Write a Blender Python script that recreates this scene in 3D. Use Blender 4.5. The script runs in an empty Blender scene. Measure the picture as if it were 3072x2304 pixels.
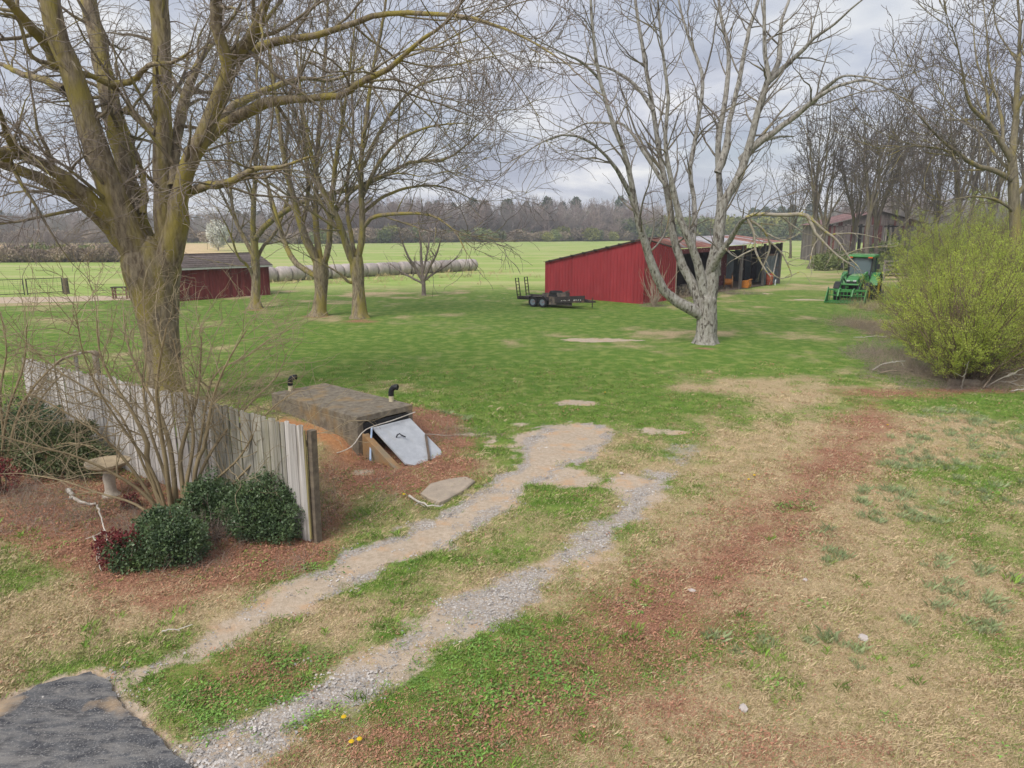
import bpy, math, random
import numpy as np
from mathutils import Vector, Matrix

sc = bpy.context.scene
col = sc.collection
rng = np.random.default_rng(7)
random.seed(7)
PI = math.pi

# ------------------------------------------------------------------ camera
CAM_H = 4.4
PITCH = math.radians(12.2)
FPX = 2133.0                       # focal length in pixels of a 3072 px wide frame
cam_d = bpy.data.cameras.new('camera')
cam = bpy.data.objects.new('camera', cam_d)
col.objects.link(cam)
cam.location = (0, 0, CAM_H)
cam.rotation_euler = (PI / 2 - PITCH, 0, 0)
cam_d.sensor_width = 36.0
cam_d.lens = 36.0 * FPX / 3072.0
cam_d.clip_start = 0.1
cam_d.clip_end = 6000
sc.camera = cam

# ------------------------------------------------------------------ sky, sun, exposure
SUN_EL, SUN_AZ = math.radians(48), math.radians(215)   # azimuth clockwise from +Y
world = bpy.data.worlds.new('World')
sc.world = world
world.use_nodes = True


def make_world():
    nt = world.node_tree
    N, L = nt.nodes, nt.links
    N.clear()
    out = N.new('ShaderNodeOutputWorld')
    bg = N.new('ShaderNodeBackground')
    sky = N.new('ShaderNodeTexSky')
    sky.sky_type = 'NISHITA'
    sky.sun_disc = False
    sky.sun_elevation = SUN_EL
    sky.sun_rotation = SUN_AZ
    sky.air_density = 1.0
    sky.dust_density = 1.5
    mul = N.new('ShaderNodeVectorMath'); mul.operation = 'SCALE'
    mul.inputs['Scale'].default_value = 0.75
    L.new(sky.outputs[0], mul.inputs[0])
    tc = N.new('ShaderNodeTexCoord')
    sep = N.new('ShaderNodeSeparateXYZ')
    L.new(tc.outputs['Generated'], sep.inputs[0])
    zz = N.new('ShaderNodeMath'); zz.operation = 'ABSOLUTE'
    L.new(sep.outputs['Z'], zz.inputs[0])
    za = N.new('ShaderNodeMath'); za.operation = 'ADD'; za.inputs[1].default_value = 0.22
    L.new(zz.outputs[0], za.inputs[0])
    dx = N.new('ShaderNodeMath'); dx.operation = 'DIVIDE'
    dy = N.new('ShaderNodeMath'); dy.operation = 'DIVIDE'
    L.new(sep.outputs['X'], dx.inputs[0]); L.new(za.outputs[0], dx.inputs[1])
    L.new(sep.outputs['Y'], dy.inputs[0]); L.new(za.outputs[0], dy.inputs[1])
    cmb = N.new('ShaderNodeCombineXYZ')
    L.new(dx.outputs[0], cmb.inputs['X']); L.new(dy.outputs[0], cmb.inputs['Y'])
    n1 = N.new('ShaderNodeTexNoise'); n1.inputs['Scale'].default_value = 1.7
    n1.inputs['Detail'].default_value = 5; n1.inputs['Roughness'].default_value = 0.55
    n1.inputs['Distortion'].default_value = 0.4
    L.new(cmb.outputs[0], n1.inputs['Vector'])
    # grey to white cloud tone
    r1 = N.new('ShaderNodeValToRGB')
    r1.color_ramp.elements[0].position = 0.34; r1.color_ramp.elements[0].color = (3.45, 3.7, 4.5, 1)
    r1.color_ramp.elements[1].position = 0.66; r1.color_ramp.elements[1].color = (7.8, 7.7, 7.6, 1)
    e = r1.color_ramp.elements.new(0.50); e.color = (4.9, 5.1, 5.8, 1)
    L.new(n1.outputs['Fac'], r1.inputs[0])
    n2 = N.new('ShaderNodeTexNoise'); n2.inputs['Scale'].default_value = 0.9
    n2.inputs['Detail'].default_value = 3
    off = N.new('ShaderNodeVectorMath'); off.operation = 'ADD'; off.inputs[1].default_value = (3.7, 1.1, 0)
    L.new(cmb.outputs[0], off.inputs[0]); L.new(off.outputs[0], n2.inputs['Vector'])
    r2 = N.new('ShaderNodeValToRGB')
    r2.color_ramp.elements[0].position = 0.36; r2.color_ramp.elements[0].color = (0.62, 0.62, 0.62, 1)
    r2.color_ramp.elements[1].position = 0.58; r2.color_ramp.elements[1].color = (1, 1, 1, 1)
    L.new(n2.outputs['Fac'], r2.inputs[0])
    mix = N.new('ShaderNodeMix'); mix.data_type = 'RGBA'
    L.new(r2.outputs[0], mix.inputs['Factor'])
    L.new(mul.outputs[0], mix.inputs['A'])
    L.new(r1.outputs[0], mix.inputs['B'])
    L.new(mix.outputs['Result'], bg.inputs['Color'])
    bg.inputs['Strength'].default_value = 0.1
    L.new(bg.outputs[0], out.inputs[0])


make_world()
sun_d = bpy.data.lights.new('sun', 'SUN')
sun_d.energy = 2.3
sun_d.angle = math.radians(30)
sun_d.color = (1.0, 0.95, 0.88)
sun = bpy.data.objects.new('sun', sun_d)
col.objects.link(sun)
sd = Vector((math.sin(SUN_AZ) * math.cos(SUN_EL), math.cos(SUN_AZ) * math.cos(SUN_EL), math.sin(SUN_EL)))
sun.rotation_euler = sd.to_track_quat('Z', 'Y').to_euler()
sun.location = (0, 0, 60)
sc.view_settings.view_transform = 'Standard'
sc.view_settings.look = 'None'
sc.view_settings.exposure = 0.42
sc.view_settings.gamma = 1.0
sc.cycles.max_bounces = 4
sc.cycles.use_adaptive_sampling = True
sc.cycles.adaptive_threshold = 0.02
sc.cycles.diffuse_bounces = 2
sc.cycles.glossy_bounces = 2
sc.cycles.transmission_bounces = 3
sc.cycles.transparent_max_bounces = 6
sc.render.use_persistent_data = False

# ------------------------------------------------------------------ geometry of the view
CP, SP = math.cos(PITCH), math.sin(PITCH)


def ray(px, py):
    u = (px - 1536) / FPX
    v = (1152 - py) / FPX
    return np.array([u, CP + v * SP, -SP + v * CP])


def G(px, py, z=0.0):
    """ground point seen at a pixel of the survey photograph"""
    d = ray(px, py)
    t = (z - CAM_H) / d[2]
    return np.array([d[0] * t, d[1] * t, z])


def P(px, py, Y):
    """point seen at a pixel, Y metres in front of the camera"""
    d = ray(px, py)
    t = Y / d[1]
    return np.array([d[0] * t, Y, CAM_H + d[2] * t])


def pxm(px, py, Y):
    """metres per pixel there"""
    d = ray(px, py)
    return (Y / d[1]) / FPX


def pix(p):
    x, y, z = p[0], p[1], p[2] - CAM_H
    f = y * CP - z * SP
    return 1536 + FPX * x / f, 1152 - FPX * (y * SP + z * CP) / f


# ------------------------------------------------------------------ value noise
def _hash(ix, iy, seed):
    h = (ix * 374761393 + iy * 668265263 + seed * 1442695041) & 0x7fffffff
    h = ((h ^ (h >> 13)) * 1274126177) & 0x7fffffff
    return ((h ^ (h >> 16)) & 0xffff) / 65535.0


def vn(x, y, seed=0):
    x = np.asarray(x, float); y = np.asarray(y, float)
    ix = np.floor(x).astype(np.int64); iy = np.floor(y).astype(np.int64)
    fx = x - ix; fy = y - iy
    fx = fx * fx * (3 - 2 * fx); fy = fy * fy * (3 - 2 * fy)
    a = _hash(ix, iy, seed); b = _hash(ix + 1, iy, seed)
    c = _hash(ix, iy + 1, seed); d = _hash(ix + 1, iy + 1, seed)
    return (a * (1 - fx) + b * fx) * (1 - fy) + (c * (1 - fx) + d * fx) * fy


def fbm(x, y, seed=0, o=4):
    s = 0; a = 0.5; t = 0
    for i in range(o):
        s = s + a * vn(x * 2 ** i, y * 2 ** i, seed + 17 * i); t += a; a *= 0.5
    return s / t


def sstep(a, b, x):
    t = np.clip((x - a) / (b - a), 0, 1)
    return t * t * (3 - 2 * t)


SHELTER_C = np.array([-3.75, 15.2])


def hgt(x, y):
    x = np.asarray(x, float); y = np.asarray(y, float)
    z = (fbm(x * 0.35, y * 0.35, 3, 3) - 0.5) * 0.10 * sstep(90, 30, y)
    dx, dy = x - SHELTER_C[0], y - SHELTER_C[1]
    u, v = dx * .753 - dy * .658, dx * .658 + dy * .753        # u towards the door, v across
    z = z + 0.46 * np.exp(-((u + .5) / 2.6) ** 4 - (v / 2.1) ** 4) * sstep(2.1, 1.25, u)
    z = z + sstep(120, 330, y) * 0.6 * (fbm(x * 0.01, y * 0.01, 9, 2) - 0.4)
    return z


def hz(p):
    return float(hgt(p[0], p[1]))


# ------------------------------------------------------------------ materials
MATS = {}


def sock(bsdf, name, v):
    if name in bsdf.inputs:
        bsdf.inputs[name].default_value = v


def mat(name, c, c2=None, scale=6.0, rough=0.85, metal=0.0, detail=6, bump=0.0, bscale=None, vary=0.0,
        stretch=(1, 1, 1), lo=0.35, hi=0.65, spec=0.3, c3=None, scale3=2.0, lo3=0.55, hi3=0.7, sub=0.0, distort=0.0):
    """procedural material: two noise-mixed colours, an optional third in patches, per-object variation and relief"""
    m = bpy.data.materials.new(name)
    m.use_nodes = True
    nt = m.node_tree
    N, L = nt.nodes, nt.links
    b = N['Principled BSDF']
    b.inputs['Roughness'].default_value = rough
    b.inputs['Metallic'].default_value = metal
    sock(b, 'Specular IOR Level', spec)
    tc = N.new('ShaderNodeTexCoord')
    mp = N.new('ShaderNodeMapping'); mp.inputs['Scale'].default_value = stretch
    L.new(tc.outputs['Object'], mp.inputs['Vector'])
    oi = N.new('ShaderNodeObjectInfo')
    va = N.new('ShaderNodeVectorMath'); va.operation = 'ADD'
    rs = N.new('ShaderNodeMath'); rs.operation = 'MULTIPLY'; rs.inputs[1].default_value = 37.0 if vary else 0.0
    L.new(oi.outputs['Random'], rs.inputs[0])
    L.new(mp.outputs[0], va.inputs[0]); L.new(rs.outputs[0], va.inputs[1])
    no = N.new('ShaderNodeTexNoise')
    no.inputs['Scale'].default_value = scale; no.inputs['Detail'].default_value = detail
    no.inputs['Roughness'].default_value = 0.62; no.inputs['Distortion'].default_value = distort
    L.new(va.outputs[0], no.inputs['Vector'])
    c2 = c2 or tuple(x * 0.72 for x in c)
    mr = N.new('ShaderNodeMapRange'); mr.inputs['From Min'].default_value = lo; mr.inputs['From Max'].default_value = hi
    L.new(no.outputs['Fac'], mr.inputs['Value'])
    mx = N.new('ShaderNodeMix'); mx.data_type = 'RGBA'
    mx.inputs['A'].default_value = (*c2, 1); mx.inputs['B'].default_value = (*c, 1)
    L.new(mr.outputs['Result'], mx.inputs['Factor'])
    outc = mx.outputs['Result']
    if c3:
        n3 = N.new('ShaderNodeTexNoise'); n3.inputs['Scale'].default_value = scale3; n3.inputs['Detail'].default_value = 5
        L.new(va.outputs[0], n3.inputs['Vector'])
        m3 = N.new('ShaderNodeMapRange'); m3.inputs['From Min'].default_value = lo3; m3.inputs['From Max'].default_value = hi3
        L.new(n3.outputs['Fac'], m3.inputs['Value'])
        x3 = N.new('ShaderNodeMix'); x3.data_type = 'RGBA'
        L.new(m3.outputs['Result'], x3.inputs['Factor'])
        L.new(outc, x3.inputs['A']); x3.inputs['B'].default_value = (*c3, 1)
        outc = x3.outputs['Result']
    if vary:
        hs = N.new('ShaderNodeHueSaturation')
        v = N.new('ShaderNodeMapRange')
        v.inputs['To Min'].default_value = 1 - vary; v.inputs['To Max'].default_value = 1 + vary
        L.new(oi.outputs['Random'], v.inputs['Value'])
        L.new(v.outputs['Result'], hs.inputs['Value'])
        L.new(outc, hs.inputs['Color'])
        outc = hs.outputs['Color']
    L.new(outc, b.inputs['Base Color'])
    if bump:
        nb = N.new('ShaderNodeTexNoise'); nb.inputs['Scale'].default_value = bscale or scale * 3
        nb.inputs['Detail'].default_value = 5
        L.new(va.outputs[0], nb.inputs['Vector'])
        bp = N.new('ShaderNodeBump'); bp.inputs['Strength'].default_value = 0.7
        bp.inputs['Distance'].default_value = bump
        L.new(nb.outputs['Fac'], bp.inputs['Height'])
        L.new(bp.outputs[0], b.inputs['Normal'])
    if sub:                                            # light passing through thin leaves
        tr = N.new('ShaderNodeBsdfTranslucent')
        L.new(outc, tr.inputs['Color'])
        ms = N.new('ShaderNodeMixShader'); ms.inputs[0].default_value = sub
        o = N['Material Output']
        L.new(b.outputs[0], ms.inputs[1]); L.new(tr.outputs[0], ms.inputs[2]); L.new(ms.outputs[0], o.inputs[0])
    MATS[name] = m
    return m


# ------------------------------------------------------------------ mesh helpers
def mesh_np(name, V, quads=None, tris=None, smooth=False, ngons=None):
    me = bpy.data.meshes.new(name)
    V = np.asarray(V, np.float32).reshape(-1, 3)
    loops = []; tot = []
    if quads is not None and len(quads):
        q = np.asarray(quads, np.int32).reshape(-1, 4); loops.append(q.ravel()); tot.append(np.full(len(q), 4, np.int32))
    if tris is not None and len(tris):
        t = np.asarray(tris, np.int32).reshape(-1, 3); loops.append(t.ravel()); tot.append(np.full(len(t), 3, np.int32))
    loops = np.concatenate(loops); tot = np.concatenate(tot)
    start = np.concatenate([[0], np.cumsum(tot)[:-1]]).astype(np.int32)
    me.vertices.add(len(V)); me.vertices.foreach_set('co', V.ravel())
    me.loops.add(len(loops)); me.loops.foreach_set('vertex_index', loops)
    me.polygons.add(len(tot)); me.polygons.foreach_set('loop_start', start); me.polygons.foreach_set('loop_total', tot)
    if smooth:
        me.polygons.foreach_set('use_smooth', np.ones(len(tot), bool))
    me.update(calc_edges=True)
    return me


def link(name, me, m, parent=None, loc=None, rot=None):
    o = bpy.data.objects.new(name, me)
    col.objects.link(o)
    if m is not None and me is not None and not me.materials:
        me.materials.append(m)
    if parent is not None:
        o.parent = parent
    if loc is not None:
        o.location = loc
    if rot is not None:
        o.rotation_euler = rot
    return o


def tag(o, label=None, cat=None, group=None, kind=None):
    if label: o['label'] = label
    if cat: o['category'] = cat
    if group: o['group'] = group
    if kind: o['kind'] = kind
    return o


def empty(name, loc, rz=0.0, label=None, cat=None, group=None):
    o = bpy.data.objects.new(name, None)
    col.objects.link(o)
    o.location = [float(v) for v in loc]; o.rotation_euler = (0, 0, rz)
    o.empty_display_size = 0.2
    return tag(o, label, cat, group)


def copy_tree(o, parent=None):
    c = o.copy(); col.objects.link(c); c.parent = parent
    for ch in list(o.children):
        copy_tree(ch, c)
    return c


class MB:
    """collects solid shapes; build() links them as one mesh object"""
    def __init__(s):
        s.V = []; s.F = []

    def add(s, V, F):
        b = len(s.V)
        s.V += [tuple(map(float, v)) for v in V]
        s.F += [tuple(i + b for i in f) for f in F]
        return s

    def box(s, c, size, R=None):
        hx, hy, hz_ = size[0] / 2, size[1] / 2, size[2] / 2
        vs = []
        for z in (-hz_, hz_):
            for x, y in ((-hx, -hy), (hx, -hy), (hx, hy), (-hx, hy)):
                v = Vector((x, y, z))
                if R is not None: v = R @ v
                vs.append((v.x + c[0], v.y + c[1], v.z + c[2]))
        return s.add(vs, [(3, 2, 1, 0), (4, 5, 6, 7), (0, 1, 5, 4), (1, 2, 6, 5), (2, 3, 7, 6), (3, 0, 4, 7)])

    def bar(s, a, b, w, h, up=(0, 0, 1)):
        a = Vector(a); b = Vector(b); d = (b - a); L = d.length; d.normalize()
        u = Vector(up)
        if abs(d.dot(u)) > 0.98: u = Vector((1, 0, 0))
        x = d.cross(u).normalized(); y = x.cross(d).normalized()
        R = Matrix((x, d, y)).transposed()
        return s.box((a + b) / 2, (w, L, h), R)

    def cyl(s, a, b, r0, r1=None, n=12, cap=True):
        r1 = r0 if r1 is None else r1
        a = Vector(a); b = Vector(b); d = (b - a).normalized()
        u = Vector((0, 0, 1)) if abs(d.z) < 0.9 else Vector((1, 0, 0))
        x = d.cross(u).normalized(); y = d.cross(x)
        V = []
        for p, r in ((a, r0), (b, r1)):
            for i in range(n):
                t = 2 * PI * i / n
                V.append(p + x * (r * math.cos(t)) + y * (r * math.sin(t)))
        F = [(i, (i + 1) % n, n + (i + 1) % n, n + i) for i in range(n)]
        if cap: F += [tuple(range(n - 1, -1, -1)), tuple(range(n, 2 * n))]
        return s.add(V, F)

    def tube(s, pts, r, n=8):
        pts = [Vector(p) for p in pts]
        rs = r if isinstance(r, (list, tuple)) else [r] * len(pts)
        V = []; m = len(pts)
        t0 = (pts[1] - pts[0]).normalized()
        u = Vector((0, 0, 1)) if abs(t0.z) < 0.9 else Vector((1, 0, 0))
        x = t0.cross(u).normalized()
        for i, p in enumerate(pts):
            t = (pts[min(i + 1, m - 1)] - pts[max(i - 1, 0)]).normalized()
            x = (x - t * x.dot(t)).normalized(); y = t.cross(x)
            for k in range(n):
                a = 2 * PI * k / n
                V.append(p + (x * math.cos(a) + y * math.sin(a)) * rs[i])
        F = [(i * n + k, i * n + (k + 1) % n, (i + 1) * n + (k + 1) % n, (i + 1) * n + k) for i in range(m - 1) for k in range(n)]
        F += [tuple(range(n - 1, -1, -1)), tuple(range((m - 1) * n, m * n))]
        return s.add(V, F)

    def prism(s, poly, axis, a, b):
        """extrude a 2-D polygon along an axis: 'x' -> (y,z), 'y' -> (x,z), 'z' -> (x,y)"""
        n = len(poly); V = []
        for t in (a, b):
            for p in poly:
                V.append({'x': (t, p[0], p[1]), 'y': (p[0], t, p[1]), 'z': (p[0], p[1], t)}[axis])
        F = [(i, (i + 1) % n, n + (i + 1) % n, n + i) for i in range(n)] + [tuple(range(n - 1, -1, -1)), tuple(range(n, 2 * n))]
        return s.add(V, F)

    def lathe(s, prof, c=(0, 0, 0), n=20, axis='z', wob=0.0, cap=True):
        V = []
        for (r, h) in prof:
            for i in range(n):
                t = 2 * PI * i / n
                rr = r * (1 + wob * math.sin(3 * t + h * 9))
                a, b = rr * math.cos(t), rr * math.sin(t)
                p = {'z': (a, b, h), 'x': (h, a, b), 'y': (b, h, a)}[axis]
                V.append((p[0] + c[0], p[1] + c[1], p[2] + c[2]))
        m = len(prof)
        F = [(j * n + i, j * n + (i + 1) % n, (j + 1) * n + (i + 1) % n, (j + 1) * n + i) for j in range(m - 1) for i in range(n)]
        if cap: F += [tuple(range(n - 1, -1, -1)), tuple(range((m - 1) * n, m * n))]
        return s.add(V, F)

    def mesh(s, name, smooth=False, bevel=0.0):
        me = bpy.data.meshes.new(name)
        me.from_pydata(s.V, [], s.F)
        me.update()
        import bmesh
        bm = bmesh.new(); bm.from_mesh(me)
        bmesh.ops.recalc_face_normals(bm, faces=bm.faces)
        if bevel:
            es = [e for e in bm.edges if len(e.link_faces) == 2 and e.calc_face_angle(0) > 0.6]
            bmesh.ops.bevel(bm, geom=es, offset=bevel, segments=1, affect='EDGES', clamp_overlap=True)
        bm.to_mesh(me); bm.free()
        if smooth:
            me.polygons.foreach_set('use_smooth', np.ones(len(me.polygons), bool))
            try: me.set_sharp_from_angle(angle=math.radians(40))
            except Exception: pass
        return me

    def build(s, name, m, parent=None, smooth=False, bevel=0.0, loc=None, rot=None):
        return link(name, s.mesh(name, smooth, bevel), m, parent, loc, rot)


def place_on(o, p):
    o.location = (float(p[0]), float(p[1]), hz(p))
    return o


# ------------------------------------------------------------------ instancing of uncountable small things
def scatter(name, pts, rot, scl, protos, pick, label, cat):
    """one object: many small pieces of several kinds, set on points"""
    pts = np.asarray(pts, np.float32)
    me = bpy.data.meshes.new(name)
    me.vertices.add(len(pts)); me.vertices.foreach_set('co', pts.ravel())
    a = me.attributes.new('rot', 'FLOAT_VECTOR', 'POINT'); a.data.foreach_set('vector', np.asarray(rot, np.float32).ravel())
    a = me.attributes.new('scl', 'FLOAT', 'POINT'); a.data.foreach_set('value', np.asarray(scl, np.float32))
    a = me.attributes.new('pick', 'INT', 'POINT'); a.data.foreach_set('value', np.asarray(pick, np.int32))
    o = bpy.data.objects.new(name, me); col.objects.link(o)
    ng = bpy.data.node_groups.new(name + '_nodes', 'GeometryNodeTree')
    ng.interface.new_socket('Geometry', in_out='INPUT', socket_type='NodeSocketGeometry')
    ng.interface.new_socket('Geometry', in_out='OUTPUT', socket_type='NodeSocketGeometry')
    N, L = ng.nodes, ng.links
    gi = N.new('NodeGroupInput'); go = N.new('NodeGroupOutput')
    jn = N.new('GeometryNodeJoinGeometry')

    def attr(n, t):
        q = N.new('GeometryNodeInputNamedAttribute'); q.data_type = t; q.inputs['Name'].default_value = n
        return q.outputs[0]
    ar, as_, ap = attr('rot', 'FLOAT_VECTOR'), attr('scl', 'FLOAT'), attr('pick', 'INT')
    for k, pr in enumerate(protos):
        io = N.new('GeometryNodeInstanceOnPoints')
        ob = N.new('GeometryNodeObjectInfo'); ob.inputs['Object'].default_value = pr
        ob.inputs['As Instance'].default_value = True
        cp = N.new('FunctionNodeCompare'); cp.data_type = 'INT'; cp.operation = 'EQUAL'
        L.new(ap, cp.inputs[2]); cp.inputs[3].default_value = k
        L.new(gi.outputs[0], io.inputs['Points']); L.new(ob.outputs['Geometry'], io.inputs['Instance'])
        L.new(cp.outputs[0], io.inputs['Selection'])
        L.new(ar, io.inputs['Rotation']); L.new(as_, io.inputs['Scale'])
        L.new(io.outputs[0], jn.inputs[0])
    L.new(jn.outputs[0], go.inputs[0])
    md = o.modifiers.new('scatter', 'NODES'); md.node_group = ng
    return tag(o, label, cat, None, 'stuff')


def proto(name, me, m):
    me.materials.append(m)
    return bpy.data.objects.new(name, me)              # never linked: only its copies appear
# ================================================================== THE GROUND
def g2(pts):
    return np.array([G(*p)[:2] for p in pts])


LEFT_RUT = g2([(330, 2075), (480, 1985), (620, 1925), (760, 1850), (900, 1770), (1020, 1715), (1150, 1665), (1290, 1600), (1430, 1525), (1530, 1465), (1610, 1410), (1680, 1350), (1730, 1290)])
LEFT_W = [.28, .20, .22, .30, .40, .42, .43, .40, .34, .32, .40, .75, .8]
RIGHT_RUT = g2([(560, 2300), (700, 2210), (860, 2140), (1020, 2070), (1170, 1985), (1280, 1900), (1400, 1830), (1530, 1770), (1680, 1690), (1790, 1610), (1880, 1540), (1950, 1470), (1990, 1420)])
RIGHT_W = [.40, .38, .36, .34, .34, .42, .42, .34, .30, .30, .32, .32, .24]


def d_poly(x, y, pl, w=None):
    """signed distance to a polyline minus its local half width"""
    best = np.full(np.shape(x), 1e9)
    for i in range(len(pl) - 1):
        a, b = pl[i], pl[i + 1]
        ab = b - a
        t = np.clip(((x - a[0]) * ab[0] + (y - a[1]) * ab[1]) / (ab @ ab), 0, 1)
        d = np.hypot(x - a[0] - t * ab[0], y - a[1] - t * ab[1])
        if w is not None: d = d - (w[i] * (1 - t) + w[i + 1] * t)
        best = np.minimum(best, d)
    return best


def blob(x, y, px, py, rx, ry, rot=0.0):
    c = G(px, py)
    dx, dy = x - c[0], y - c[1]
    cr, sr = math.cos(rot), math.sin(rot)
    u, v = dx * cr + dy * sr, -dx * sr + dy * cr
    return np.exp(-((u / rx) ** 2 + (v / ry) ** 2))


def in_poly(x, y, pl):
    c = np.zeros(np.shape(x), bool)
    n = len(pl)
    for i in range(n):
        a, b = pl[i], pl[(i + 1) % n]
        if abs(a[1] - b[1]) < 1e-9: continue
        cond = ((a[1] > y) != (b[1] > y)) & (x < (b[0] - a[0]) * (y - a[1]) / (b[1] - a[1]) + a[0])
        c ^= cond
    return c


def soft_poly(x, y, pl, w):
    d = d_poly(x, y, np.vstack([pl, pl[:1]]))
    s = np.where(in_poly(x, y, pl), d, -d)
    return sstep(-w, w, s)


BED = g2([(-300, 1400), (-300, 1560), (60, 1640), (210, 1740), (330, 1830), (480, 1850), (680, 1790), (880, 1740), (1010, 1680), (1040, 1570), (1060, 1500), (1120, 1470), (1240, 1500), (1330, 1440), (1430, 1340), (1380, 1255), (1240, 1240), (1000, 1330), (945, 1400), (930, 1600), (560, 1470), (100, 1310), (-300, 1180)])
BAND = g2([(2620, 1190), (2450, 1330), (2340, 1430), (2150, 1560), (1980, 1680), (1800, 1800), (1600, 1980), (1560, 2140), (1800, 2160), (2020, 1990), (2160, 1860), (2330, 1710), (2480, 1560), (2600, 1420), (2700, 1290)])
LANE_FAR = np.array([[-80, 42.0], [-46, 43.2], [-34, 45.5], [-26, 47.5], [-19, 50.0]])
ASPHALT = g2([(-500, 2420), (-200, 2150), (0, 2110), (110, 2062), (250, 2018), (275, 2012), (318, 2035), (330, 2075), (365, 2110), (420, 2150), (460, 2195), (530, 2260), (575, 2310), (620, 2420)])


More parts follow.
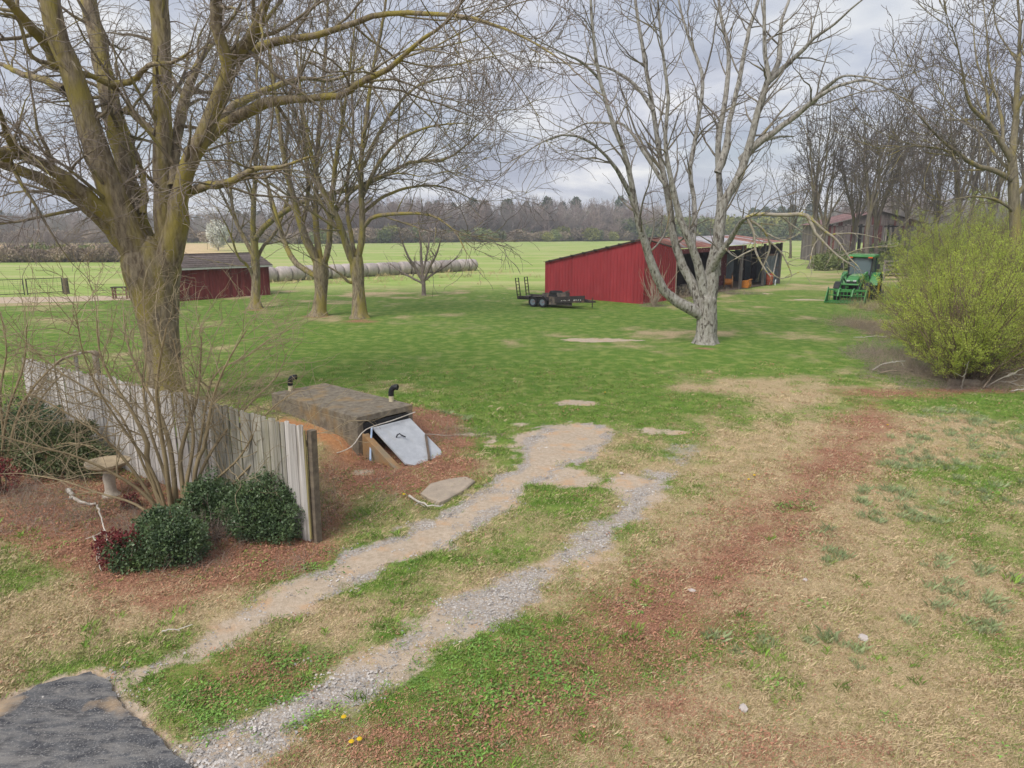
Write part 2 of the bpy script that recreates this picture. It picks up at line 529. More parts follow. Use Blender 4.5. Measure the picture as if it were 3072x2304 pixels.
def masks(x, y):
    n1 = fbm(x * 0.55, y * 0.55, 21, 4); n2 = fbm(x * 1.9, y * 1.9, 33, 4); n3 = fbm(x * 0.16, y * 0.16, 41, 3)
    nf = fbm(x * 5.5, y * 5.5, 55, 3)
    wob = (n2 - 0.5) * 0.5 + (nf - .5) * .6
    dl = d_poly(x, y, LEFT_RUT, LEFT_W) + wob
    dr = d_poly(x, y, RIGHT_RUT, RIGHT_W) + wob
    dirt = np.maximum(sstep(0.22, -0.26, dl), 0.8 * sstep(0.26, -0.26, dr))
    for (px, py, rx, ry, k) in [(1650, 1320, 1.3, 1.2, 1.0), (1700, 1430, .7, .6, .9), (1900, 1450, .42, .9, .95), (1790, 1018, 1.7, .55, 1.25), (1720, 1205, .9, .35, 1.0), (1560, 1270, .5, .5, .7),
                                (1400, 1302, .5, .2, .7), (1010, 1330, .7, .5, .8), (1080, 1415, .25, .2, .9), (2440, 900, 2.2, .7, .8), (2300, 880, 3, 1.0, .5), (1250, 1560, .3, .2, .7), (1610, 895, 3, 1.2, .5), (2660, 1110, .6, .5, .7), (1960, 1290, .9, .5, .55)]:
        dirt = np.maximum(dirt, sstep(0.28, 0.75, k * blob(x, y, px, py, rx, ry) + (n2 - .5) * .9 + (nf - .5) * .5))
    cu, cv = (x + 4.1) * -.77 + (y - 14.0) * .64, (x + 4.1) * .64 + (y - 14.0) * .77      # clay bank under the shelter's long side
    clay = sstep(.25, .7, 1.1 * np.exp(-(cu / 1.3) ** 2 - (cv / .26) ** 2) + (nf - .5) * .5)
    d_as = np.where(in_poly(x, y, ASPHALT), -1, 1) * d_poly(x, y, np.vstack([ASPHALT, ASPHALT[:1]]))
    dirt = np.maximum(dirt, sstep(0.16, 0.02, d_as + (n2 - .5) * .25))
    lane = sstep(1.2, 0.2, d_poly(x, y, LANE_FAR, [2.2, 2.0, 1.6, 1.3, 1.0]) + (n2 - .5) * 1.2)
    dirt = np.maximum(dirt, lane * .95)
    # gravel: right rut, and the two edges of the left rut
    gp = sstep(0.28, 0.55, fbm(x * 0.8 + 3, y * 0.8, 61, 3) * .75 + nf * .35)
    gravel = sstep(0.18, -0.24, dr) * (0.25 + .65 * gp)
    gravel = np.maximum(gravel, sstep(0.26, 0.02, np.abs(dl + 0.08)) * gp * 0.9 * sstep(6.5, 8.0, y))
    gravel = np.maximum(gravel, .55 * sstep(.45, .9, blob(x, y, 2050, 1350, .5, 1.6, -.3) + (nf - .5) * .9))
    litter = soft_poly(x, y, BED, 0.5) * (0.58 + 0.42 * sstep(.3, .65, n2 * .6 + n1 * .4))
    band = soft_poly(x, y, BAND, 1.25)
    litter = np.maximum(litter, band * (.62 + .42 * sstep(0.3, 0.65, n2 * .5 + n1 * .5)))
    for (px, py, rx, ry, k) in [(1330, 1400, .8, .55, 1.2), (800, 2000, 1.2, .6, .55), (1200, 2230, 1.4, .5, .7), (1520, 2200, 1.2, .4, .6), (1000, 2270, .8, .3, .6), (1950, 2120, 1.0, .4, .5), (1750, 2160, 1.6, .8, .45), (2650, 1180, 2.2, 1.0, .7), (2900, 1170, 2.5, .6, .8), (1300, 2080, 1.2, .6, .35), (2300, 2250, 1.6, .4, .4), (957, 950, 1.0, .8, .75), (1080, 964, 1.1, .8, .75), (767, 930, .8, .7, .7), (2120, 1046, .7, .35, .6), (495, 1215, 1.6, 1.2, .6), (1300, 1440, 1.0, .5, .8)]:
        litter = np.maximum(litter, np.clip(k * blob(x, y, px, py, rx, ry) + (n2 - .5) * .5, 0, 1) * sstep(.1, .3, k * blob(x, y, px, py, rx, ry)))
    litter = litter * (1 - 0.9 * dirt)
    # greenness of the turf
    mid = sstep(12.5, 17, y) * sstep(75, 45, y)
    green = 0.47 + 0.40 * mid + (n1 - 0.5) * 1.35 + (n2 - .5) * .8 + (n3 - .5) * 1.0
    for (px, py, rx, ry, k) in [(2750, 1290, 2.6, 2.2, -.85), (2500, 1400, 1.8, 1.5, -.35), (2900, 1400, 1.2, .5, .45), (2350, 1620, 2.0, 1.6, -.45), (2420, 1700, .8, 2.6, -.22), (2750, 1750, 3.0, 1.6, -.28), (2250, 2080, 2.2, 1.2, -.35), (2850, 2150, 2.2, .9, -.25), (200, 1830, 1.5, .6, -.35),
                                (2250, 1150, 3.0, 2.5, -.35), (2150, 1250, 1.5, 1.5, -.35), (1500, 1130, 6, 2.4, .35), (1900, 1080, 5, 1.8, .25), (1250, 1000, 6, 3, .35), (350, 980, 6, 3, .1), (2350, 1090, 2.5, 1.6, .25), (2060, 1000, 4.5, 1.2, -.4), (1150, 880, 5, 2.5, -.35), (1700, 850, 8, 2, -.15), (60, 920, 6, 2, -.4),
                                (1700, 1950, 1.3, .55, .45), (1500, 2030, 1.2, .6, .45), (1250, 2110, 1.0, .5, .35), (760, 2080, .9, .45, .4), (900, 1960, .8, .4, .5), (1880, 1990, .7, .4, .5), (1560, 1880, .6, .35, .6), (1350, 2270, .8, .3, .6), (1200, 1880, .35, .3, .6), (900, 1720, 1.0, .35, .35), (1250, 1640, .5, .3, .3), (1100, 1540, .9, .5, .35), (400, 2020, 1.2, .3, .3), (2600, 1220, .8, .5, .5), (2360, 1530, .35, .25, .9), (2420, 1590, .25, .15, .6),
                                (150, 2010, 1.6, .4, .3), (520, 1910, 1.1, .35, .3), (60, 1740, 1.0, .5, .25), (420, 1990, .8, .3, .25), (2050, 1230, 1.5, 1.2, .25), (2450, 860, 6, 4, -.25), (2300, 950, 5, 2, -.12), (2600, 2000, 3.0, .8, .15), (2900, 1600, 2.0, 1.0, .25), (2950, 1450, 2.0, .8, .3), (2780, 1560, 1.3, .4, .2), (2500, 2150, 1.5, .4, .25), (2950, 1950, 1.2, .5, .3), (2100, 2200, 1.0, .3, .2), (1560, 1650, 1.8, .5, .32), (1300, 1750, 1.6, .5, .28), (1750, 1530, 1.2, .8, .35), (1900, 1600, 1.2, 1.0, .15)]:
        green = green + k * blob(x, y, px, py, rx, ry)
    green = np.clip(green, 0, 1)
    clover = np.zeros(np.shape(x))
    for (px, py, rx, ry, k) in [(1500, 1900, .7, .4, .9), (1450, 1960, .5, .3, .9), (1620, 1990, .9, .35, 1), (1800, 2030, .7, .35, .9), (1320, 2060, .9, .4, 1), (1550, 2080, 1.0, .35, .8), (730, 2090, .9, .4, 1), (950, 1960, .7, .3, .8), (840, 2050, .6, .3, .8), (1200, 2140, .6, .3, .6), (1330, 2270, .6, .25, 1), (1230, 1870, .3, .2, .8), (2360, 1530, .3, .2, 1), (640, 2160, .5, .3, .8), (1100, 1470, .5, .35, .4), (1160, 1480, .5, .4, .5), (620, 1800, .7, .2, .5), (800, 1770, .6, .2, .5), (940, 1710, .6, .25, .7), (1060, 1650, .4, .2, .4), (1400, 1180, .0001, .0001, 0)]:
        clover = np.maximum(clover, sstep(.30, .9, k * .9 * blob(x, y, px, py, rx, ry) + (nf - .5) * 1.3 + (n2 - .5) * .8))
    field = sstep(50, 62, y - 0.06 * x - 1.6 * np.maximum(x - 21, 0) * sstep(130, 90, y) + (n1 - .5) * 5)
    field = np.maximum(field, sstep(46.5, 48.5, y - (x + 30) * .30) * sstep(-18, -24, x))
    straw = sstep(100, 104, y) * sstep(-.36, -.42, x / np.maximum(y, 1) + (n1 - .5) * .05) * sstep(260, 240, y)
    dirt = dirt * (1 - field * (1 - lane)); litter = litter * (1 - field)
    return dict(green=green, litter=np.clip(litter, 0, 1), dirt=np.clip(dirt, 0, 1), gravel=np.clip(gravel, 0, 1), field=np.clip(field, 0, 1), straw=np.clip(straw, 0, 1), clover=np.clip(clover, 0, 1), clay=np.clip(clay, 0, 1), asph=d_as)


def ground_material():
    m = bpy.data.materials.new('ground')
    m.use_nodes = True
    nt = m.node_tree; N, L = nt.nodes, nt.links
    b = N['Principled BSDF']; b.inputs['Roughness'].default_value = 0.95
    sock(b, 'Specular IOR Level', 0.15)
    tc = N.new('ShaderNodeTexCoord')

    def noise(scale, detail=6, rough=.6, st=(1, 1, 1)):
        mp = N.new('ShaderNodeMapping'); mp.inputs['Scale'].default_value = st
        L.new(tc.outputs['Object'], mp.inputs['Vector'])
        n = N.new('ShaderNodeTexNoise'); n.inputs['Scale'].default_value = scale
        n.inputs['Detail'].default_value = detail; n.inputs['Roughness'].default_value = rough
        L.new(mp.outputs[0], n.inputs['Vector'])
        return n.outputs['Fac']

    def attr(n):
        a = N.new('ShaderNodeAttribute'); a.attribute_name = n
        return a.outputs['Fac']

    def mth(op, a, c):
        q = N.new('ShaderNodeMath'); q.operation = op
        for i, v in enumerate((a, c)):
            if isinstance(v, (int, float)): q.inputs[i].default_value = v
            else: L.new(v, q.inputs[i])
        return q.outputs[0]

    def rng_(v, a, c):
        q = N.new('ShaderNodeMapRange'); q.interpolation_type = 'SMOOTHSTEP'
        q.inputs['From Min'].default_value = a; q.inputs['From Max'].default_value = c
        L.new(v, q.inputs['Value'])
        return q.outputs['Result']

    def mixc(f, a, c):
        q = N.new('ShaderNodeMix'); q.data_type = 'RGBA'
        L.new(f, q.inputs['Factor'])
        for k, v in (('A', a), ('B', c)):
            if isinstance(v, tuple): q.inputs[k].default_value = (*v, 1)
            else: L.new(v, q.inputs[k])
        return q.outputs['Result']
    nA, nB, nC, nD = noise(2.2, 4), noise(14, 4, .7), noise(60, 3, .7), noise(170, 1)
    nS = noise(5, 4, .7)
    nL = noise(0.09, 3, .6, (.5, 1.4, 1)); nM = noise(0.6, 3, .6, (.4, 1.3, 1))
    fine = mth('ADD', mth('MULTIPLY', nB, .55), mth('MULTIPLY', nC, .45))
    # dry thatch and live green, broken up down to the single tuft
    dry = mixc(rng_(nC, .3, .7), (.28, .205, .11), (.64, .50, .315))
    dry = mixc(rng_(nB, .45, .8), dry, (.33, .27, .13))
    grn = mixc(rng_(nC, .3, .72), (.062, .13, .018), (.16, .275, .04))
    grn = mixc(rng_(nA, .41, .75), grn, (.26, .305, .08))
    gm = rng_(mth('ADD', attr('green'), mth('MULTIPLY', mth('SUBTRACT', mth('ADD', mth('MULTIPLY', fine, .7), mth('MULTIPLY', nS, .3)), .5), 1.7)), .16, .86)
    c = mixc(gm, dry, grn)
    # hay fields beyond the yard
    fld = mixc(rng_(nM, .35, .65), (.24, .35, .075), (.36, .43, .135))
    fld = mixc(rng_(nL, .46, .62), fld, (.42, .43, .18))
    fld = mixc(rng_(nS, .55, .8), fld, (.22, .34, .06))
    c = mixc(attr('field'), c, fld)
    c = mixc(attr('straw'), c, mixc(rng_(nM, .3, .7), (.52, .38, .20), (.66, .50, .30)))
    lit = mixc(rng_(nC, .32, .68), (.165, .078, .048), (.46, .24, .15))
    lit = mixc(rng_(nB, .50, .78), lit, (.50, .32, .20))
    c = mixc(rng_(mth('ADD', attr('litter'), mth('MULTIPLY', mth('SUBTRACT', fine, .5), 1.6)), .22, .78), c, lit)
    drt = mixc(rng_(nB, .3, .7), (.43, .345, .255), (.57, .47, .365))
    drt = mixc(rng_(nA, .48, .72), drt, (.56, .375, .23))
    drt = mixc(rng_(nD, .58, .75), drt, (.36, .27, .19))
    c = mixc(rng_(mth('ADD', attr('dirt'), mth('MULTIPLY', mth('SUBTRACT', fine, .5), 1.7)), .30, .70), c, drt)
    c = mixc(attr('clay'), c, mixc(rng_(nB, .3, .7), (.36, .17, .075), (.52, .27, .125)))
    vo = N.new('ShaderNodeTexVoronoi'); vo.inputs['Scale'].default_value = 34
    L.new(tc.outputs['Object'], vo.inputs['Vector'])
    gsep = N.new('ShaderNodeSeparateColor'); L.new(vo.outputs['Color'], gsep.inputs[0])
    grv = mixc(gsep.outputs[0], (.30, .27, .245), (.54, .50, .46))
    grv = mixc(rng_(vo.outputs['Distance'], .35, .8), grv, (.38, .31, .24))
    c = mixc(rng_(mth('ADD', attr('gravel'), mth('MULTIPLY', mth('SUBTRACT', fine, .5), 1.7)), .36, .72), c, grv)
    L.new(c, b.inputs['Base Color'])
    bp = N.new('ShaderNodeBump'); bp.inputs['Strength'].default_value = .8; bp.inputs['Distance'].default_value = .035
    L.new(fine, bp.inputs['Height']); L.new(bp.outputs[0], b.inputs['Normal'])
    return m


def build_ground():
    xs = np.concatenate([-np.geomspace(2600, 19, 70), np.arange(-18.6, 18.61, .14), np.geomspace(19, 2600, 70)])
    ys = np.concatenate([np.linspace(-120, 3.4, 14), np.arange(3.6, 33, .14), np.geomspace(33.3, 140, 150), np.geomspace(146, 4500, 40)])
    X, Y = np.meshgrid(xs, ys)
    x, y = X.ravel(), Y.ravel()
    z = hgt(x, y)
    mk = masks(x, y)
    # the wheel ruts lie a little lower, the loose litter a little higher, and the turf has small tussocks
    near = sstep(40, 25, y)
    z = z - near * .03 * np.maximum(mk['dirt'], mk['gravel']) + near * .02 * mk['litter'] + near * .045 * (fbm(x * 2.2, y * 2.2, 71, 3) - .5)
    z = z - .05 * sstep(.05, -.1, mk['asph'])
    nx = len(xs); ny = len(ys)
    i = np.arange(nx * ny).reshape(ny, nx)
    q = np.stack([i[:-1, :-1], i[:-1, 1:], i[1:, 1:], i[1:, :-1]], -1).reshape(-1, 4)
    me = mesh_np('ground', np.stack([x, y, z], 1), quads=q, smooth=True)
    for k in ('green', 'litter', 'dirt', 'gravel', 'field', 'straw', 'clay'):
        a = me.attributes.new(k, 'FLOAT', 'POINT'); a.data.foreach_set('value', mk[k].astype(np.float32))
    tag(link('ground', me, ground_material()), kind='structure')


build_ground()


def build_asphalt():
    m = mat('asphalt', (.115, .117, .123), (.05, .052, .06), scale=5, rough=.9, bump=.01, bscale=160, lo=.42, hi=.6, c3=(.26, .255, .25), scale3=60, lo3=.56, hi3=.66, distort=.6)
    nt = m.node_tree; N, L = nt.nodes, nt.links
    b = N['Principled BSDF']
    src = b.inputs['Base Color'].links[0].from_socket
    tc = N.new('ShaderNodeTexCoord')
    # sandy dust patches and pale worn streaks
    n = N.new('ShaderNodeTexNoise'); n.inputs['Scale'].default_value = 1.1; n.inputs['Detail'].default_value = 7
    L.new(tc.outputs['Object'], n.inputs['Vector'])
    r = N.new('ShaderNodeMapRange'); r.inputs['From Min'].default_value = .60; r.inputs['From Max'].default_value = .68
    L.new(n.outputs['Fac'], r.inputs['Value'])
    x = N.new('ShaderNodeMix'); x.data_type = 'RGBA'; L.new(r.outputs[0], x.inputs['Factor'])
    L.new(src, x.inputs['A']); x.inputs['B'].default_value = (.47, .34, .21, 1)
    n2 = N.new('ShaderNodeTexNoise'); n2.inputs['Scale'].default_value = 3.4; n2.inputs['Detail'].default_value = 10; n2.inputs['Roughness'].default_value = .78
    n2.inputs['Distortion'].default_value = .5
    mp = N.new('ShaderNodeMapping'); mp.inputs['Rotation'].default_value = (0, 0, .55); mp.inputs['Scale'].default_value = (.5, 1.8, 1)
    L.new(tc.outputs['Object'], mp.inputs[0]); L.new(mp.outputs[0], n2.inputs['Vector'])
    r2 = N.new('ShaderNodeMapRange'); r2.inputs['From Min'].default_value = .46; r2.inputs['From Max'].default_value = .62; r2.inputs['To Max'].default_value = .8
    L.new(n2.outputs['Fac'], r2.inputs['Value'])
    x2 = N.new('ShaderNodeMix'); x2.data_type = 'RGBA'; L.new(r2.outputs[0], x2.inputs['Factor'])
    L.new(x.outputs['Result'], x2.inputs['A']); x2.inputs['B'].default_value = (.27, .255, .235, 1)
    L.new(x2.outputs['Result'], b.inputs['Base Color'])
    # crumbling outline
    pl = []
    n_ = len(ASPHALT)
    for i in range(n_):
        a, c = ASPHALT[i], ASPHALT[(i + 1) % n_]
        k = max(2, int(np.linalg.norm(c - a) / .05))
        for j in range(k):
            p = a + (c - a) * j / k
            o = (fbm(p[0] * 6, p[1] * 6, 5, 3) - .5) * .13 if 2 < i < 13 else 0
            nn = np.array([(c - a)[1], -(c - a)[0]]); nn = nn / np.linalg.norm(nn)
            pl.append(p + nn * o)
    pl = np.array(pl)
    c0 = pl.mean(0)
    V = []; 
    for p in pl: V.append((p[0], p[1], hz(p) + .012))
    for p in pl: V.append((p[0], p[1], hz(p) - .10))
    n = len(pl)
    F = [(i, (i + 1) % n, n + (i + 1) % n, n + i) for i in range(n)] + [tuple(range(n))]
    mb = MB().add(V, F)
    tag(mb.build('driveway', m), kind='structure')


build_asphalt()


# ------------------------------------------------------------------ small stuff lying and growing on the ground
def blades(n, h, spread, w, lean, seed, seg=1):
    r = np.random.default_rng(seed)
    V = []; T = []
    for i in range(n):
        a = r.uniform(0, 2 * PI); rr = spread * math.sqrt(r.uniform())
        bx, by = rr * math.cos(a), rr * math.sin(a)
        d = r.uniform(0, 2 * PI); hh = h * r.uniform(.5, 1.15); ln = lean * r.uniform(.2, 1.2) * hh
        wx, wy = w * math.cos(d + 1.57), w * math.sin(d + 1.57)
        b = len(V)
        V += [(bx - wx, by - wy, 0), (bx + wx, by + wy, 0), (bx + math.cos(d) * ln * .4 + wx * .7, by + math.sin(d) * ln * .4 + wy * .7, hh * .62),
              (bx + math.cos(d) * ln, by + math.sin(d) * ln, hh)]
        T += [(b, b + 1, b + 2), (b, b + 2, b + 3)]
    return mesh_np('blades', V, tris=T)


def leaf_bits(n, size, spread, seed, flat=.35):
    r = np.random.default_rng(seed)
    V = []; Q = []
    for i in range(n):
        a = r.uniform(0, 2 * PI); rr = spread * math.sqrt(r.uniform())
        c = np.array([rr * math.cos(a), rr * math.sin(a), r.uniform(.004, .03)])
        d = r.uniform(0, 2 * PI)
        u = np.array([math.cos(d), math.sin(d), r.normal(0, flat)]) * size * r.uniform(.6, 1.2)
        v = np.array([-math.sin(d), math.cos(d), r.normal(0, flat)]) * size * r.uniform(.3, .5)
        up = np.array([0, 0, size * r.uniform(0, .4)])
        b = len(V)
        V += [c - u, c - v + up * .3, c + u + up, c + v]
        Q += [(b, b + 1, b + 2, b + 3)]
    return mesh_np('leaves', V, quads=Q)


def stones(n, size, spread, seed):
    r = np.random.default_rng(seed)
    V = []; T = []
    for i in range(n):
        a = r.uniform(0, 2 * PI); rr = spread * math.sqrt(r.uniform())
        s = size * r.uniform(.5, 1.3)
        p = np.array([[1, 0, 0], [0, 1, 0], [-1, 0, 0], [0, -1, 0], [0, 0, .8]]) * s * r.uniform(.6, 1.2, (5, 3))
        p = p + r.normal(0, .15 * s, (5, 3)); t = r.uniform(0, 6.28)
        R = np.array([[math.cos(t), -math.sin(t), 0], [math.sin(t), math.cos(t), 0], [0, 0, 1]])
        p = p @ R.T + np.array([rr * math.cos(a), rr * math.sin(a), 0])
        b = len(V); V += list(p)
        T += [(b, b + 1, b + 4), (b + 1, b + 2, b + 4), (b + 2, b + 3, b + 4), (b + 3, b, b + 4)]
    return mesh_np('stones', V, tris=T)


def sample_ground(n, keep, y0=3.9, y1=32, power=1.0, lim=(.05, 1e9)):
    """points on the ground in front of the camera, denser near it, kept by a mask-driven probability"""
    n = int(n * 1.45)
    u = rng.uniform(0, 1, n)
    y = y0 * (y1 / y0) ** u if power == 1 else (y0 ** (1 - power) + u * (y1 ** (1 - power) - y0 ** (1 - power))) ** (1 / (1 - power))
    x = rng.uniform(-1, 1, n) * (y * .80 + 4.2)
    mk = masks(x, y)
    ok = (rng.uniform(0, 1, n) < keep(mk, x, y)) & (mk['asph'] > lim[0]) & (mk['asph'] < lim[1])
    x, y = x[ok], y[ok]
    mk = {k: v[ok] for k, v in mk.items()}
    near = sstep(40, 25, y)
    z = hgt(x, y) - near * .03 * np.maximum(mk['dirt'], mk['gravel']) + near * .02 * mk['litter'] + near * .045 * (fbm(x * 2.2, y * 2.2, 71, 3) - .5)
    return np.stack([x, y, z - .004], 1), mk


def do_scatter(name, n, keep, protos, s0, s1, label, cat, y1=32, grow=True, tilt=.12, power=1.0, lim=(.05, 1e9), lift=0.0):
    p, mk = sample_ground(n, keep, y1=y1, power=power, lim=lim)
    p[:, 2] += lift
    k = len(p)
    rot = np.stack([rng.normal(0, tilt, k), rng.normal(0, tilt, k), rng.uniform(0, 2 * PI, k)], 1)
    s = (s0 + s1) / 2 * np.exp(np.clip(rng.normal(0, .3, k), -.6, .42))
    s = s * (.7 + .6 * vn(p[:, 0] * 2.3, p[:, 1] * 2.3, 91))
    if grow: s = s * (.62 + p[:, 1] / 26)
    return scatter(name, p, rot, s, protos, rng.integers(0, len(protos), k), label, cat)


def bare(mk):
    return np.clip(np.maximum(np.maximum(mk['dirt'], mk['gravel']), mk['clay']) * 1.2, 0, 1)


m_tan = mat('dry_grass', (.66, .53, .335), (.48, .36, .21), scale=3, vary=.25)
m_grn = mat('green_grass', (.24, .37, .065), (.14, .25, .04), scale=3, vary=.35)
m_olv = mat('olive_grass', (.40, .40, .16), (.28, .28, .10), scale=3, vary=.3)
m_leaf = mat('dead_leaf', (.50, .26, .165), (.26, .12, .075), scale=7, vary=.35)
m_clv = mat('clover', (.20, .35, .075), (.12, .24, .045), scale=9, vary=.4)
m_stone = mat('gravel_stone', (.52, .49, .46), (.32, .295, .275), scale=9, vary=.4)
m_blue = mat('fescue', (.36, .42, .22), (.25, .31, .14), scale=5, vary=.2)


def fade(y, a, b): return sstep(b, a, y)


do_scatter('dry_grass', 90000, lambda m, x, y: (1 - bare(m)) * (1 - .92 * m['litter']) * np.clip(1.1 - m['green'], .05, 1) * fade(y, 9, 24),
           [proto('dry_tuft', blades(15, .027, .085, .0022, 1.8, s), m_tan) for s in (1, 2, 3)], .7, 1.3, 'short dry straw coloured turf over the foreground', 'dry grass', y1=24)
do_scatter('green_grass', 90000, lambda m, x, y: (1 - bare(m)) * (1 - .9 * m['litter']) * np.clip(m['green'] * 1.25 - .15, 0, 1) * fade(y, 10, 26),
           [proto('green_tuft', blades(14, .028, .085, .0023, 1.3, s), m_grn) for s in (4, 5, 6)], .7, 1.35, 'short green turf growing over the yard', 'grass', y1=26)
do_scatter('olive_grass', 50000, lambda m, x, y: (1 - bare(m)) * (1 - .9 * m['litter']) * .8 * fade(y, 10, 26),
           [proto('olive_tuft', blades(14, .028, .09, .0023, 1.5, s), m_olv) for s in (7, 8)], .7, 1.3, 'half dry olive turf mixed through the yard', 'grass', y1=26)
do_scatter('leaf_litter', 80000, lambda m, x, y: np.clip(m['litter'] * 1.2 - .12, 0, 1) * (1 - .7 * bare(m)) * fade(y, 10, 24) + .03 * (1 - bare(m)),
           [proto('litter', leaf_bits(12, .015, .12, s), m_leaf) for s in (11, 12, 13)], .7, 1.25, 'reddish brown fallen leaves and needles on the ground', 'leaf litter', y1=24)
do_scatter('gravel', 50000, lambda m, x, y: np.clip(m['gravel'] * 1.4 - .35, 0, 1) * .8 + .05 * m['dirt'],
           [proto('pebbles', stones(14, .013, .12, s), m_stone) for s in (21, 22, 23)], .6, 1.2, 'pale grey gravel in the wheel ruts', 'gravel', y1=20, grow=False)
do_scatter('clover', 30000, lambda m, x, y: m['clover'] * (1 - .9 * bare(m)),
           [proto('clover_patch', leaf_bits(12, .017, .09, s, .25), m_clv) for s in (31, 32)], .8, 1.4, 'bright green clover and chickweed patches along the ruts', 'clover', y1=17)
do_scatter('loose_grit', 30000, lambda m, x, y: .03 + .55 * sstep(-.35, .0, m['asph']) * sstep(.45, .6, fbm(x * 3, y * 3, 97, 3)),
           [proto('grit', stones(10, .009, .10, s), m_stone) for s in (61, 62)], .5, 1.1, 'loose grit lying on the edge of the asphalt', 'grit', y1=9, grow=False, lim=(-3, .06), lift=.014)
do_scatter('grass_clumps', 7000, lambda m, x, y: (1 - bare(m)) * (1 - .9 * m['litter']) * .4 * fade(y, 8, 15) * sstep(.5, .72, fbm(x * 1.1, y * 1.1, 95, 3) * .8 + m['green'] * .3),
           [proto('clump', blades(26, .075, .06, .0026, .9, s), m_) for s, m_ in ((51, m_grn), (52, m_olv), (53, m_grn))], .6, 1.3, 'taller tussocks of green and olive grass in the yard', 'grass clumps', y1=15)
# bluish green bunches standing above the dry turf on the right
pb = []
for (px, py, r_, k) in [(2900, 1330, 1.6, 40), (2980, 1290, 1.3, 26), (2800, 1380, .9, 24), (2720, 1400, .5, 14), (2680, 1500, .8, 18), (2850, 1250, .9, 22), (3020, 1480, 1.2, 20), (2760, 1560, .5, 8), (2530, 1660, .3, 5), (2490, 1690, .15, 3), (2950, 1720, .8, 9), (2990, 1840, .7, 9), (2900, 1790, .6, 7),
                        (2940, 1880, .2, 4), (2290, 1930, .08, 2), (2150, 1910, .08, 2), (2220, 1950, .08, 2), (2440, 1910, .25, 4), (2720, 1870, .1, 2), (2520, 1940, .2, 3), (2560, 1990, .1, 2), (2480, 1600, .2, 4), (2640, 1560, .3, 5), (2700, 1480, .3, 6), (1390, 1260, .35, 7), (1330, 1250, .25, 5), (1480, 2230, .1, 1)]:
    c = G(px, py)
    for j in range(k):
        a = rng.uniform(0, 2 * PI); q = r_ * math.sqrt(rng.uniform())
        pb.append((c[0] + q * math.cos(a), c[1] + q * math.sin(a) * .7))
pb = np.array(pb)
scatter('fescue_tufts', np.column_stack([pb, hgt(pb[:, 0], pb[:, 1])]), np.column_stack([np.zeros((len(pb), 2)), rng.uniform(0, 6.28, len(pb))]), rng.uniform(.4, 1.0, len(pb)),
        [proto('fescue', blades(40, .13, .11, .0035, .9, s), m_blue) for s in (41, 42, 43)], rng.integers(0, 3, len(pb)), 'bluish green grass bunches standing above the dry turf on the right', 'grass tufts')
# ================================================================== TREES AND SHRUBS
def cat_rom(pts, n):
    pts = np.asarray(pts, float)
    m = len(pts)
    seg = np.linalg.norm(np.diff(pts[:, :3], axis=0), axis=1)
    cum = np.concatenate([[0], np.cumsum(seg)])
    s = np.linspace(0, cum[-1], n)
    out = []
    for v in s:
        i = min(max(np.searchsorted(cum, v) - 1, 0), m - 2)
        t = (v - cum[i]) / max(seg[i], 1e-9)
        p0, p1, p2, p3 = pts[max(i - 1, 0)], pts[i], pts[i + 1], pts[min(i + 2, m - 1)]
        out.append(.5 * (2 * p1 + (p2 - p0) * t + (2 * p0 - 5 * p1 + 4 * p2 - p3) * t * t + (3 * p1 - p0 - 3 * p2 + p3) * t ** 3))
    return np.array(out)


def tubes(Pts, R, k, bumpy=0.0, r=None):
    """(N,n,3) polylines with (N,n) radii -> vertices and quads of k-sided tubes"""
    N, n, _ = Pts.shape
    T = np.gradient(Pts, axis=1)
    T /= np.linalg.norm(T, axis=2, keepdims=True) + 1e-12
    T0 = T.mean(1); T0 /= np.linalg.norm(T0, axis=1, keepdims=True) + 1e-12
    ref = np.where(np.abs(T0[:, 2:3]) < .9, np.array([[0, 0, 1.]]), np.array([[1., 0, 0]]))
    u = np.cross(T0, ref); u /= np.linalg.norm(u, axis=1, keepdims=True) + 1e-12
    U = u[:, None, :] - T * np.sum(u[:, None, :] * T, 2, keepdims=True)
    U /= np.linalg.norm(U, axis=2, keepdims=True) + 1e-12
    W = np.cross(T, U)
    a = np.linspace(0, 2 * PI, k, endpoint=False)
    ca, sa = np.cos(a)[None, None, :, None], np.sin(a)[None, None, :, None]
    RR = R[:, :, None, None]
    if bumpy:
        RR = RR * (1 + bumpy * (np.random.default_rng(5).uniform(-1, 1, (N, n, k, 1))))
    V = Pts[:, :, None, :] + RR * (U[:, :, None, :] * ca + W[:, :, None, :] * sa)
    idx = np.arange(N * n * k).reshape(N, n, k)
    q = np.stack([idx[:, :-1, :], np.roll(idx, -1, 2)[:, :-1, :], np.roll(idx, -1, 2)[:, 1:, :], idx[:, 1:, :]], -1).reshape(-1, 4)
    return V.reshape(-1, 3), q


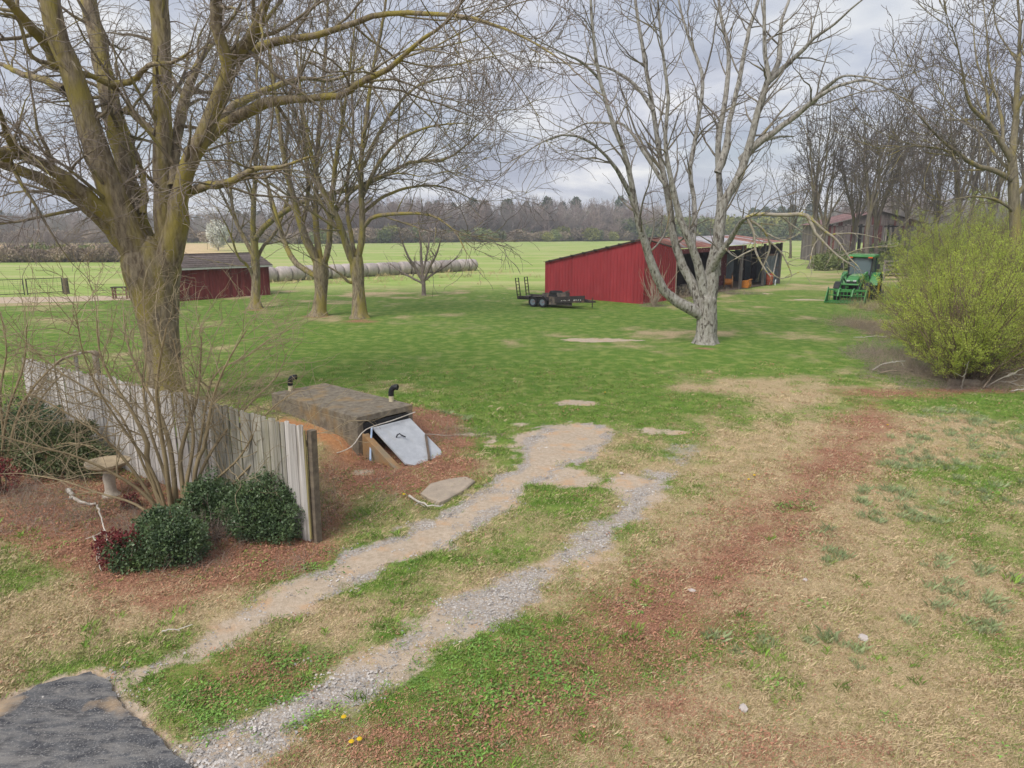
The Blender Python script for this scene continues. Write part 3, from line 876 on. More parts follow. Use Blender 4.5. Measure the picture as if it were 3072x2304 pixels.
def spawn(Pts, R, cnt, r, n, length, ang, trop, wander, tlo=.25, thi=1.0, rfac=.6, rtip=.004, rmax=None, shape=.5, apical=True):
    N = len(Pts); m = Pts.shape[1]
    par = np.repeat(np.arange(N), cnt)
    M = len(par)
    t = r.uniform(tlo, thi, M)
    if apical and np.ndim(cnt):                       # the parent's tip always carries on
        first = np.concatenate([[0], np.cumsum(cnt)[:-1]])[np.asarray(cnt) > 0]
        t[first] = 1.0
    f = t * (m - 1); i = np.minimum(f.astype(int), m - 2); w = (f - i)[:, None]
    b = Pts[par, i] * (1 - w) + Pts[par, i + 1] * w
    T = Pts[par, i + 1] - Pts[par, i]; T /= np.linalg.norm(T, axis=1, keepdims=True) + 1e-12
    rb = R[par, i] * (1 - w[:, 0]) + R[par, i + 1] * w[:, 0]
    pr = r.normal(0, 1, (M, 3)); pr -= T * np.sum(pr * T, 1, keepdims=True); pr /= np.linalg.norm(pr, axis=1, keepdims=True) + 1e-12
    A = np.radians(r.normal(ang[0], ang[1], M)); A = np.where(t > .985, A * .35, A)[:, None]
    d = np.cos(A) * T + np.sin(A) * pr
    Ln = r.uniform(length[0], length[1], M) * (1 - shape * (t - tlo) / max(thi - tlo, 1e-6))
    step = (Ln / (n - 1))[:, None]
    out = np.zeros((M, n, 3)); out[:, 0] = b
    p = b
    tr = np.array(trop)[None, :]
    for k in range(1, n):
        d = d + r.normal(0, wander, (M, 3)) + tr
        d /= np.linalg.norm(d, axis=1, keepdims=True) + 1e-12
        p = p + d * step
        out[:, k] = p
    r0 = rb * rfac
    if rmax is not None: r0 = np.minimum(r0, rmax)
    r0 = np.maximum(r0, rtip * 1.15)
    s = np.linspace(0, 1, n)[None, :]
    RR = r0[:, None] * (1 - s) + rtip * s
    return out, RR


def seglen(Pts):
    return np.linalg.norm(np.diff(Pts, axis=1), axis=2).sum(1)


def per_m(Pts, d, r, lo=1):
    return np.maximum(lo, np.floor(seglen(Pts) * d + r.uniform(0, 1, len(Pts)))).astype(int)


def merge(parts):
    V = []; Q = []; o = 0
    for v, q in parts:
        V.append(v); Q.append(q + o); o += len(v)
    return np.concatenate(V), np.concatenate(Q)


def limb_world(pts, Y0, Yend, n):
    """pixel skeleton (x, y, width) -> world polyline and radii; depth runs from Y0 to Yend along the limb"""
    pts = np.array(pts, float)
    s = np.linspace(0, 1, len(pts))
    W = []
    for (x, y, w), t in zip(pts, s):
        Y = Y0 + (Yend - Y0) * t ** 1.3
        q = P(x, y, Y)
        W.append([*q, .5 * w * pxm(x, y, Y)])
    W = cat_rom(np.array(W), n)
    return W[:, :3], np.maximum(W[:, 3], .006)


def flare_trunk(mb_pts, radii, k, r, roots=6, amp=.30, h=.9):
    """trunk tube whose foot spreads into root ridges"""
    V, q = tubes(mb_pts[None], radii[None], k)
    n = len(mb_pts)
    V = V.reshape(n, k, 3)
    z0 = mb_pts[0, 2]
    ph = r.uniform(0, 6.28)
    a = np.linspace(0, 2 * PI, k, endpoint=False)
    lob = (.5 + .5 * np.cos(roots * a + ph)) ** 1.5
    for i in range(n):
        f = max(0, 1 - (mb_pts[i, 2] - z0) / h) ** 2.2
        g = .05 * np.sin(5 * a + ph * 2 + i * .25) + .03 * np.sin(9 * a + i * .6)
        sc_ = 1 + f * (.28 + amp * 1.6 * lob) + g
        V[i] = mb_pts[i] + (V[i] - mb_pts[i]) * sc_[:, None]
    return V.reshape(-1, 3), q


def bark(name, c, c2, moss=None, mosslo=.45, mosshi=.62, dark=None, scale=7):
    return mat(name, c, c2, scale=scale, stretch=(1, 1, .28), rough=.95, bump=.05, bscale=scale * 1.3, c3=moss, scale3=2.6, lo3=mosslo, hi3=mosshi, spec=.1, detail=8)


def make_tree(name, base, trunk, limbs, mats, seed, lv, label, cat='tree', trunk_k=20, group=None, minor=None, flare=(.30, .9)):
    """skeleton limbs as parts of their own; boughs and twigs grown from them as two more parts.
    base: world point; trunk, limbs: world polylines (points, radii)"""
    r = np.random.default_rng(seed)
    root = empty(name, base, 0, label, cat, group)
    b = np.array(base, float)
    if trunk is not None:
        V, q = flare_trunk(trunk[0], trunk[1], trunk_k, r, amp=flare[0], h=flare[1])
        link('trunk', mesh_np('trunk', V - b, quads=q, smooth=True), mats[0], root)
    n = 18
    LP = []; LR = []
    for (pp, rr) in limbs:
        pp = pp + r.normal(0, 1, pp.shape) * rr[:, None] * .12
        V, q = tubes(pp[None], rr[None], 12 if rr[0] > .05 else 8, bumpy=.03)
        link('limb', mesh_np('limb', V - b, quads=q, smooth=True), mats[0], root)
        W = cat_rom(np.column_stack([pp, rr]), n)
        LP.append(W[:, :3]); LR.append(W[:, 3])
    Pp, Rr = np.array(LP), np.array(LR)
    if minor is not None:
        Pp = np.concatenate([Pp, minor[0]]); Rr = np.concatenate([Rr, minor[1]])
    bough = []; twig = []
    for k, L in enumerate(lv):
        cnt = per_m(Pp, L['den'], r, L.get('min', 1))
        P0, R0_ = Pp, Rr
        Pp, Rr = spawn(Pp, Rr, cnt, r, L['n'], L['len'], L['ang'], L['trop'], L['wander'], L.get('tlo', .2), 1.0, L.get('rf', .55), L['tip'], L.get('rmax'), L.get('shape', .45))
        ok = Pp[:, :, 2].min(1) > L.get('zmin', .3)
        Pp, Rr = Pp[ok], Rr[ok]
        (bough if L['k'] >= 5 else twig).append(tubes(Pp, Rr, L['k']))
        if L.get('keep'):
            Pp = np.concatenate([P0, Pp]); Rr = np.concatenate([R0_, Rr])
    if bough:
        V, q = merge(bough)
        tag(link('boughs', mesh_np('boughs', V - b, quads=q, smooth=True), mats[1], root), kind='stuff')
    if twig:
        V, q = merge(twig)
        tag(link('twigs', mesh_np('twigs', V - b, quads=q), mats[2], root), kind='stuff')
    return root


def LV(den, n, ln, ang, trop, wander, tip, k, **kw):
    return dict(den=den, n=n, len=ln, ang=ang, trop=trop, wander=wander, tip=tip, k=k, **kw)


# ---- the mossy old shade tree behind the plank fence
m_moss = bark('mossy_bark', (.34, .285, .20), (.13, .10, .07), (.30, .25, .075), .44, .62, scale=13)
m_moss2 = bark('bough_bark', (.27, .225, .165), (.14, .115, .085), (.26, .225, .085), .5, .66, scale=10)
m_twig = mat('twig_bark', (.28, .235, .205), (.175, .145, .125), scale=4, rough=.95, spec=.1)
m_twigd = mat('dark_twig', (.20, .17, .15), (.12, .10, .09), scale=4, rough=.95, spec=.1)
TY = 17.5
tb = P(500, 1223, TY); tb[2] = hz(tb) - .05
tp, tr_ = limb_world([(500, 1238, 124), (497, 1160, 104), (492, 1080, 98), (480, 980, 108), (464, 880, 132), (452, 810, 160), (444, 765, 146), (442, 730, 110), (442, 705, 50)], TY, TY, 26)
limbs = []
for (pts, dy) in [
    ([(445, 900, 90), (425, 800, 112), (398, 735, 112), (345, 600, 95), (300, 460, 90), (240, 300, 82), (190, 150, 75), (150, 0, 68), (115, -150, 55), (90, -320, 40), (75, -500, 18)], -1.5),
    ([(455, 880, 80), (440, 780, 88), (425, 700, 80), (388, 560, 72), (352, 400, 75), (320, 250, 66), (285, 100, 60), (262, -60, 52), (250, -260, 36), (262, -480, 16)], 2.0),
    ([(475, 920, 90), (480, 830, 100), (490, 740, 88), (491, 560, 70), (487, 400, 65), (487, 250, 65), (485, 100, 68), (478, -80, 58), (470, -280, 40), (480, -520, 16)], .5),
    ([(480, 900, 80), (503, 800, 88), (528, 700, 78), (548, 560, 62), (588, 450, 64), (650, 310, 55), (682, 200, 46), (650, 90, 44), (655, -50, 38), (690, -250, 24), (700, -420, 10)], -2.5),
    ([(660, 260, 40), (690, 185, 42), (760, 105, 38), (800, 0, 30), (850, -120, 22), (880, -250, 10)], -5.0),
    ([(600, 440, 34), (680, 370, 38), (800, 312, 36), (900, 296, 28), (1024, 287, 25), (1061, 259, 24), (1117, 231, 22), (1177, 199, 20), (1246, 134, 16), (1325, 79, 12), (1380, 18, 8), (1400, -60, 5)], -6.0),
    ([(675, 195, 30), (764, 148, 32), (833, 125, 28), (926, 111, 25), (1024, 83, 22), (1140, 42, 20), (1325, 42, 16), (1441, 60, 11), (1580, 116, 8), (1700, 190, 5)], -5.0),
    ([(545, 590, 36), (600, 562, 30), (690, 545, 26), (760, 508, 20), (840, 500, 13), (930, 470, 8)], -4.0),
    ([(600, 420, 30), (690, 330, 28), (760, 290, 24), (850, 250, 20), (920, 235, 15), (1000, 240, 11), (1090, 200, 7)], 3.5),
    ([(415, 760, 60), (370, 690, 58), (285, 610, 54), (200, 535, 46), (100, 480, 42), (40, 440, 30), (10, 370, 20), (0, 330, 14), (-40, 270, 8)], -4.0),
    ([(400, 770, 70), (300, 650, 52), (200, 575, 44), (100, 525, 40), (0, 490, 36), (-90, 470, 28), (-220, 440, 16)], -2.0),
    ([(85, 475, 30), (60, 455, 48), (0, 462, 46), (-60, 470, 36), (-140, 440, 18)], -5.0),
    ([(345, 262, 22), (292, 236, 18), (225, 212, 18), (150, 190, 16), (90, 165, 15), (55, 60, 12), (0, 40, 9), (-60, 30, 5)], -3.0),
    ([(190, 268, 30), (130, 240, 24), (60, 220, 20), (0, 190, 15), (-80, 170, 8)], 2.0),
    ([(172, 190, 48), (140, 130, 44), (90, 80, 36), (30, 10, 28), (-40, -50, 18)], -2.0),
    ([(460, 400, 28), (420, 360, 26), (385, 330, 24), (368, 335, 18)], 1.0),
    ([(515, 560, 30), (545, 330, 34), (600, 180, 22), (640, 130, 12)], 4.0),
    ([(430, 640, 26), (430, 540, 20), (395, 430, 18), (360, 330, 12)], 2.5),
    ([(335, 255, 26), (400, 240, 20), (450, 195, 16), (520, 185, 12), (580, 150, 8)], -2.0),
]:
    pts = [(x, y, w * (.88 if i < 3 else .80)) for i, (x, y, w) in enumerate(pts)]
    limbs.append(limb_world(pts, TY, TY + dy, 24))
TREE_LV = [LV(1.9, 8, (1.2, 3.8), (52, 16), (0, 0, .02), .13, .008, 6, tlo=.22, rf=.42, rmax=.05, zmin=1.8, shape=.4),
           LV(2.6, 6, (.5, 1.6), (48, 16), (0, 0, -.03), .16, .006, 4, rf=.5, rmax=.02, zmin=1.5),
           LV(4.2, 4, (.25, .8), (42, 15), (0, 0, -.06), .18, .005, 3, rf=.6, zmin=1.4),
           LV(3.6, 3, (.14, .42), (40, 15), (0, 0, -.05), .2, .0045, 3, rf=.7, zmin=1.4)]
shade = make_tree('shade_tree', tb, (tp, tr_), limbs, (m_moss, m_moss2, m_twig), 11, TREE_LV, 'huge bare shade tree with mossy forked trunk behind the plank fence', trunk_k=28, flare=(.2, 1.0))

r8 = np.random.default_rng(88)
AP = np.array([cat_rom(np.column_stack([a, b]), 14) for a, b in [(tp, tr_)] + limbs[:4] + limbs[9:11]])
AP = AP[:, :12]; AR = AP[:, :, 3]; AP = AP[:, :, :3]
S1, Q1 = spawn(AP, AR, np.array([75, 60, 40, 50, 60, 45, 45]), r8, 8, (.5, 1.7), (62, 16), (0, -.02, -.10), .12, .15, .95, .1, .004, .009, .1, apical=False)
S2, Q2 = spawn(S1, Q1, per_m(S1, 3.2, r8), r8, 5, (.2, .7), (45, 15), (0, 0, -.08), .15, .2, 1, .7, .0038)
ok1 = S1[:, :, 2].min(1) > 2.0; ok2 = S2[:, :, 2].min(1) > 1.9
V, q = merge([tubes(S1[ok1], Q1[ok1], 4), tubes(S2[ok2], Q2[ok2], 3)])
tag(link('sprouts', mesh_np('sprouts', V - tb, quads=q), mat('sprout_bark', (.40, .34, .27), (.27, .22, .17), scale=4), shade), kind='stuff')

# ---- the pale grey multi-stemmed tree in the middle of the yard
m_grey = mat('grey_bark', (.42, .405, .375), (.215, .195, .165), scale=12, stretch=(1, 1, .4), rough=.95, bump=.04, bscale=16, c3=(.11, .095, .08), scale3=10, lo3=.555, hi3=.63, spec=.1, detail=8)
m_grey2 = bark('grey_bough', (.29, .265, .235), (.16, .14, .12), (.27, .22, .12), .52, .68)
m_gtwig = mat('grey_twig', (.22, .185, .165), (.14, .11, .10), scale=4, rough=.95, spec=.1)
gb = G(2118, 1030); gb[2] = hz(gb) - .05
GY = float(gb[1])
gtp, gtr = limb_world([(2116, 1046, 68), (2118, 1010, 62), (2120, 960, 58), (2122, 915, 54), (2121, 895, 56), (2120, 878, 36), (2120, 870, 10)], GY, GY, 22)
limbs = []
for (pts, dy) in [
    ([(2118, 960, 24), (2085, 935, 46), (2010, 893, 46), (1968, 830, 44), (1947, 765, 40), (1927, 700, 36), (1910, 640, 33), (1897, 560, 28), (1880, 480, 25), (1842, 380, 22), (1800, 240, 18), (1780, 100, 15), (1768, -60, 12), (1750, -250, 7)], -2.5),
    ([(2114, 1000, 20), (2106, 930, 42), (2078, 850, 46), (2035, 765, 40), (2013, 660, 34), (1998, 560, 30), (1977, 450, 25), (1960, 330, 22), (1930, 160, 18), (1905, 0, 14), (1885, -160, 9)], 1.5),
    ([(2120, 980, 20), (2116, 890, 40), (2090, 772, 40), (2064, 720, 36), (2026, 600, 30), (2010, 520, 24), (1996, 420, 20), (2005, 300, 17), (1990, 170, 14), (1975, 20, 10), (1970, -120, 6)], -1.5),
    ([(2075, 740, 30), (2080, 690, 26), (2084, 620, 22), (2071, 509, 22), (2094, 370, 20), (2108, 231, 17), (2076, 139, 14), (2048, 55, 11), (2020, -80, 7)], 2.5),
    ([(2120, 1000, 22), (2126, 890, 58), (2140, 800, 62), (2152, 720, 56), (2172, 602, 46), (2215, 532, 40), (2247, 440, 36), (2289, 278, 30), (2307, 240, 28), (2296, 185, 20), (2293, 60, 17), (2293, -80, 12), (2290, -230, 7)], -1.0),
    ([(2300, 250, 22), (2335, 185, 20), (2344, 70, 16), (2367, 0, 13), (2400, -120, 8)], 0.5),
    ([(2305, 245, 20), (2372, 185, 18), (2441, 116, 16), (2500, 75, 12), (2557, 23, 9), (2640, -40, 5)], -3.0),
    ([(2145, 830, 40), (2150, 720, 34), (2160, 610, 30), (2154, 440, 28), (2178, 278, 24), (2187, 162, 20), (2165, 60, 15), (2150, -60, 11), (2140, -200, 6)], 2.5),
    ([(2152, 520, 28), (2180, 440, 26), (2188, 370, 25), (2219, 231, 22), (2247, 93, 19), (2275, 0, 15), (2300, -130, 9)], 1.0),
    ([(2225, 480, 32), (2255, 446, 32), (2326, 393, 28), (2395, 343, 26), (2441, 301, 22), (2511, 259, 16), (2603, 241, 11), (2696, 287, 6)], -3.5),
    ([(2441, 305, 18), (2480, 262, 15), (2534, 228, 11), (2626, 236, 7)], -2.0),
    ([(2120, 830, 34), (2150, 778, 30), (2190, 720, 27), (2222, 668, 22), (2240, 655, 12)], -3.0),
    ([(1905, 620, 22), (1870, 540, 18), (1820, 470, 15), (1760, 420, 13), (1690, 405, 11), (1620, 430, 8), (1560, 470, 5)], -4.0),
    ([(2000, 560, 18), (1940, 470, 14), (1880, 380, 12), (1830, 370, 10), (1760, 370, 8), (1700, 400, 5)], 3.0),
    ([(1800, 240, 12), (1750, 190, 10), (1690, 160, 8), (1610, 120, 5)], -2.5),
    ([(1960, 330, 15), (1900, 250, 12), (1810, 200, 10), (1720, 190, 8), (1600, 185, 5)], 2.0),
    ([(2240, 460, 16), (2270, 430, 14), (2340, 410, 11), (2380, 410, 7)], 3.0),
]:
    pts = [(x, y, w * (.80 if i < 2 else .62)) for i, (x, y, w) in enumerate(pts)]
    limbs.append(limb_world(pts, GY, GY + dy, 22))
GREY_LV = [LV(.16, 18, (2.5, 5.0), (24, 8), (0, 0, .025), .05, .014, 6, tlo=.3, rf=.55, zmin=2.5, shape=.3, min=0, keep=1),
           LV(1.5, 8, (1.0, 3.0), (46, 15), (0, 0, .045), .13, .011, 6, tlo=.25, rf=.42, rmax=.045, zmin=2.2, shape=.4),
           LV(1.9, 6, (.5, 1.5), (45, 15), (0, 0, .0), .16, .0075, 4, rf=.5, rmax=.022, zmin=2.2),
           LV(3.4, 4, (.25, .8), (42, 15), (0, 0, -.01), .18, .006, 3, rf=.6, zmin=2.2),
           LV(2.4, 3, (.15, .45), (40, 15), (0, 0, -.01), .2, .006, 3, rf=.7, zmin=2.2)]
grey = make_tree('yard_tree', gb, (gtp, gtr), limbs, (m_grey, m_grey2, m_gtwig), 23, GREY_LV, 'bare pale grey tree with many stems in front of the red shed', trunk_k=24, flare=(.25, .7))

# the broken limb hanging from it
m_dead = mat('dead_limb', (.40, .365, .30), (.25, .215, .16), scale=8, rough=.9, c3=(.35, .31, .08), scale3=5, lo3=.55, hi3=.65)
hb = P(2240, 650, GY - 2.6)
hung = empty('broken_limb', hb, 0, 'pale broken tree limb hanging down between the grey tree and the tractor', 'branch')
lim = []
for pts in [[(2236, 652, 14), (2270, 642, 16), (2340, 645, 16), (2420, 646, 17), (2440, 690, 13), (2465, 720, 10), (2510, 765, 8), (2560, 800, 5)],
            [(2425, 648, 14), (2470, 690, 12), (2510, 720, 9), (2545, 770, 7), (2575, 800, 4)],
            [(2240, 655, 13), (2262, 700, 11), (2266, 750, 9), (2290, 800, 7), (2312, 830, 4)], [(2250, 660, 11), (2290, 690, 10), (2310, 740, 9), (2285, 810, 5)],
            [(2305, 720, 8), (2345, 760, 7), (2370, 810, 5), (2375, 830, 3)], [(2268, 745, 7), (2235, 760, 7), (2205, 777, 4)], [(2340, 646, 8), (2370, 670, 6), (2405, 695, 4)],
            [(2300, 700, 7), (2350, 720, 5), (2400, 700, 4)], [(2470, 700, 7), (2440, 740, 5), (2430, 790, 3)], [(2480, 705, 6), (2560, 700, 5), (2640, 715, 3)], [(2520, 770, 5), (2590, 745, 4), (2680, 740, 2.5)],
            [(2300, 800, 4), (2340, 835, 4), (2400, 815, 3)]]:
    pts = [(x, y, w * .72) for x, y, w in pts]
    lim.append(limb_world(pts, GY - 2.6, GY - 2.6 + rng.uniform(-1.2, .6), 14))
tw = []
for i, (pp, rr) in enumerate(lim):
    V, q = tubes(pp[None], rr[None], 7)
    link('limb', mesh_np('limb', V - hb, quads=q, smooth=True), m_dead, hung)
r9 = np.random.default_rng(9)
HP = np.array([a for a, _ in lim]); HR = np.array([b for _, b in lim])
HP, HR = spawn(HP, HR, per_m(HP, 3.0, r9), r9, 6, (.3, 1.1), (50, 18), (0, 0, -.06), .2, .15, 1, .5, .006)
H2, R2 = spawn(HP, HR, per_m(HP, 3.0, r9), r9, 4, (.15, .5), (45, 18), (0, 0, -.04), .2, .15, 1, .6, .005)
V, q = merge([tubes(HP, HR, 4), tubes(H2, R2, 3)])
tag(link('twigs', mesh_np('twigs', V - hb, quads=q), m_dead, hung), kind='stuff')


# ---- the two mossy trees and the slim one in the middle left
def pair(name, base_px, trunk_px, limb_px, seed, label, lv=None, mats=(m_moss, m_moss2, m_twigd)):
    b = G(*base_px); b[2] = hz(b) - .04
    Y = float(b[1])
    t = limb_world([(x, y, w * .84) for x, y, w in trunk_px], Y, Y, 16)
    r = np.random.default_rng(seed)
    ls = [limb_world([(x, y, w * .72) for x, y, w in p], Y, Y + d, 18) for p, d in limb_px]
    return make_tree(name, b, t, ls, mats, seed, lv, label, trunk_k=16, flare=(.5, .6))


MID_LV = [LV(.42, 18, (3.0, 7.5), (24, 9), (0, 0, .02), .045, .014, 6, tlo=.1, rf=.5, zmin=2.5, shape=.3, keep=1),
          LV(1.5, 7, (1.2, 4.0), (40, 14), (0, 0, .03), .12, .012, 5, tlo=.15, rf=.45, rmax=.05, zmin=2.0, shape=.4),
          LV(1.7, 6, (.6, 1.9), (42, 15), (0, 0, -.01), .16, .009, 4, rf=.5, rmax=.02, zmin=1.5),
          LV(2.7, 4, (.3, .9), (40, 15), (0, 0, -.03), .18, .0075, 3, rf=.6, zmin=1.2),
          LV(1.9, 3, (.2, .6), (40, 15), (0, 0, -.04), .2, .0075, 3, rf=.7, zmin=1.2)]
pair('yard_tree', (957, 948), [(956, 956, 62), (958, 930, 52), (963, 870, 44), (962, 810, 54), (960, 775, 50)],
     [([(958, 800, 36), (935, 755, 36), (905, 690, 32), (882, 600, 26), (858, 500, 22), (835, 350, 17), (815, 200, 13), (800, 60, 9), (790, -80, 5)], -3),
      ([(962, 790, 30), (956, 750, 28), (946, 640, 24), (950, 500, 20), (965, 300, 16), (980, 100, 11), (985, -60, 7)], 2),
      ([(968, 800, 28), (985, 745, 26), (990, 650, 23), (1002, 520, 19), (1030, 350, 14), (1052, 180, 10), (1070, 20, 6)], -2),
      ([(945, 830, 22), (890, 790, 24), (856, 730, 20), (830, 650, 16), (800, 540, 12), (770, 440, 9), (730, 330, 5)], 2.5),
      ([(905, 690, 18), (925, 560, 16), (915, 430, 13), (900, 280, 10), (905, 120, 6)], 3),
      ([(990, 660, 16), (1040, 590, 13), (1110, 540, 10), (1190, 520, 7), (1260, 530, 4)], -3)], 31, 'mossy bare tree standing left of the pair beside the hay bales', MID_LV)
pair('yard_tree', (1078, 955), [(1079, 966, 66), (1078, 935, 54), (1076, 870, 42), (1072, 810, 50), (1068, 770, 46)],
     [([(1068, 800, 32), (1050, 768, 32), (1030, 700, 28), (1005, 640, 25), (962, 560, 20), (932, 450, 16), (905, 300, 12), (890, 150, 8)], -3),
      ([(1070, 775, 20), (1060, 740, 19), (1045, 660, 17), (1040, 560, 15), (1060, 400, 12), (1055, 250, 9), (1070, 100, 5)], 2.5),
      ([(1076, 770, 30), (1084, 720, 28), (1086, 640, 25), (1083, 520, 22), (1095, 380, 18), (1120, 200, 13), (1150, 50, 9), (1165, -80, 6)], -1),
      ([(1086, 690, 18), (1120, 652, 17), (1200, 640, 14), (1290, 645, 10), (1360, 690, 7), (1400, 760, 4)], -4),
      ([(1066, 850, 14), (1045, 845, 12), (1020, 822, 10), (985, 800, 6), (960, 790, 4)], -1),
      ([(1084, 600, 18), (1130, 500, 16), (1200, 420, 13), (1290, 380, 9), (1380, 370, 5)], -3),
      ([(1090, 500, 16), (1160, 360, 13), (1250, 260, 10), (1360, 230, 6)], 3),
      ([(1088, 640, 14), (1150, 590, 13), (1240, 560, 10), (1330, 560, 7), (1420, 600, 4)], 2)], 37, 'mossy bare tree on the right of the pair with spreading root foot', MID_LV)
pair('yard_tree', (767, 925), [(767, 930, 44), (766, 905, 34), (768, 840, 30), (764, 760, 28), (762, 700, 24)],
     [([(764, 740, 24), (760, 660, 22), (765, 540, 19), (772, 380, 15), (770, 200, 11), (780, 40, 7)], -2),
      ([(766, 720, 24), (800, 672, 24), (856, 634, 22), (926, 597, 20), (1024, 574, 18), (1093, 555, 17), (1163, 523, 15), (1232, 486, 13), (1325, 481, 10), (1371, 458, 8), (1440, 398, 5)], -7),
      ([(768, 780, 18), (735, 720, 17), (700, 640, 14), (690, 520, 11), (680, 380, 8), (660, 240, 5)], 2),
      ([(766, 790, 16), (790, 740, 14), (830, 690, 12), (860, 600, 9), (880, 480, 6)], 3),
      ([(765, 850, 13), (745, 800, 12), (715, 770, 10), (690, 700, 7), (660, 640, 4)], -2)], 41, 'slim bare tree standing just in front of the small dark red shed', MID_LV)

# ---- the low twiggy tree in front of the hay bales
sb = G(1271, 886); sb[2] = hz(sb) - .03
SY = float(sb[1])
st = limb_world([(1271, 890, 14), (1271, 860, 12), (1270, 835, 12)], SY, SY, 8)
ls = [limb_world(p, SY, SY + d, 10) for p, d in [
    ([(1270, 845, 10), (1250, 810, 9), (1225, 770, 7), (1205, 720, 4), (1190, 670, 2)], -.6), ([(1270, 840, 9), (1265, 790, 8), (1262, 730, 6), (1255, 660, 3)], .7),
    ([(1271, 840, 9), (1290, 800, 8), (1310, 760, 6), (1325, 710, 3)], -.8), ([(1272, 842, 8), (1310, 815, 6), (1350, 790, 4), (1375, 765, 2)], .5), ([(1268, 850, 7), (1230, 830, 6), (1195, 810, 4), (1170, 790, 2)], .8),
    ([(1268, 820, 7), (1285, 740, 5), (1290, 680, 3)], .9)]]
make_tree('small_tree', sb, st, ls, (m_twig, m_twig, m_twig), 43,
          [LV(2.6, 6, (.5, 1.4), (40, 15), (0, 0, .05), .13, .009, 4, zmin=.6), LV(4, 4, (.3, .9), (40, 15), (0, 0, .02), .16, .008, 3, zmin=.5), LV(3, 3, (.2, .5), (40, 15), (0, 0, .0), .16, .0075, 3, zmin=.5)],
          'low bare twiggy tree in front of the hay bales', trunk_k=10, flare=(.1, .2))


# ---- bare trees growing freely: tall ones round the old barn
def free_tree(name, seed, H, r0, nl, lv, spread=.42, fork=.33, lean=.04):
    r = np.random.default_rng(seed)
    n = 12
    z = np.linspace(0, fork * H, n)
    dr = r.normal(0, lean, 2)
    tp = np.column_stack([z * dr[0] + .1 * np.sin(z * .9), z * dr[1] + .1 * np.cos(z * .7) - .1, z])
    tr = r0 * (1 - .35 * z / max(z[-1], .01))
    limbs = []
    for i in range(nl):
        a = 2 * PI * i / nl + r.uniform(-.5, .5)
        sp = spread * r.uniform(.35, 1.1)
        d = np.array([math.cos(a) * sp, math.sin(a) * sp, 1.0]); d /= np.linalg.norm(d)
        t0 = r.uniform(.55, .98)
        p = tp[int(t0 * (n - 1))].copy(); pts = [p.copy()]
        L = (H - p[2]) * r.uniform(.75, 1.0) / max(d[2], .5) * .92
        for k in range(8):
            d = d + r.normal(0, .10, 3) + np.array([0, 0, .05]); d /= np.linalg.norm(d)
            p = p + d * L / 8; pts.append(p.copy())
        rr = r0 * r.uniform(.38, .6)
        limbs.append((np.array(pts), np.linspace(rr, .02, 9)))
    return (tp, tr), limbs


TALL_LV = [LV(1.0, 7, (2.0, 5.5), (40, 13), (0, 0, .05), .12, .024, 5, tlo=.05, rf=.45, rmax=.06, zmin=6.2, shape=.5),
           LV(1.5, 5, (.8, 2.6), (42, 14), (0, 0, .02), .15, .019, 3, rf=.5, rmax=.03, zmin=6.0),
           LV(1.9, 4, (.4, 1.4), (42, 14), (0, 0, .0), .17, .015, 3, rf=.6, zmin=5.8)]
m_tallb = bark('tall_bark', (.19, .165, .13), (.10, .085, .07), (.18, .155, .075), .5, .66)
m_twigt = mat('tall_twig', (.135, .11, .095), (.08, .066, .058), scale=4, rough=.95, spec=.1)
tall = []
for i, (seed, H, r0, nl) in enumerate([(51, 19, .28, 6), (52, 18, .23, 7)]):
    t, ls = free_tree('tall', seed, H, r0, nl, None)
    o = make_tree('tall_tree', (0, 0, 0), t, ls, (m_tallb, m_tallb, m_twigt), seed, TALL_LV, 'x', trunk_k=12, flare=(.3, .6))
    tall.append(o)
spots = [(2432, 806, 0, 1.0, .3, 'tall bare tree on the left end of the row by the old barn'), (2458, 806, 1, .92, 1.4, 'tall bare tree with trunk touching the leftmost one by the old barn'),
         (2548, 800, 1, .9, 2.2, 'tall bare tree in front of the left half of the old barn gable'), (2598, 812, 0, .95, 4.0, 'tall bare tree right behind the tractor cab roof'), (2622, 806, 1, 1.0, 5.4, 'tall bare tree in front of the old barn ridge'),
         (2700, 795, 0, .9, .9, 'tall bare tree at the right end of the old barn'), (2790, 790, 1, 1.05, 3.0, 'tall bare tree rising behind the light green shrubs'), (2890, 786, 0, 1.1, 2.5, 'tall dark bare tree behind the light green shrubs on the far right'), (2370, 775, 1, .8, 5.0, 'tall bare tree behind the open end of the red shed'), (2840, 800, 0, 1.15, 1.9, 'tall bare tree between the old barn and the yellow mossed tree'), (2950, 805, 1, 1.2, .4, 'tall bare tree just left of the yellow mossed tree trunk'), (2760, 778, 1, 1.15, 4.7, 'tall bare tree behind the right slope of the old barn roof'), (2680, 772, 0, 1.1, 5.9, 'tall bare tree behind the old barn ridge'), (2560, 768, 0, 1.0, 2.9, 'tall bare tree behind the left slope of the old barn roof'), (3050, 800, 0, 1.2, 3.6, 'tall bare tree behind the yellow mossed tree at the right edge')]
used = set()
for (px, py, k, s, rz, lab) in spots:
    o = tall[k] if k not in used else copy_tree(tall[k])
    used.add(k)
    p = G(px, py)
    o.location = (p[0], p[1], hz(p) - .05); o.rotation_euler = (0, 0, rz); o.scale = (s * 1.12, s * 1.12, s * 1.1)
    tag(o, lab, 'tree', 'bare trees around the old barn')

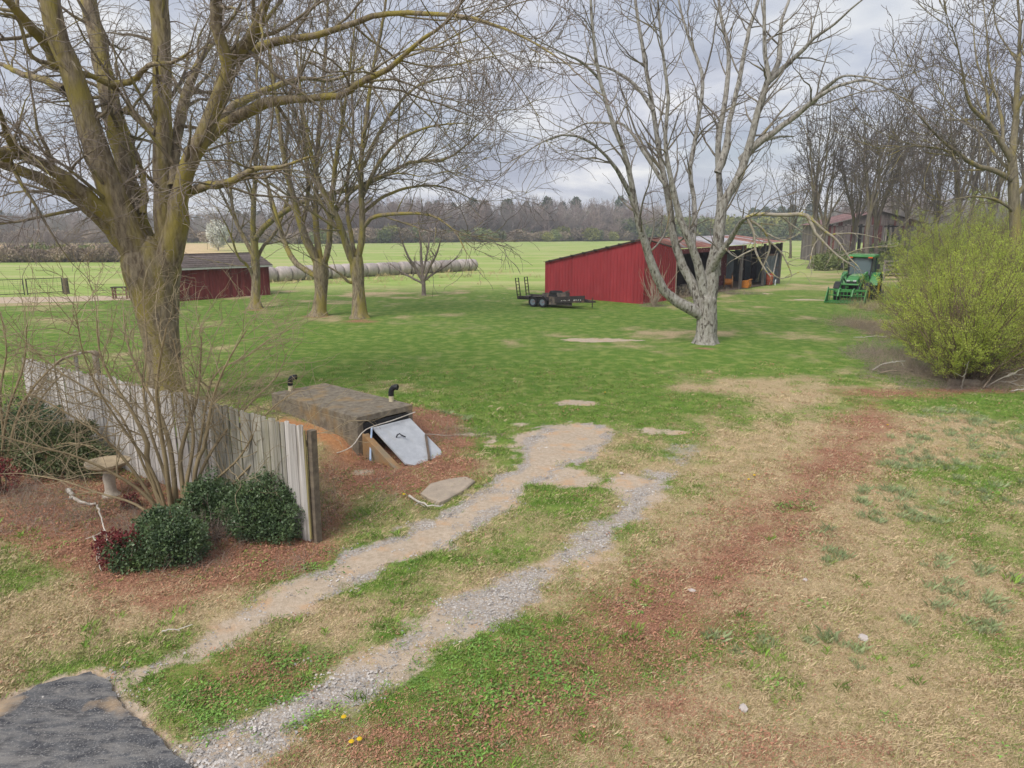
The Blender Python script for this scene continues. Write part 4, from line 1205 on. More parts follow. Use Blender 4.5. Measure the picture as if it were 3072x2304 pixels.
# ---- the big yellow-mossed tree at the right edge
m_ylw = bark('yellow_bark', (.27, .235, .165), (.15, .13, .09), (.28, .235, .09), .48, .66, scale=10)
RY = 33.0
rb = P(3050, 905, RY); rb[2] = hz(rb) - .05
rt = limb_world([(3050, 910, 46), (3049, 800, 34), (3045, 680, 31), (3040, 560, 29), (3036, 470, 24)], RY, RY, 14)
ls = [limb_world([(x, y, w * .62) for x, y, w in p], RY, RY + d, 18) for p, d in [
    ([(3038, 490, 28), (3000, 420, 26), (2965, 370, 22), (2925, 335, 18), (2904, 300, 14), (2890, 230, 10), (2870, 130, 6), (2840, 40, 3)], -2),
    ([(3036, 470, 34), (3044, 400, 30), (3049, 324, 26), (3053, 208, 20), (3060, 100, 14), (3050, -20, 8)], 1.5),
    ([(3040, 545, 26), (3000, 520, 24), (2928, 495, 22), (2880, 465, 18), (2835, 430, 14), (2790, 385, 10), (2750, 340, 5)], -3),
    ([(2925, 493, 14), (2850, 455, 11), (2780, 440, 8), (2700, 440, 5)], -3.5), ([(3040, 600, 22), (3100, 520, 22), (3160, 420, 18), (3200, 300, 12), (3230, 160, 6)], -2),
    ([(3010, 440, 16), (3000, 330, 14), (2970, 220, 11), (2960, 100, 7), (2950, 10, 4)], 3), ([(3050, 330, 16), (3100, 230, 13), (3120, 120, 9), (3120, 10, 5)], -2), ([(2965, 372, 14), (2960, 280, 12), (2930, 180, 8), (2920, 80, 4)], 2.5),
    ([(3045, 640, 14), (2990, 600, 12), (2920, 590, 9), (2850, 600, 5)], -2), ([(3040, 520, 16), (2990, 470, 13), (2940, 400, 9), (2860, 330, 6), (2810, 250, 3)], 3.5)]]
make_tree('edge_tree', rb, rt, ls, (m_ylw, m_ylw, m_twigd), 61,
          [LV(.3, 18, (2.5, 5.5), (28, 9), (0, 0, .04), .05, .014, 6, tlo=.2, rf=.5, zmin=3, keep=1), LV(1.7, 7, (1.0, 3.4), (42, 14), (0, 0, .04), .12, .012, 5, tlo=.2, rf=.42, rmax=.045, zmin=3, shape=.4), LV(2.4, 5, (.6, 1.8), (42, 14), (0, 0, .0), .15, .009, 3, rf=.5, rmax=.02, zmin=3),
           LV(3.0, 4, (.3, 1.0), (42, 14), (0, 0, 0), .17, .009, 3, rf=.6, zmin=3)], 'bare tree with yellow mossed limbs rising from the light green shrubs at the right edge', trunk_k=14, flare=(.2, .5))


# ---- shrubs
def leaf_quads(C, r, size, asp=.5, up=0.0, out=None, jit=.6):
    n = len(C)
    d = r.normal(0, 1, (n, 3))
    if out is not None: d = d * jit + out
    d[:, 2] += up
    d /= np.linalg.norm(d, axis=1, keepdims=True) + 1e-9
    e = np.cross(d, r.normal(0, 1, (n, 3))); e /= np.linalg.norm(e, axis=1, keepdims=True) + 1e-9
    s = size * r.uniform(.6, 1.3, (n, 1))
    V = np.stack([C, C + d * s * .5 + e * s * asp * .5, C + d * s, C + d * s * .5 - e * s * asp * .5], 1).reshape(-1, 3)
    return V, np.arange(4 * n).reshape(-1, 4)


def lump_shrub(name, base, lumps, n, size, m, mstem, seed, label, cat='shrub', group=None):
    """evergreen mound: leaves through the outer shell of several uneven lumps, stems inside"""
    r = np.random.default_rng(seed)
    root = empty(name, base, 0, label, cat, group)
    lumps = list(lumps)
    for l in list(lumps):                              # stray shoots and small side lumps
        for i in range(3):
            d = r.normal(0, 1, 3); d[2] = abs(d[2]) * .8; d /= np.linalg.norm(d)
            q_ = np.array(l[:3]) + d * np.array(l[3:6]) * r.uniform(.75, 1.05); w_ = min(l[3:6]) * r.uniform(.22, .42)
            lumps.append((*q_, w_, w_, w_ * r.uniform(.8, 1.5)))
    C = []; O = []
    vol = np.array([l[3] * l[4] * l[5] for l in lumps]) ** .67
    for l, k in zip(lumps, (n * vol / vol.sum()).astype(int)):
        d = r.normal(0, 1, (k, 3)); d /= np.linalg.norm(d, axis=1, keepdims=True)
        nz = .45 + 1.0 * fbm(d[:, 0] * 2.3 + l[0] * 3, d[:, 1] * 2.3 + d[:, 2] * 2.9 + l[1], seed, 4)
        rad = nz * r.uniform(.25, 1.05, k) ** .4
        p = np.array(l[:3]) + d * rad[:, None] * np.array(l[3:6])
        C.append(p); O.append(d)
    C = np.concatenate(C); O = np.concatenate(O)
    ok = C[:, 2] > .02
    V, q = leaf_quads(C[ok], r, size, .55, .25, O[ok], .9)
    tag(link('foliage', mesh_np('foliage', V, quads=q), m, root), kind='stuff')
    mb = MB()
    for i in range(16):
        l = lumps[r.integers(len(lumps))]
        a = np.array([l[0] * .5 + r.normal(0, .08), l[1] * .5 + r.normal(0, .08), -.04])
        d = r.normal(0, 1, 3); d[2] = abs(d[2]); d /= np.linalg.norm(d)
        e = np.array(l[:3]) + d * np.array(l[3:6]) * .85; e[2] = max(e[2], .1)
        mb.tube([a, (a + e) / 2 + r.normal(0, .05, 3), e], [.014, .010, .004], 5)
    tag(mb.build('stems', mstem, root), kind='stuff')
    return root


m_holly = mat('holly_leaf', (.13, .195, .08), (.05, .09, .04), scale=5, rough=.45, spec=.5, vary=.1, c3=(.11, .17, .055), scale3=2.5)
m_holly2 = mat('box_leaf', (.16, .20, .075), (.075, .10, .038), scale=4, rough=.5, spec=.4, c3=(.17, .18, .075), scale3=2.2, vary=.1)
m_stem = mat('shrub_stem', (.22, .17, .12), (.12, .09, .065), scale=8)
m_red = mat('nandina_leaf', (.24, .05, .05), (.12, .028, .03), scale=6, sub=.15)


def gp(px, py):
    p = G(px, py); p[2] = hz(p); return p


lump_shrub('evergreen_shrub', gp(500, 1690), [(0, 0, .34, .46, .40, .40), (.30, .02, .25, .34, .3, .30), (-.32, -.1, .2, .36, .3, .26), (.05, .15, .52, .28, .26, .26), (.18, -.15, .4, .22, .2, .22), (-.2, .1, .42, .25, .2, .22), (-.42, -.2, .12, .22, .2, .18)], 17000, .042, m_holly, m_stem, 71, 'dark green holly shrub nearest the camera in the leaf bed')
lump_shrub('evergreen_shrub', gp(800, 1605), [(0, 0, .42, .52, .45, .46), (.36, .0, .35, .36, .34, .38), (-.36, .1, .35, .38, .36, .36), (.1, .1, .66, .34, .3, .28), (.25, -.2, .2, .3, .3, .25), (-.15, -.25, .3, .3, .25, .28), (.4, .1, .6, .22, .2, .2)], 21000, .042, m_holly, m_stem, 72, 'rounded dark green holly shrub against the right end of the plank fence')
lump_shrub('evergreen_shrub', gp(655, 1580), [(0, 0, .38, .42, .38, .42), (-.3, .1, .3, .3, .3, .32)], 9000, .045, m_holly, m_stem, 73, 'dark green holly shrub between the bare myrtle stems and the plank fence')
lump_shrub('evergreen_shrub', gp(175, 1425), [(0, 0, .4, .9, .6, .42), (-.5, .2, .5, .6, .5, .45), (.55, -.1, .3, .55, .5, .34), (.1, .25, .6, .5, .4, .35)], 20000, .05, m_holly2, m_stem, 74, 'spreading olive green shrub behind the stone birdbath at left')
lump_shrub('evergreen_shrub', gp(55, 1365), [(0, 0, .5, .7, .6, .5), (.4, .1, .6, .5, .5, .5), (-.6, 0, .5, .6, .6, .5)], 14000, .05, m_holly, m_stem, 75, 'dark green shrub at the left edge below the far end of the fence')
lump_shrub('red_shrub', gp(355, 1700), [(0, 0, .24, .30, .24, .24), (.18, .05, .32, .22, .2, .2), (-.12, .1, .3, .18, .16, .2)], 1500, .05, m_red, m_stem, 76, 'small dark red leaved shrub beside the nearest holly shrub')
lump_shrub('red_shrub', gp(5, 1490), [(0, 0, .3, .4, .3, .25), (-.3, .1, .3, .3, .3, .25)], 1300, .05, m_red, m_stem, 77, 'dark red leaved shrub low at the left edge of the photograph')
lump_shrub('red_shrub', gp(85, 1400), [(0, 0, .3, .22, .2, .2)], 500, .05, m_red, m_stem, 78, 'small dark red sprig in front of the spreading olive shrub')
lump_shrub('red_shrub', gp(395, 1530), [(0, 0, .15, .14, .12, .12)], 220, .045, m_red, m_stem, 79, 'tiny dark red sprig right of the stone birdbath')


def stem_shrub(name, base, stems, lv, m, mt, seed, label, cat='shrub', k0=7, group=None):
    """many bare stems from one crown, each its own tube, with twigs grown from them"""
    r = np.random.default_rng(seed)
    root = empty(name, base, 0, label, cat, group)
    b = np.array(base)
    Pp = np.array([s[0] for s in stems]); Rr = np.array([s[1] for s in stems])
    for i in range(len(Pp)):
        V, q = tubes(Pp[i:i + 1], Rr[i:i + 1], k0, bumpy=.06)
        link('stem', mesh_np('stem', V - b, quads=q, smooth=True), m, root)
    tw = []
    for L in lv:
        Pp, Rr = spawn(Pp, Rr, per_m(Pp, L['den'], r), r, L['n'], L['len'], L['ang'], L['trop'], L['wander'], L.get('tlo', .2), 1.0, L.get('rf', .55), L['tip'], L.get('rmax'), L.get('shape', .4))
        ok = Pp[:, :, 2].min(1) > b[2] + .02
        Pp, Rr = Pp[ok], Rr[ok]
        tw.append(tubes(Pp, Rr, L['k']))
    V, q = merge(tw)
    tag(link('twigs', mesh_np('twigs', V - b, quads=q), mt, root), kind='stuff')
    return root


m_myrt = mat('myrtle_bark', (.36, .285, .165), (.22, .17, .10), scale=6, stretch=(1, 1, .3), bump=.006, rough=.75)
m_myrtt = mat('myrtle_twig', (.37, .30, .19), (.24, .19, .12), scale=5)
MYRT_LV = [LV(4.4, 7, (.5, 1.5), (46, 18), (0, 0, .03), .13, .0042, 5, tlo=.35, rf=.5, rmax=.008, shape=.35), LV(5.6, 5, (.25, .85), (48, 18), (0, 0, .01), .16, .0032, 3, rf=.55, rmax=.0045),
           LV(4.2, 4, (.12, .45), (48, 18), (0, 0, -.02), .2, .0026, 3, rf=.65)]


def px_stems(lst, Y, dspread, n, seed):
    r = np.random.default_rng(seed)
    return [limb_world([(x, y, w * .66) for x, y, w in p], Y, Y + r.uniform(-dspread, dspread), n) for p in lst]


mb_ = gp(545, 1560); MYY = float(mb_[1])
myrt = px_stems([
    [(500, 1570, 26), (470, 1480, 24), (440, 1380, 24), (445, 1340, 24), (400, 1240, 16), (340, 1150, 13), (300, 1060, 10), (290, 960, 6)], [(520, 1572, 24), (508, 1480, 22), (495, 1370, 20), (480, 1280, 17), (470, 1180, 14), (480, 1080, 11), (500, 980, 7)],
    [(535, 1575, 26), (525, 1470, 24), (515, 1370, 22), (500, 1300, 20), (470, 1220, 14), (420, 1130, 11), (380, 1020, 8), (370, 930, 5)], [(550, 1575, 24), (548, 1460, 22), (540, 1380, 20), (560, 1290, 16), (590, 1200, 13), (600, 1110, 10), (605, 1010, 6)],
    [(560, 1575, 24), (580, 1470, 22), (590, 1390, 20), (610, 1350, 18), (625, 1270, 15), (640, 1190, 12), (680, 1090, 9), (740, 990, 5)], [(545, 1575, 20), (560, 1450, 18), (580, 1330, 15), (570, 1230, 12), (545, 1130, 9), (520, 1020, 6)],
    [(570, 1580, 22), (630, 1520, 17), (700, 1450, 13), (770, 1380, 9), (840, 1330, 6), (900, 1310, 4)], [(500, 1560, 20), (430, 1480, 16), (340, 1420, 13), (230, 1370, 10), (120, 1340, 8), (10, 1310, 5)],
    [(490, 1560, 18), (420, 1440, 15), (330, 1330, 12), (250, 1270, 9), (150, 1210, 7), (60, 1170, 4)], [(510, 1570, 16), (460, 1420, 14), (380, 1300, 11), (300, 1180, 8), (250, 1060, 6), (230, 950, 4)],
    [(555, 1570, 18), (610, 1400, 15), (680, 1290, 12), (760, 1200, 9), (830, 1130, 6), (860, 1060, 4)], [(490, 1570, 14), (400, 1510, 12), (300, 1480, 9), (180, 1440, 7), (60, 1420, 4)],
    [(565, 1570, 16), (640, 1450, 13), (720, 1370, 10), (800, 1240, 7), (880, 1180, 4)], [(530, 1570, 18), (500, 1440, 16), (450, 1290, 13), (430, 1160, 10), (440, 1040, 7), (430, 900, 4)],
    [(520, 1570, 15), (450, 1440, 12), (350, 1230, 9), (200, 1130, 7), (90, 1040, 5), (20, 960, 3)], [(560, 1570, 15), (600, 1330, 12), (640, 1130, 9), (740, 1070, 6), (820, 1010, 4)]], MYY, 1.1, 16, 81)
stem_shrub('crape_myrtle', mb_, myrt, MYRT_LV, m_myrt, m_myrtt, 82, 'large bare many stemmed shrub in front of the middle of the plank fence')
mb2 = gp(15, 1430); MY2 = float(mb2[1])
my2 = px_stems([[(20, 1440, 18), (30, 1340, 16), (60, 1230, 12), (110, 1150, 9), (180, 1080, 6)], [(5, 1440, 18), (-10, 1330, 16), (-40, 1200, 12), (-60, 1080, 8)], [(25, 1440, 15), (70, 1300, 12), (120, 1200, 9), (190, 1120, 5)],
                [(10, 1440, 15), (10, 1300, 13), (0, 1180, 10), (20, 1050, 7), (0, 940, 4)], [(30, 1440, 14), (110, 1360, 11), (200, 1330, 8), (280, 1340, 5)], [(0, 1440, 14), (20, 1250, 11), (70, 1100, 8), (80, 980, 5)],
                [(35, 1440, 14), (120, 1400, 11), (210, 1390, 8), (320, 1400, 4)]], MY2, .8, 14, 83)
stem_shrub('crape_myrtle', mb2, my2, MYRT_LV[:2], m_myrt, m_myrtt, 84, 'bare many stemmed shrub cut off by the left edge of the photograph')
wb = gp(1962, 920)
wst = []
r5 = np.random.default_rng(85)
for i in range(26):
    a = r5.uniform(0, 6.28); s_ = r5.uniform(.1, .75); L = r5.uniform(.9, 2.2) * (1 if i > 5 else 1.5)
    d = np.array([math.cos(a) * s_, math.sin(a) * s_ * .6, 1.0]); d /= np.linalg.norm(d)
    t = np.linspace(0, L, 8)[:, None]
    pp = wb + d * t + np.cumsum(r5.normal(0, .025, (8, 3)), 0)
    wst.append((pp, np.linspace(.022, .009, 8)))
stem_shrub('bare_shrub', wb, wst, [LV(1.6, 5, (.3, .8), (35, 15), (0, 0, .05), .13, .008, 3, rf=.6)], mat('pale_stem', (.47, .38, .31), (.30, .23, .18), scale=5), m_myrtt, 86, 'bare pale stemmed shrub against the near corner of the red shed')
db = gp(640, 1625)
dst = []
for i in range(34):
    a = r5.uniform(0, 6.28); s_ = r5.uniform(.3, 1.6); L = r5.uniform(.25, .55)
    d = np.array([math.cos(a) * s_, math.sin(a) * s_, 1.0]); d /= np.linalg.norm(d)
    t = np.linspace(0, L, 8)[:, None]
    dst.append((db + d * t + np.cumsum(r5.normal(0, .012, (8, 3)), 0) * np.array([1, 1, .5]), np.linspace(.007, .003, 8)))
stem_shrub('dead_shrub', db, dst, [LV(9, 5, (.12, .35), (45, 18), (0, 0, -.03), .15, .0028, 3, rf=.7), LV(9, 4, (.08, .22), (45, 18), (0, 0, -.03), .15, .0025, 3, rf=.7)], mat('dead_stem', (.27, .22, .18), (.18, .14, .115), scale=5), MATS['dead_stem'], 87,
           'dead greyish brown shrub between the two front holly shrubs', k0=4)

# ---- the light green spring shrubs on the right
m_spring = mat('spring_leaf', (.53, .60, .11), (.32, .41, .065), scale=1.6, rough=.6, vary=.12, sub=.3, c3=(.24, .21, .05), scale3=.9, lo3=.55, hi3=.75)
m_sstem = mat('spring_stem', (.24, .18, .11), (.14, .10, .065), scale=6)


def spring_shrub(seed, H, ns, nleaf, spread=.8):
    r = np.random.default_rng(seed)
    root = empty('spring_shrub', (0, 0, 0))
    st = []
    for i in range(ns):
        a = r.uniform(0, 6.28); s_ = spread * r.uniform(.05, 1.0); L = H * r.uniform(.6, 1.1)
        d = np.array([math.cos(a) * s_, math.sin(a) * s_, 1.0]); d /= np.linalg.norm(d)
        p = np.array([r.normal(0, .18), r.normal(0, .18), -.05]); pts = [p.copy()]
        for k in range(7):
            d = d + r.normal(0, .07, 3) + np.array([0, 0, -.012]); d /= np.linalg.norm(d); p = p + d * L / 7; pts.append(p.copy())
        st.append((np.array(pts), np.linspace(.022, .005, 8)))
    Pp = np.array([s[0] for s in st]); Rr = np.array([s[1] for s in st])
    V0 = tubes(Pp, Rr, 5)
    P1, R1 = spawn(Pp, Rr, per_m(Pp, 5.0, r), r, 5, (.35, 1.1), (32, 12), (0, 0, .05), .1, .12, 1, .5, .004)
    P2, R2 = spawn(P1, R1, per_m(P1, 4.0, r), r, 4, (.15, .5), (32, 12), (0, 0, .05), .1, .1, 1, .5, .003)
    V, q = merge([V0, tubes(P1, R1, 3), tubes(P2, R2, 3)])
    tag(link('stems', mesh_np('stems', V, quads=q), m_sstem, root), kind='stuff')
    A = np.concatenate([P1.reshape(-1, 3), P2.reshape(-1, 3), P2.reshape(-1, 3)])
    dirs = np.concatenate([np.gradient(P1, axis=1).reshape(-1, 3), np.gradient(P2, axis=1).reshape(-1, 3), np.gradient(P2, axis=1).reshape(-1, 3)])
    A = A[A[:, 2] > .35]
    dens = np.clip(fbm(A[:, 0] * 1.6 + 9, A[:, 1] * 1.6 + A[:, 2] * 1.3, seed, 3) * 3.2 - 1.15, .03, 1)
    pk = r.choice(len(A), nleaf, p=dens / dens.sum())
    C = A[pk] + r.normal(0, .035, (nleaf, 3))
    V, q = leaf_quads(C, r, .044, .34, 1.2)
    tag(link('foliage', mesh_np('foliage', V, quads=q), m_spring, root), kind='stuff')
    return root


sp = [spring_shrub(91, 3.4, 84, 64000, 1.4), spring_shrub(92, 3.7, 76, 64000, 1.2)]
used = set()
for (px, py, k, s, rz, lab) in [(2880, 1150, 0, 1.1, .2, 'bright yellow green leafing shrub standing nearest on the right with dead canes at its foot'), (3060, 1120, 1, 1.0, 1.2, 'yellow green leafing shrub cut off by the right edge above the brush pile'),
                                (2775, 1075, 1, .62, 4.9, 'small light green leafing shrub at the left foot of the nearest one'), (2760, 985, 0, .75, 3.1, 'light green leafing shrub beside the tall dead grass'), (2830, 1030, 1, .95, 2.6, 'light green leafing shrub right behind the nearest one on the right'), (2980, 1000, 0, 1.25, 3.3, 'light green leafing shrub behind the brush pile at right'),
                                (2850, 930, 0, 1.3, 4.4, 'light green leafing shrub in the middle of the thicket right of the tractor'), (3030, 940, 1, 1.4, 5.1, 'light green leafing shrub at the foot of the yellow mossed tree'),
                                (2940, 890, 1, 1.6, .7, 'pale green leafing shrub far back in the thicket at right'), (2800, 880, 0, 1.35, 2.0, 'pale green leafing shrub at the left end of the thicket beside the board fence'),
                                (2880, 850, 1, 1.8, 3.9, 'tall pale green leafing shrub at the back of the thicket'), (3080, 1020, 0, 1.3, 5.7, 'light green leafing shrub half outside the right edge'),
                                (3010, 860, 0, 1.9, 1.5, 'tall pale green leafing shrub behind the yellow mossed tree')]:
    o = sp[k] if k not in used else copy_tree(sp[k])
    used.add(k)
    p = gp(px, py); o.location = p; o.rotation_euler = (0, 0, rz); o.scale = (s, s, s)
    tag(o, lab, 'shrub', 'light green shrubs on the right')


# ---- far trees: woods, hedge and thickets at the field edges
def far_bare(seed, H):
    t, ls = free_tree('far', seed, H, .22, 6, None, spread=.55, fork=.22)
    r = np.random.default_rng(seed)
    Pp = np.array([cat_rom(np.column_stack([a, b]), 8) for a, b in ls]); Rr = Pp[:, :, 3]; Pp = Pp[:, :, :3]
    parts = [tubes(t[0][None], t[1][None], 6), tubes(Pp, Rr, 5)]
    A, B = spawn(Pp, Rr, per_m(Pp, 1.5, r), r, 5, (1.2, 4.2), (46, 14), (0, 0, .04), .13, .05, 1, .5, .035)
    parts.append(tubes(A, B, 3))
    A, B = spawn(A, B, per_m(A, 2.4, r), r, 4, (.7, 2.2), (46, 14), (0, 0, .02), .15, .1, 1, .6, .032)
    parts.append(tubes(A, B, 3))
    V, q = merge(parts)
    return mesh_np('far_tree', V, quads=q)


def far_leafy(seed, w, h, n, size, trunk=True):
    r = np.random.default_rng(seed)
    d = r.normal(0, 1, (n, 3)); d /= np.linalg.norm(d, axis=1, keepdims=True)
    nz = .35 + 1.05 * fbm(d[:, 0] * 2.4 + seed, d[:, 1] * 2.4 + d[:, 2] * 2.1, seed, 3)
    C = d * (nz * r.uniform(.35, 1, n) ** .5)[:, None] * np.array([w, w, h * .5]) + np.array([0, 0, h * .5])
    C = C[C[:, 2] > .05]
    V, q = leaf_quads(C, r, size, .8, 0)
    if trunk:
        V2, q2 = tubes(np.array([[[0, 0, -.1], [0, 0, h * .3], [.1, 0, h * .6]]]), np.array([[.16, .12, .04]]), 5)
        V, q = merge([(V, q), (V2, q2)])
    return mesh_np('far_leafy', V, quads=q)


def far_pine(seed, H, n=1500):
    r = np.random.default_rng(seed)
    t = r.uniform(.28, 1, n)
    rad = np.sin(np.clip((t - .25) / .78, 0, 1) ** .8 * PI) ** .7 * H * .21 * (.55 + .6 * vn(t * 9, t * 0, seed)) * r.uniform(.3, 1, n) ** .5
    a = r.uniform(0, 6.28, n)
    C = np.column_stack([rad * np.cos(a), rad * np.sin(a), t * H])
    V, q = leaf_quads(C, r, .75, .55, .1)
    V2, q2 = tubes(np.array([[[0, 0, -.1], [0, 0, H * .5], [0, 0, H * .97]]]), np.array([[.2, .14, .03]]), 6)
    return mesh_np('far_pine', *merge([(V, q), (V2, q2)]))


m_fbare = mat('far_bark', (.36, .31, .285), (.24, .205, .185), scale=.6, vary=.3)
m_fred = mat('far_bud', (.39, .30, .275), (.26, .20, .18), scale=.6, vary=.3)
m_fpine = mat('far_pine', (.125, .16, .09), (.07, .095, .055), scale=.8, vary=.3)
m_fgrn = mat('far_green', (.22, .26, .09), (.13, .16, .06), scale=.6, vary=.35)
m_fylw = mat('far_yellowgreen', (.27, .27, .07), (.16, .165, .045), scale=.6, vary=.3)
m_fbrn = mat('far_brush', (.36, .285, .21), (.24, .185, .135), scale=.6, vary=.35)
m_fwht = mat('pear_blossom', (.80, .80, .74), (.55, .58, .50), scale=1.2, vary=.1)
fb = [proto('far_bare', far_bare(s, 12), m) for s, m in ((101, m_fbare), (102, m_fbare), (103, m_fred), (104, m_fred))]
fp = [proto('far_pine', far_pine(s, 13), m_fpine) for s in (105, 106)]
fg = [proto('far_bush', far_leafy(s, 2.6, 4.2, 1400, .42), m) for s, m in ((107, m_fgrn), (108, m_fgrn), (109, m_fylw))]
fk = [proto('far_brush', far_leafy(s, 2.2, 3.0, 1100, .30, False), m) for s, m in ((110, m_fbrn), (111, m_fbrn))]


def far_set(name, rows, label):
    """rows: (x px range, base y px, jitter m, count, protos, scale range)"""
    pts = []; rot = []; scl = []; pick = []
    pool = []
    r = np.random.default_rng(len(name) + int(rows[0][3]))
    for (x0, x1, y0, y1, dj, n, prs, s0, s1) in rows:
        ids = []
        for p_ in prs:
            if p_ not in pool: pool.append(p_)
            ids.append(pool.index(p_))
        for i in range(n):
            t = (i + r.uniform(-.5, .5)) / max(n, 1)
            c = G(x0 + (x1 - x0) * t, y0 + (y1 - y0) * t)
            k = 1 + abs(r.normal(0, 1)) * dj / max(np.hypot(c[0], c[1]), 1)
            c = c * k
            pts.append((c[0], c[1], hz(c) - .15)); rot.append((0, 0, r.uniform(0, 6.28))); scl.append(r.uniform(s0, s1)); pick.append(ids[r.integers(len(ids))])
    return scatter(name, pts, rot, scl, pool, pick, label, 'wood')


far_set('woodland', [(850, 1980, 730, 722, 30, 210, fb, 1.0, 1.5), (950, 1960, 724, 720, 40, 22, fp, 1.15, 1.5), (850, 1960, 733, 723, 14, 46, fg, .35, 1.6), (850, 1950, 733, 722, 10, 120, fk, .6, 1.9)], 'bare and budding wood along the far edge of the field behind the hay bales')
far_set('woodland', [(-150, 1000, 722, 722, 50, 190, fb, .85, 1.2), (-150, 1000, 716, 716, 70, 40, fp, .9, 1.25), (-150, 900, 729, 729, 10, 70, fk, 1.0, 1.9)], 'hazy grey wood beyond the straw coloured field at left')
far_set('thicket', [(-120, 470, 788, 786, 2, 60, fk, .4, .85), (-120, 470, 784, 782, 3, 9, fg, .4, .65), (-120, 470, 782, 780, 4, 26, fb[:2], .28, .5)], 'low brown hedge of brush between the two fields at left')
far_set('woodland', [(1840, 2460, 722, 722, 8, 70, fg[2:] + fg[:1], 1.5, 2.7), (1900, 2700, 716, 716, 30, 70, fb, .9, 1.2), (2250, 3300, 722, 728, 20, 80, fg[:2], 1.2, 2.2), (2250, 3300, 718, 720, 30, 60, fp, .9, 1.3), (2500, 3300, 728, 736, 14, 120, fb, 1.0, 1.5)], 'yellow green and dark wood behind the red shed and the old barn')

far_set('thicket', [(2470, 2800, 812, 806, 8, 26, fg[:2], .28, .55), (2560, 2800, 836, 826, 4, 16, fg, .2, .38), (2640, 3000, 800, 800, 10, 24, fg, .5, .9), (2490, 2620, 800, 800, 4, 14, fk, .4, .8)], 'green undergrowth round the foot of the old barn')


def area_set(name, areas, label, cat):
    pts = []; rot = []; scl = []; pick = []; pool = []
    r = np.random.default_rng(len(label))
    for (px, py, rx, ry, n, pr, s0, s1) in areas:
        if pr not in pool: pool.append(pr)
        c = G(px, py)
        for i in range(n):
            x, y = c[0] + r.normal(0, rx), c[1] + r.normal(0, ry)
            pts.append((x, y, float(hgt(x, y)) - .01)); rot.append((r.normal(0, .12), r.normal(0, .12), r.uniform(0, 6.28))); scl.append(r.uniform(s0, s1)); pick.append(pool.index(pr))
    return scatter(name, pts, rot, scl, pool, pick, label, cat)


m_rst = mat('rough_straw', (.55, .45, .26), (.40, .32, .17), scale=2, vary=.3)
m_dst = mat('dead_straw', (.47, .38, .27), (.31, .245, .165), scale=2, vary=.35)
def tangle(n, L, spread, w, seed):
    r = np.random.default_rng(seed)
    b = np.column_stack([r.normal(0, spread, n), r.normal(0, spread, n), r.uniform(0, .05, n)])
    d = r.normal(0, 1, (n, 3)); d[:, 2] = np.abs(d[:, 2]) * r.uniform(.1, 2.2, n); d /= np.linalg.norm(d, axis=1, keepdims=True)
    ln = L * r.uniform(.4, 1.2, (n, 1)); out = [b]
    for k in range(4):
        d = d + r.normal(0, .14, (n, 3)) + np.array([0, 0, -.09]); d /= np.linalg.norm(d, axis=1, keepdims=True); out.append(out[-1] + d * ln / 4)
    Pt = np.stack(out, 1); Pt[:, :, 2] = np.maximum(Pt[:, :, 2], .01)
    V, q = tubes(Pt, np.tile(np.linspace(w, w * .5, 5), (n, 1)), 3)
    return mesh_np('tangle', V, quads=q)


pr_r = proto('rough_grass', blades(16, .42, .45, .007, .5, 120), m_rst)
pr_d = proto('dead_grass', tangle(26, .65, .16, .0035, 121), m_dst)
pr_f = proto('dead_stalks', tangle(22, .8, .28, .005, 122), m_dst)
pr_t = proto('fine_tangle', tangle(40, .45, .25, .003, 125), mat('grey_tangle', (.40, .33, .27), (.27, .215, .17), scale=2, vary=.3))
pr_w = proto('weeds', blades(24, .5, .35, .005, .5, 123), m_olv)
area_set('rough_grass', [(900, 850, 4, .6, 40, pr_r, .5, 1.0), (1060, 842, 4, .6, 40, pr_r, .5, 1.1), (1230, 832, 5, .7, 50, pr_r, .5, 1.1), (1370, 820, 4, .7, 30, pr_r, .5, 1.0), (1300, 850, 8, 3, 30, pr_r, .3, .7),
                         (2610, 985, .5, 1.6, 60, pr_d, .6, 1.2), (2650, 930, .6, 2.2, 70, pr_d, .6, 1.1), (2710, 1010, .7, 1.6, 70, pr_d, .5, 1.0), (2640, 1000, .8, 1.6, 60, pr_t, .7, 1.2), (2700, 940, .8, 2.4, 50, pr_w, .5, .9), (2740, 890, 1.0, 3.0, 70, pr_w, .5, 1.0), (2690, 1070, .9, .9, 70, pr_t, .7, 1.3), (2760, 1120, .9, .5, 70, pr_t, .7, 1.2), (2700, 1100, .6, .4, 20, pr_f, .4, .8), (2900, 1165, .9, .22, 40, pr_t, .6, 1.0), (2960, 1140, .6, .3, 26, pr_f, .6, 1.0), (3040, 1150, .7, .3, 60, pr_f, .6, 1.1), (2830, 1135, .6, .3, 24, pr_f, .5, .9), (1960, 918, .5, .2, 14, pr_t, .7, 1.2), (2060, 900, 1.0, .3, 30, pr_f, .6, 1.1), (2210, 882, .8, .4, 24, pr_t, .7, 1.2), (560, 1590, .8, .3, 26, pr_t, .5, .9), (330, 1560, .8, .4, 40, pr_t, .4, .8), (150, 1500, 1.0, .4, 40, pr_t, .5, .9), (960, 1500, .35, .7, 20, pr_t, .4, .8), (680, 1680, .6, .2, 16, pr_t, .4, .8), (1360, 1310, .3, .3, 10, pr_t, .5, .8)],
         'dry rough grass, stalks and weeds along the bales, beds and shrub edge', 'rough grass')
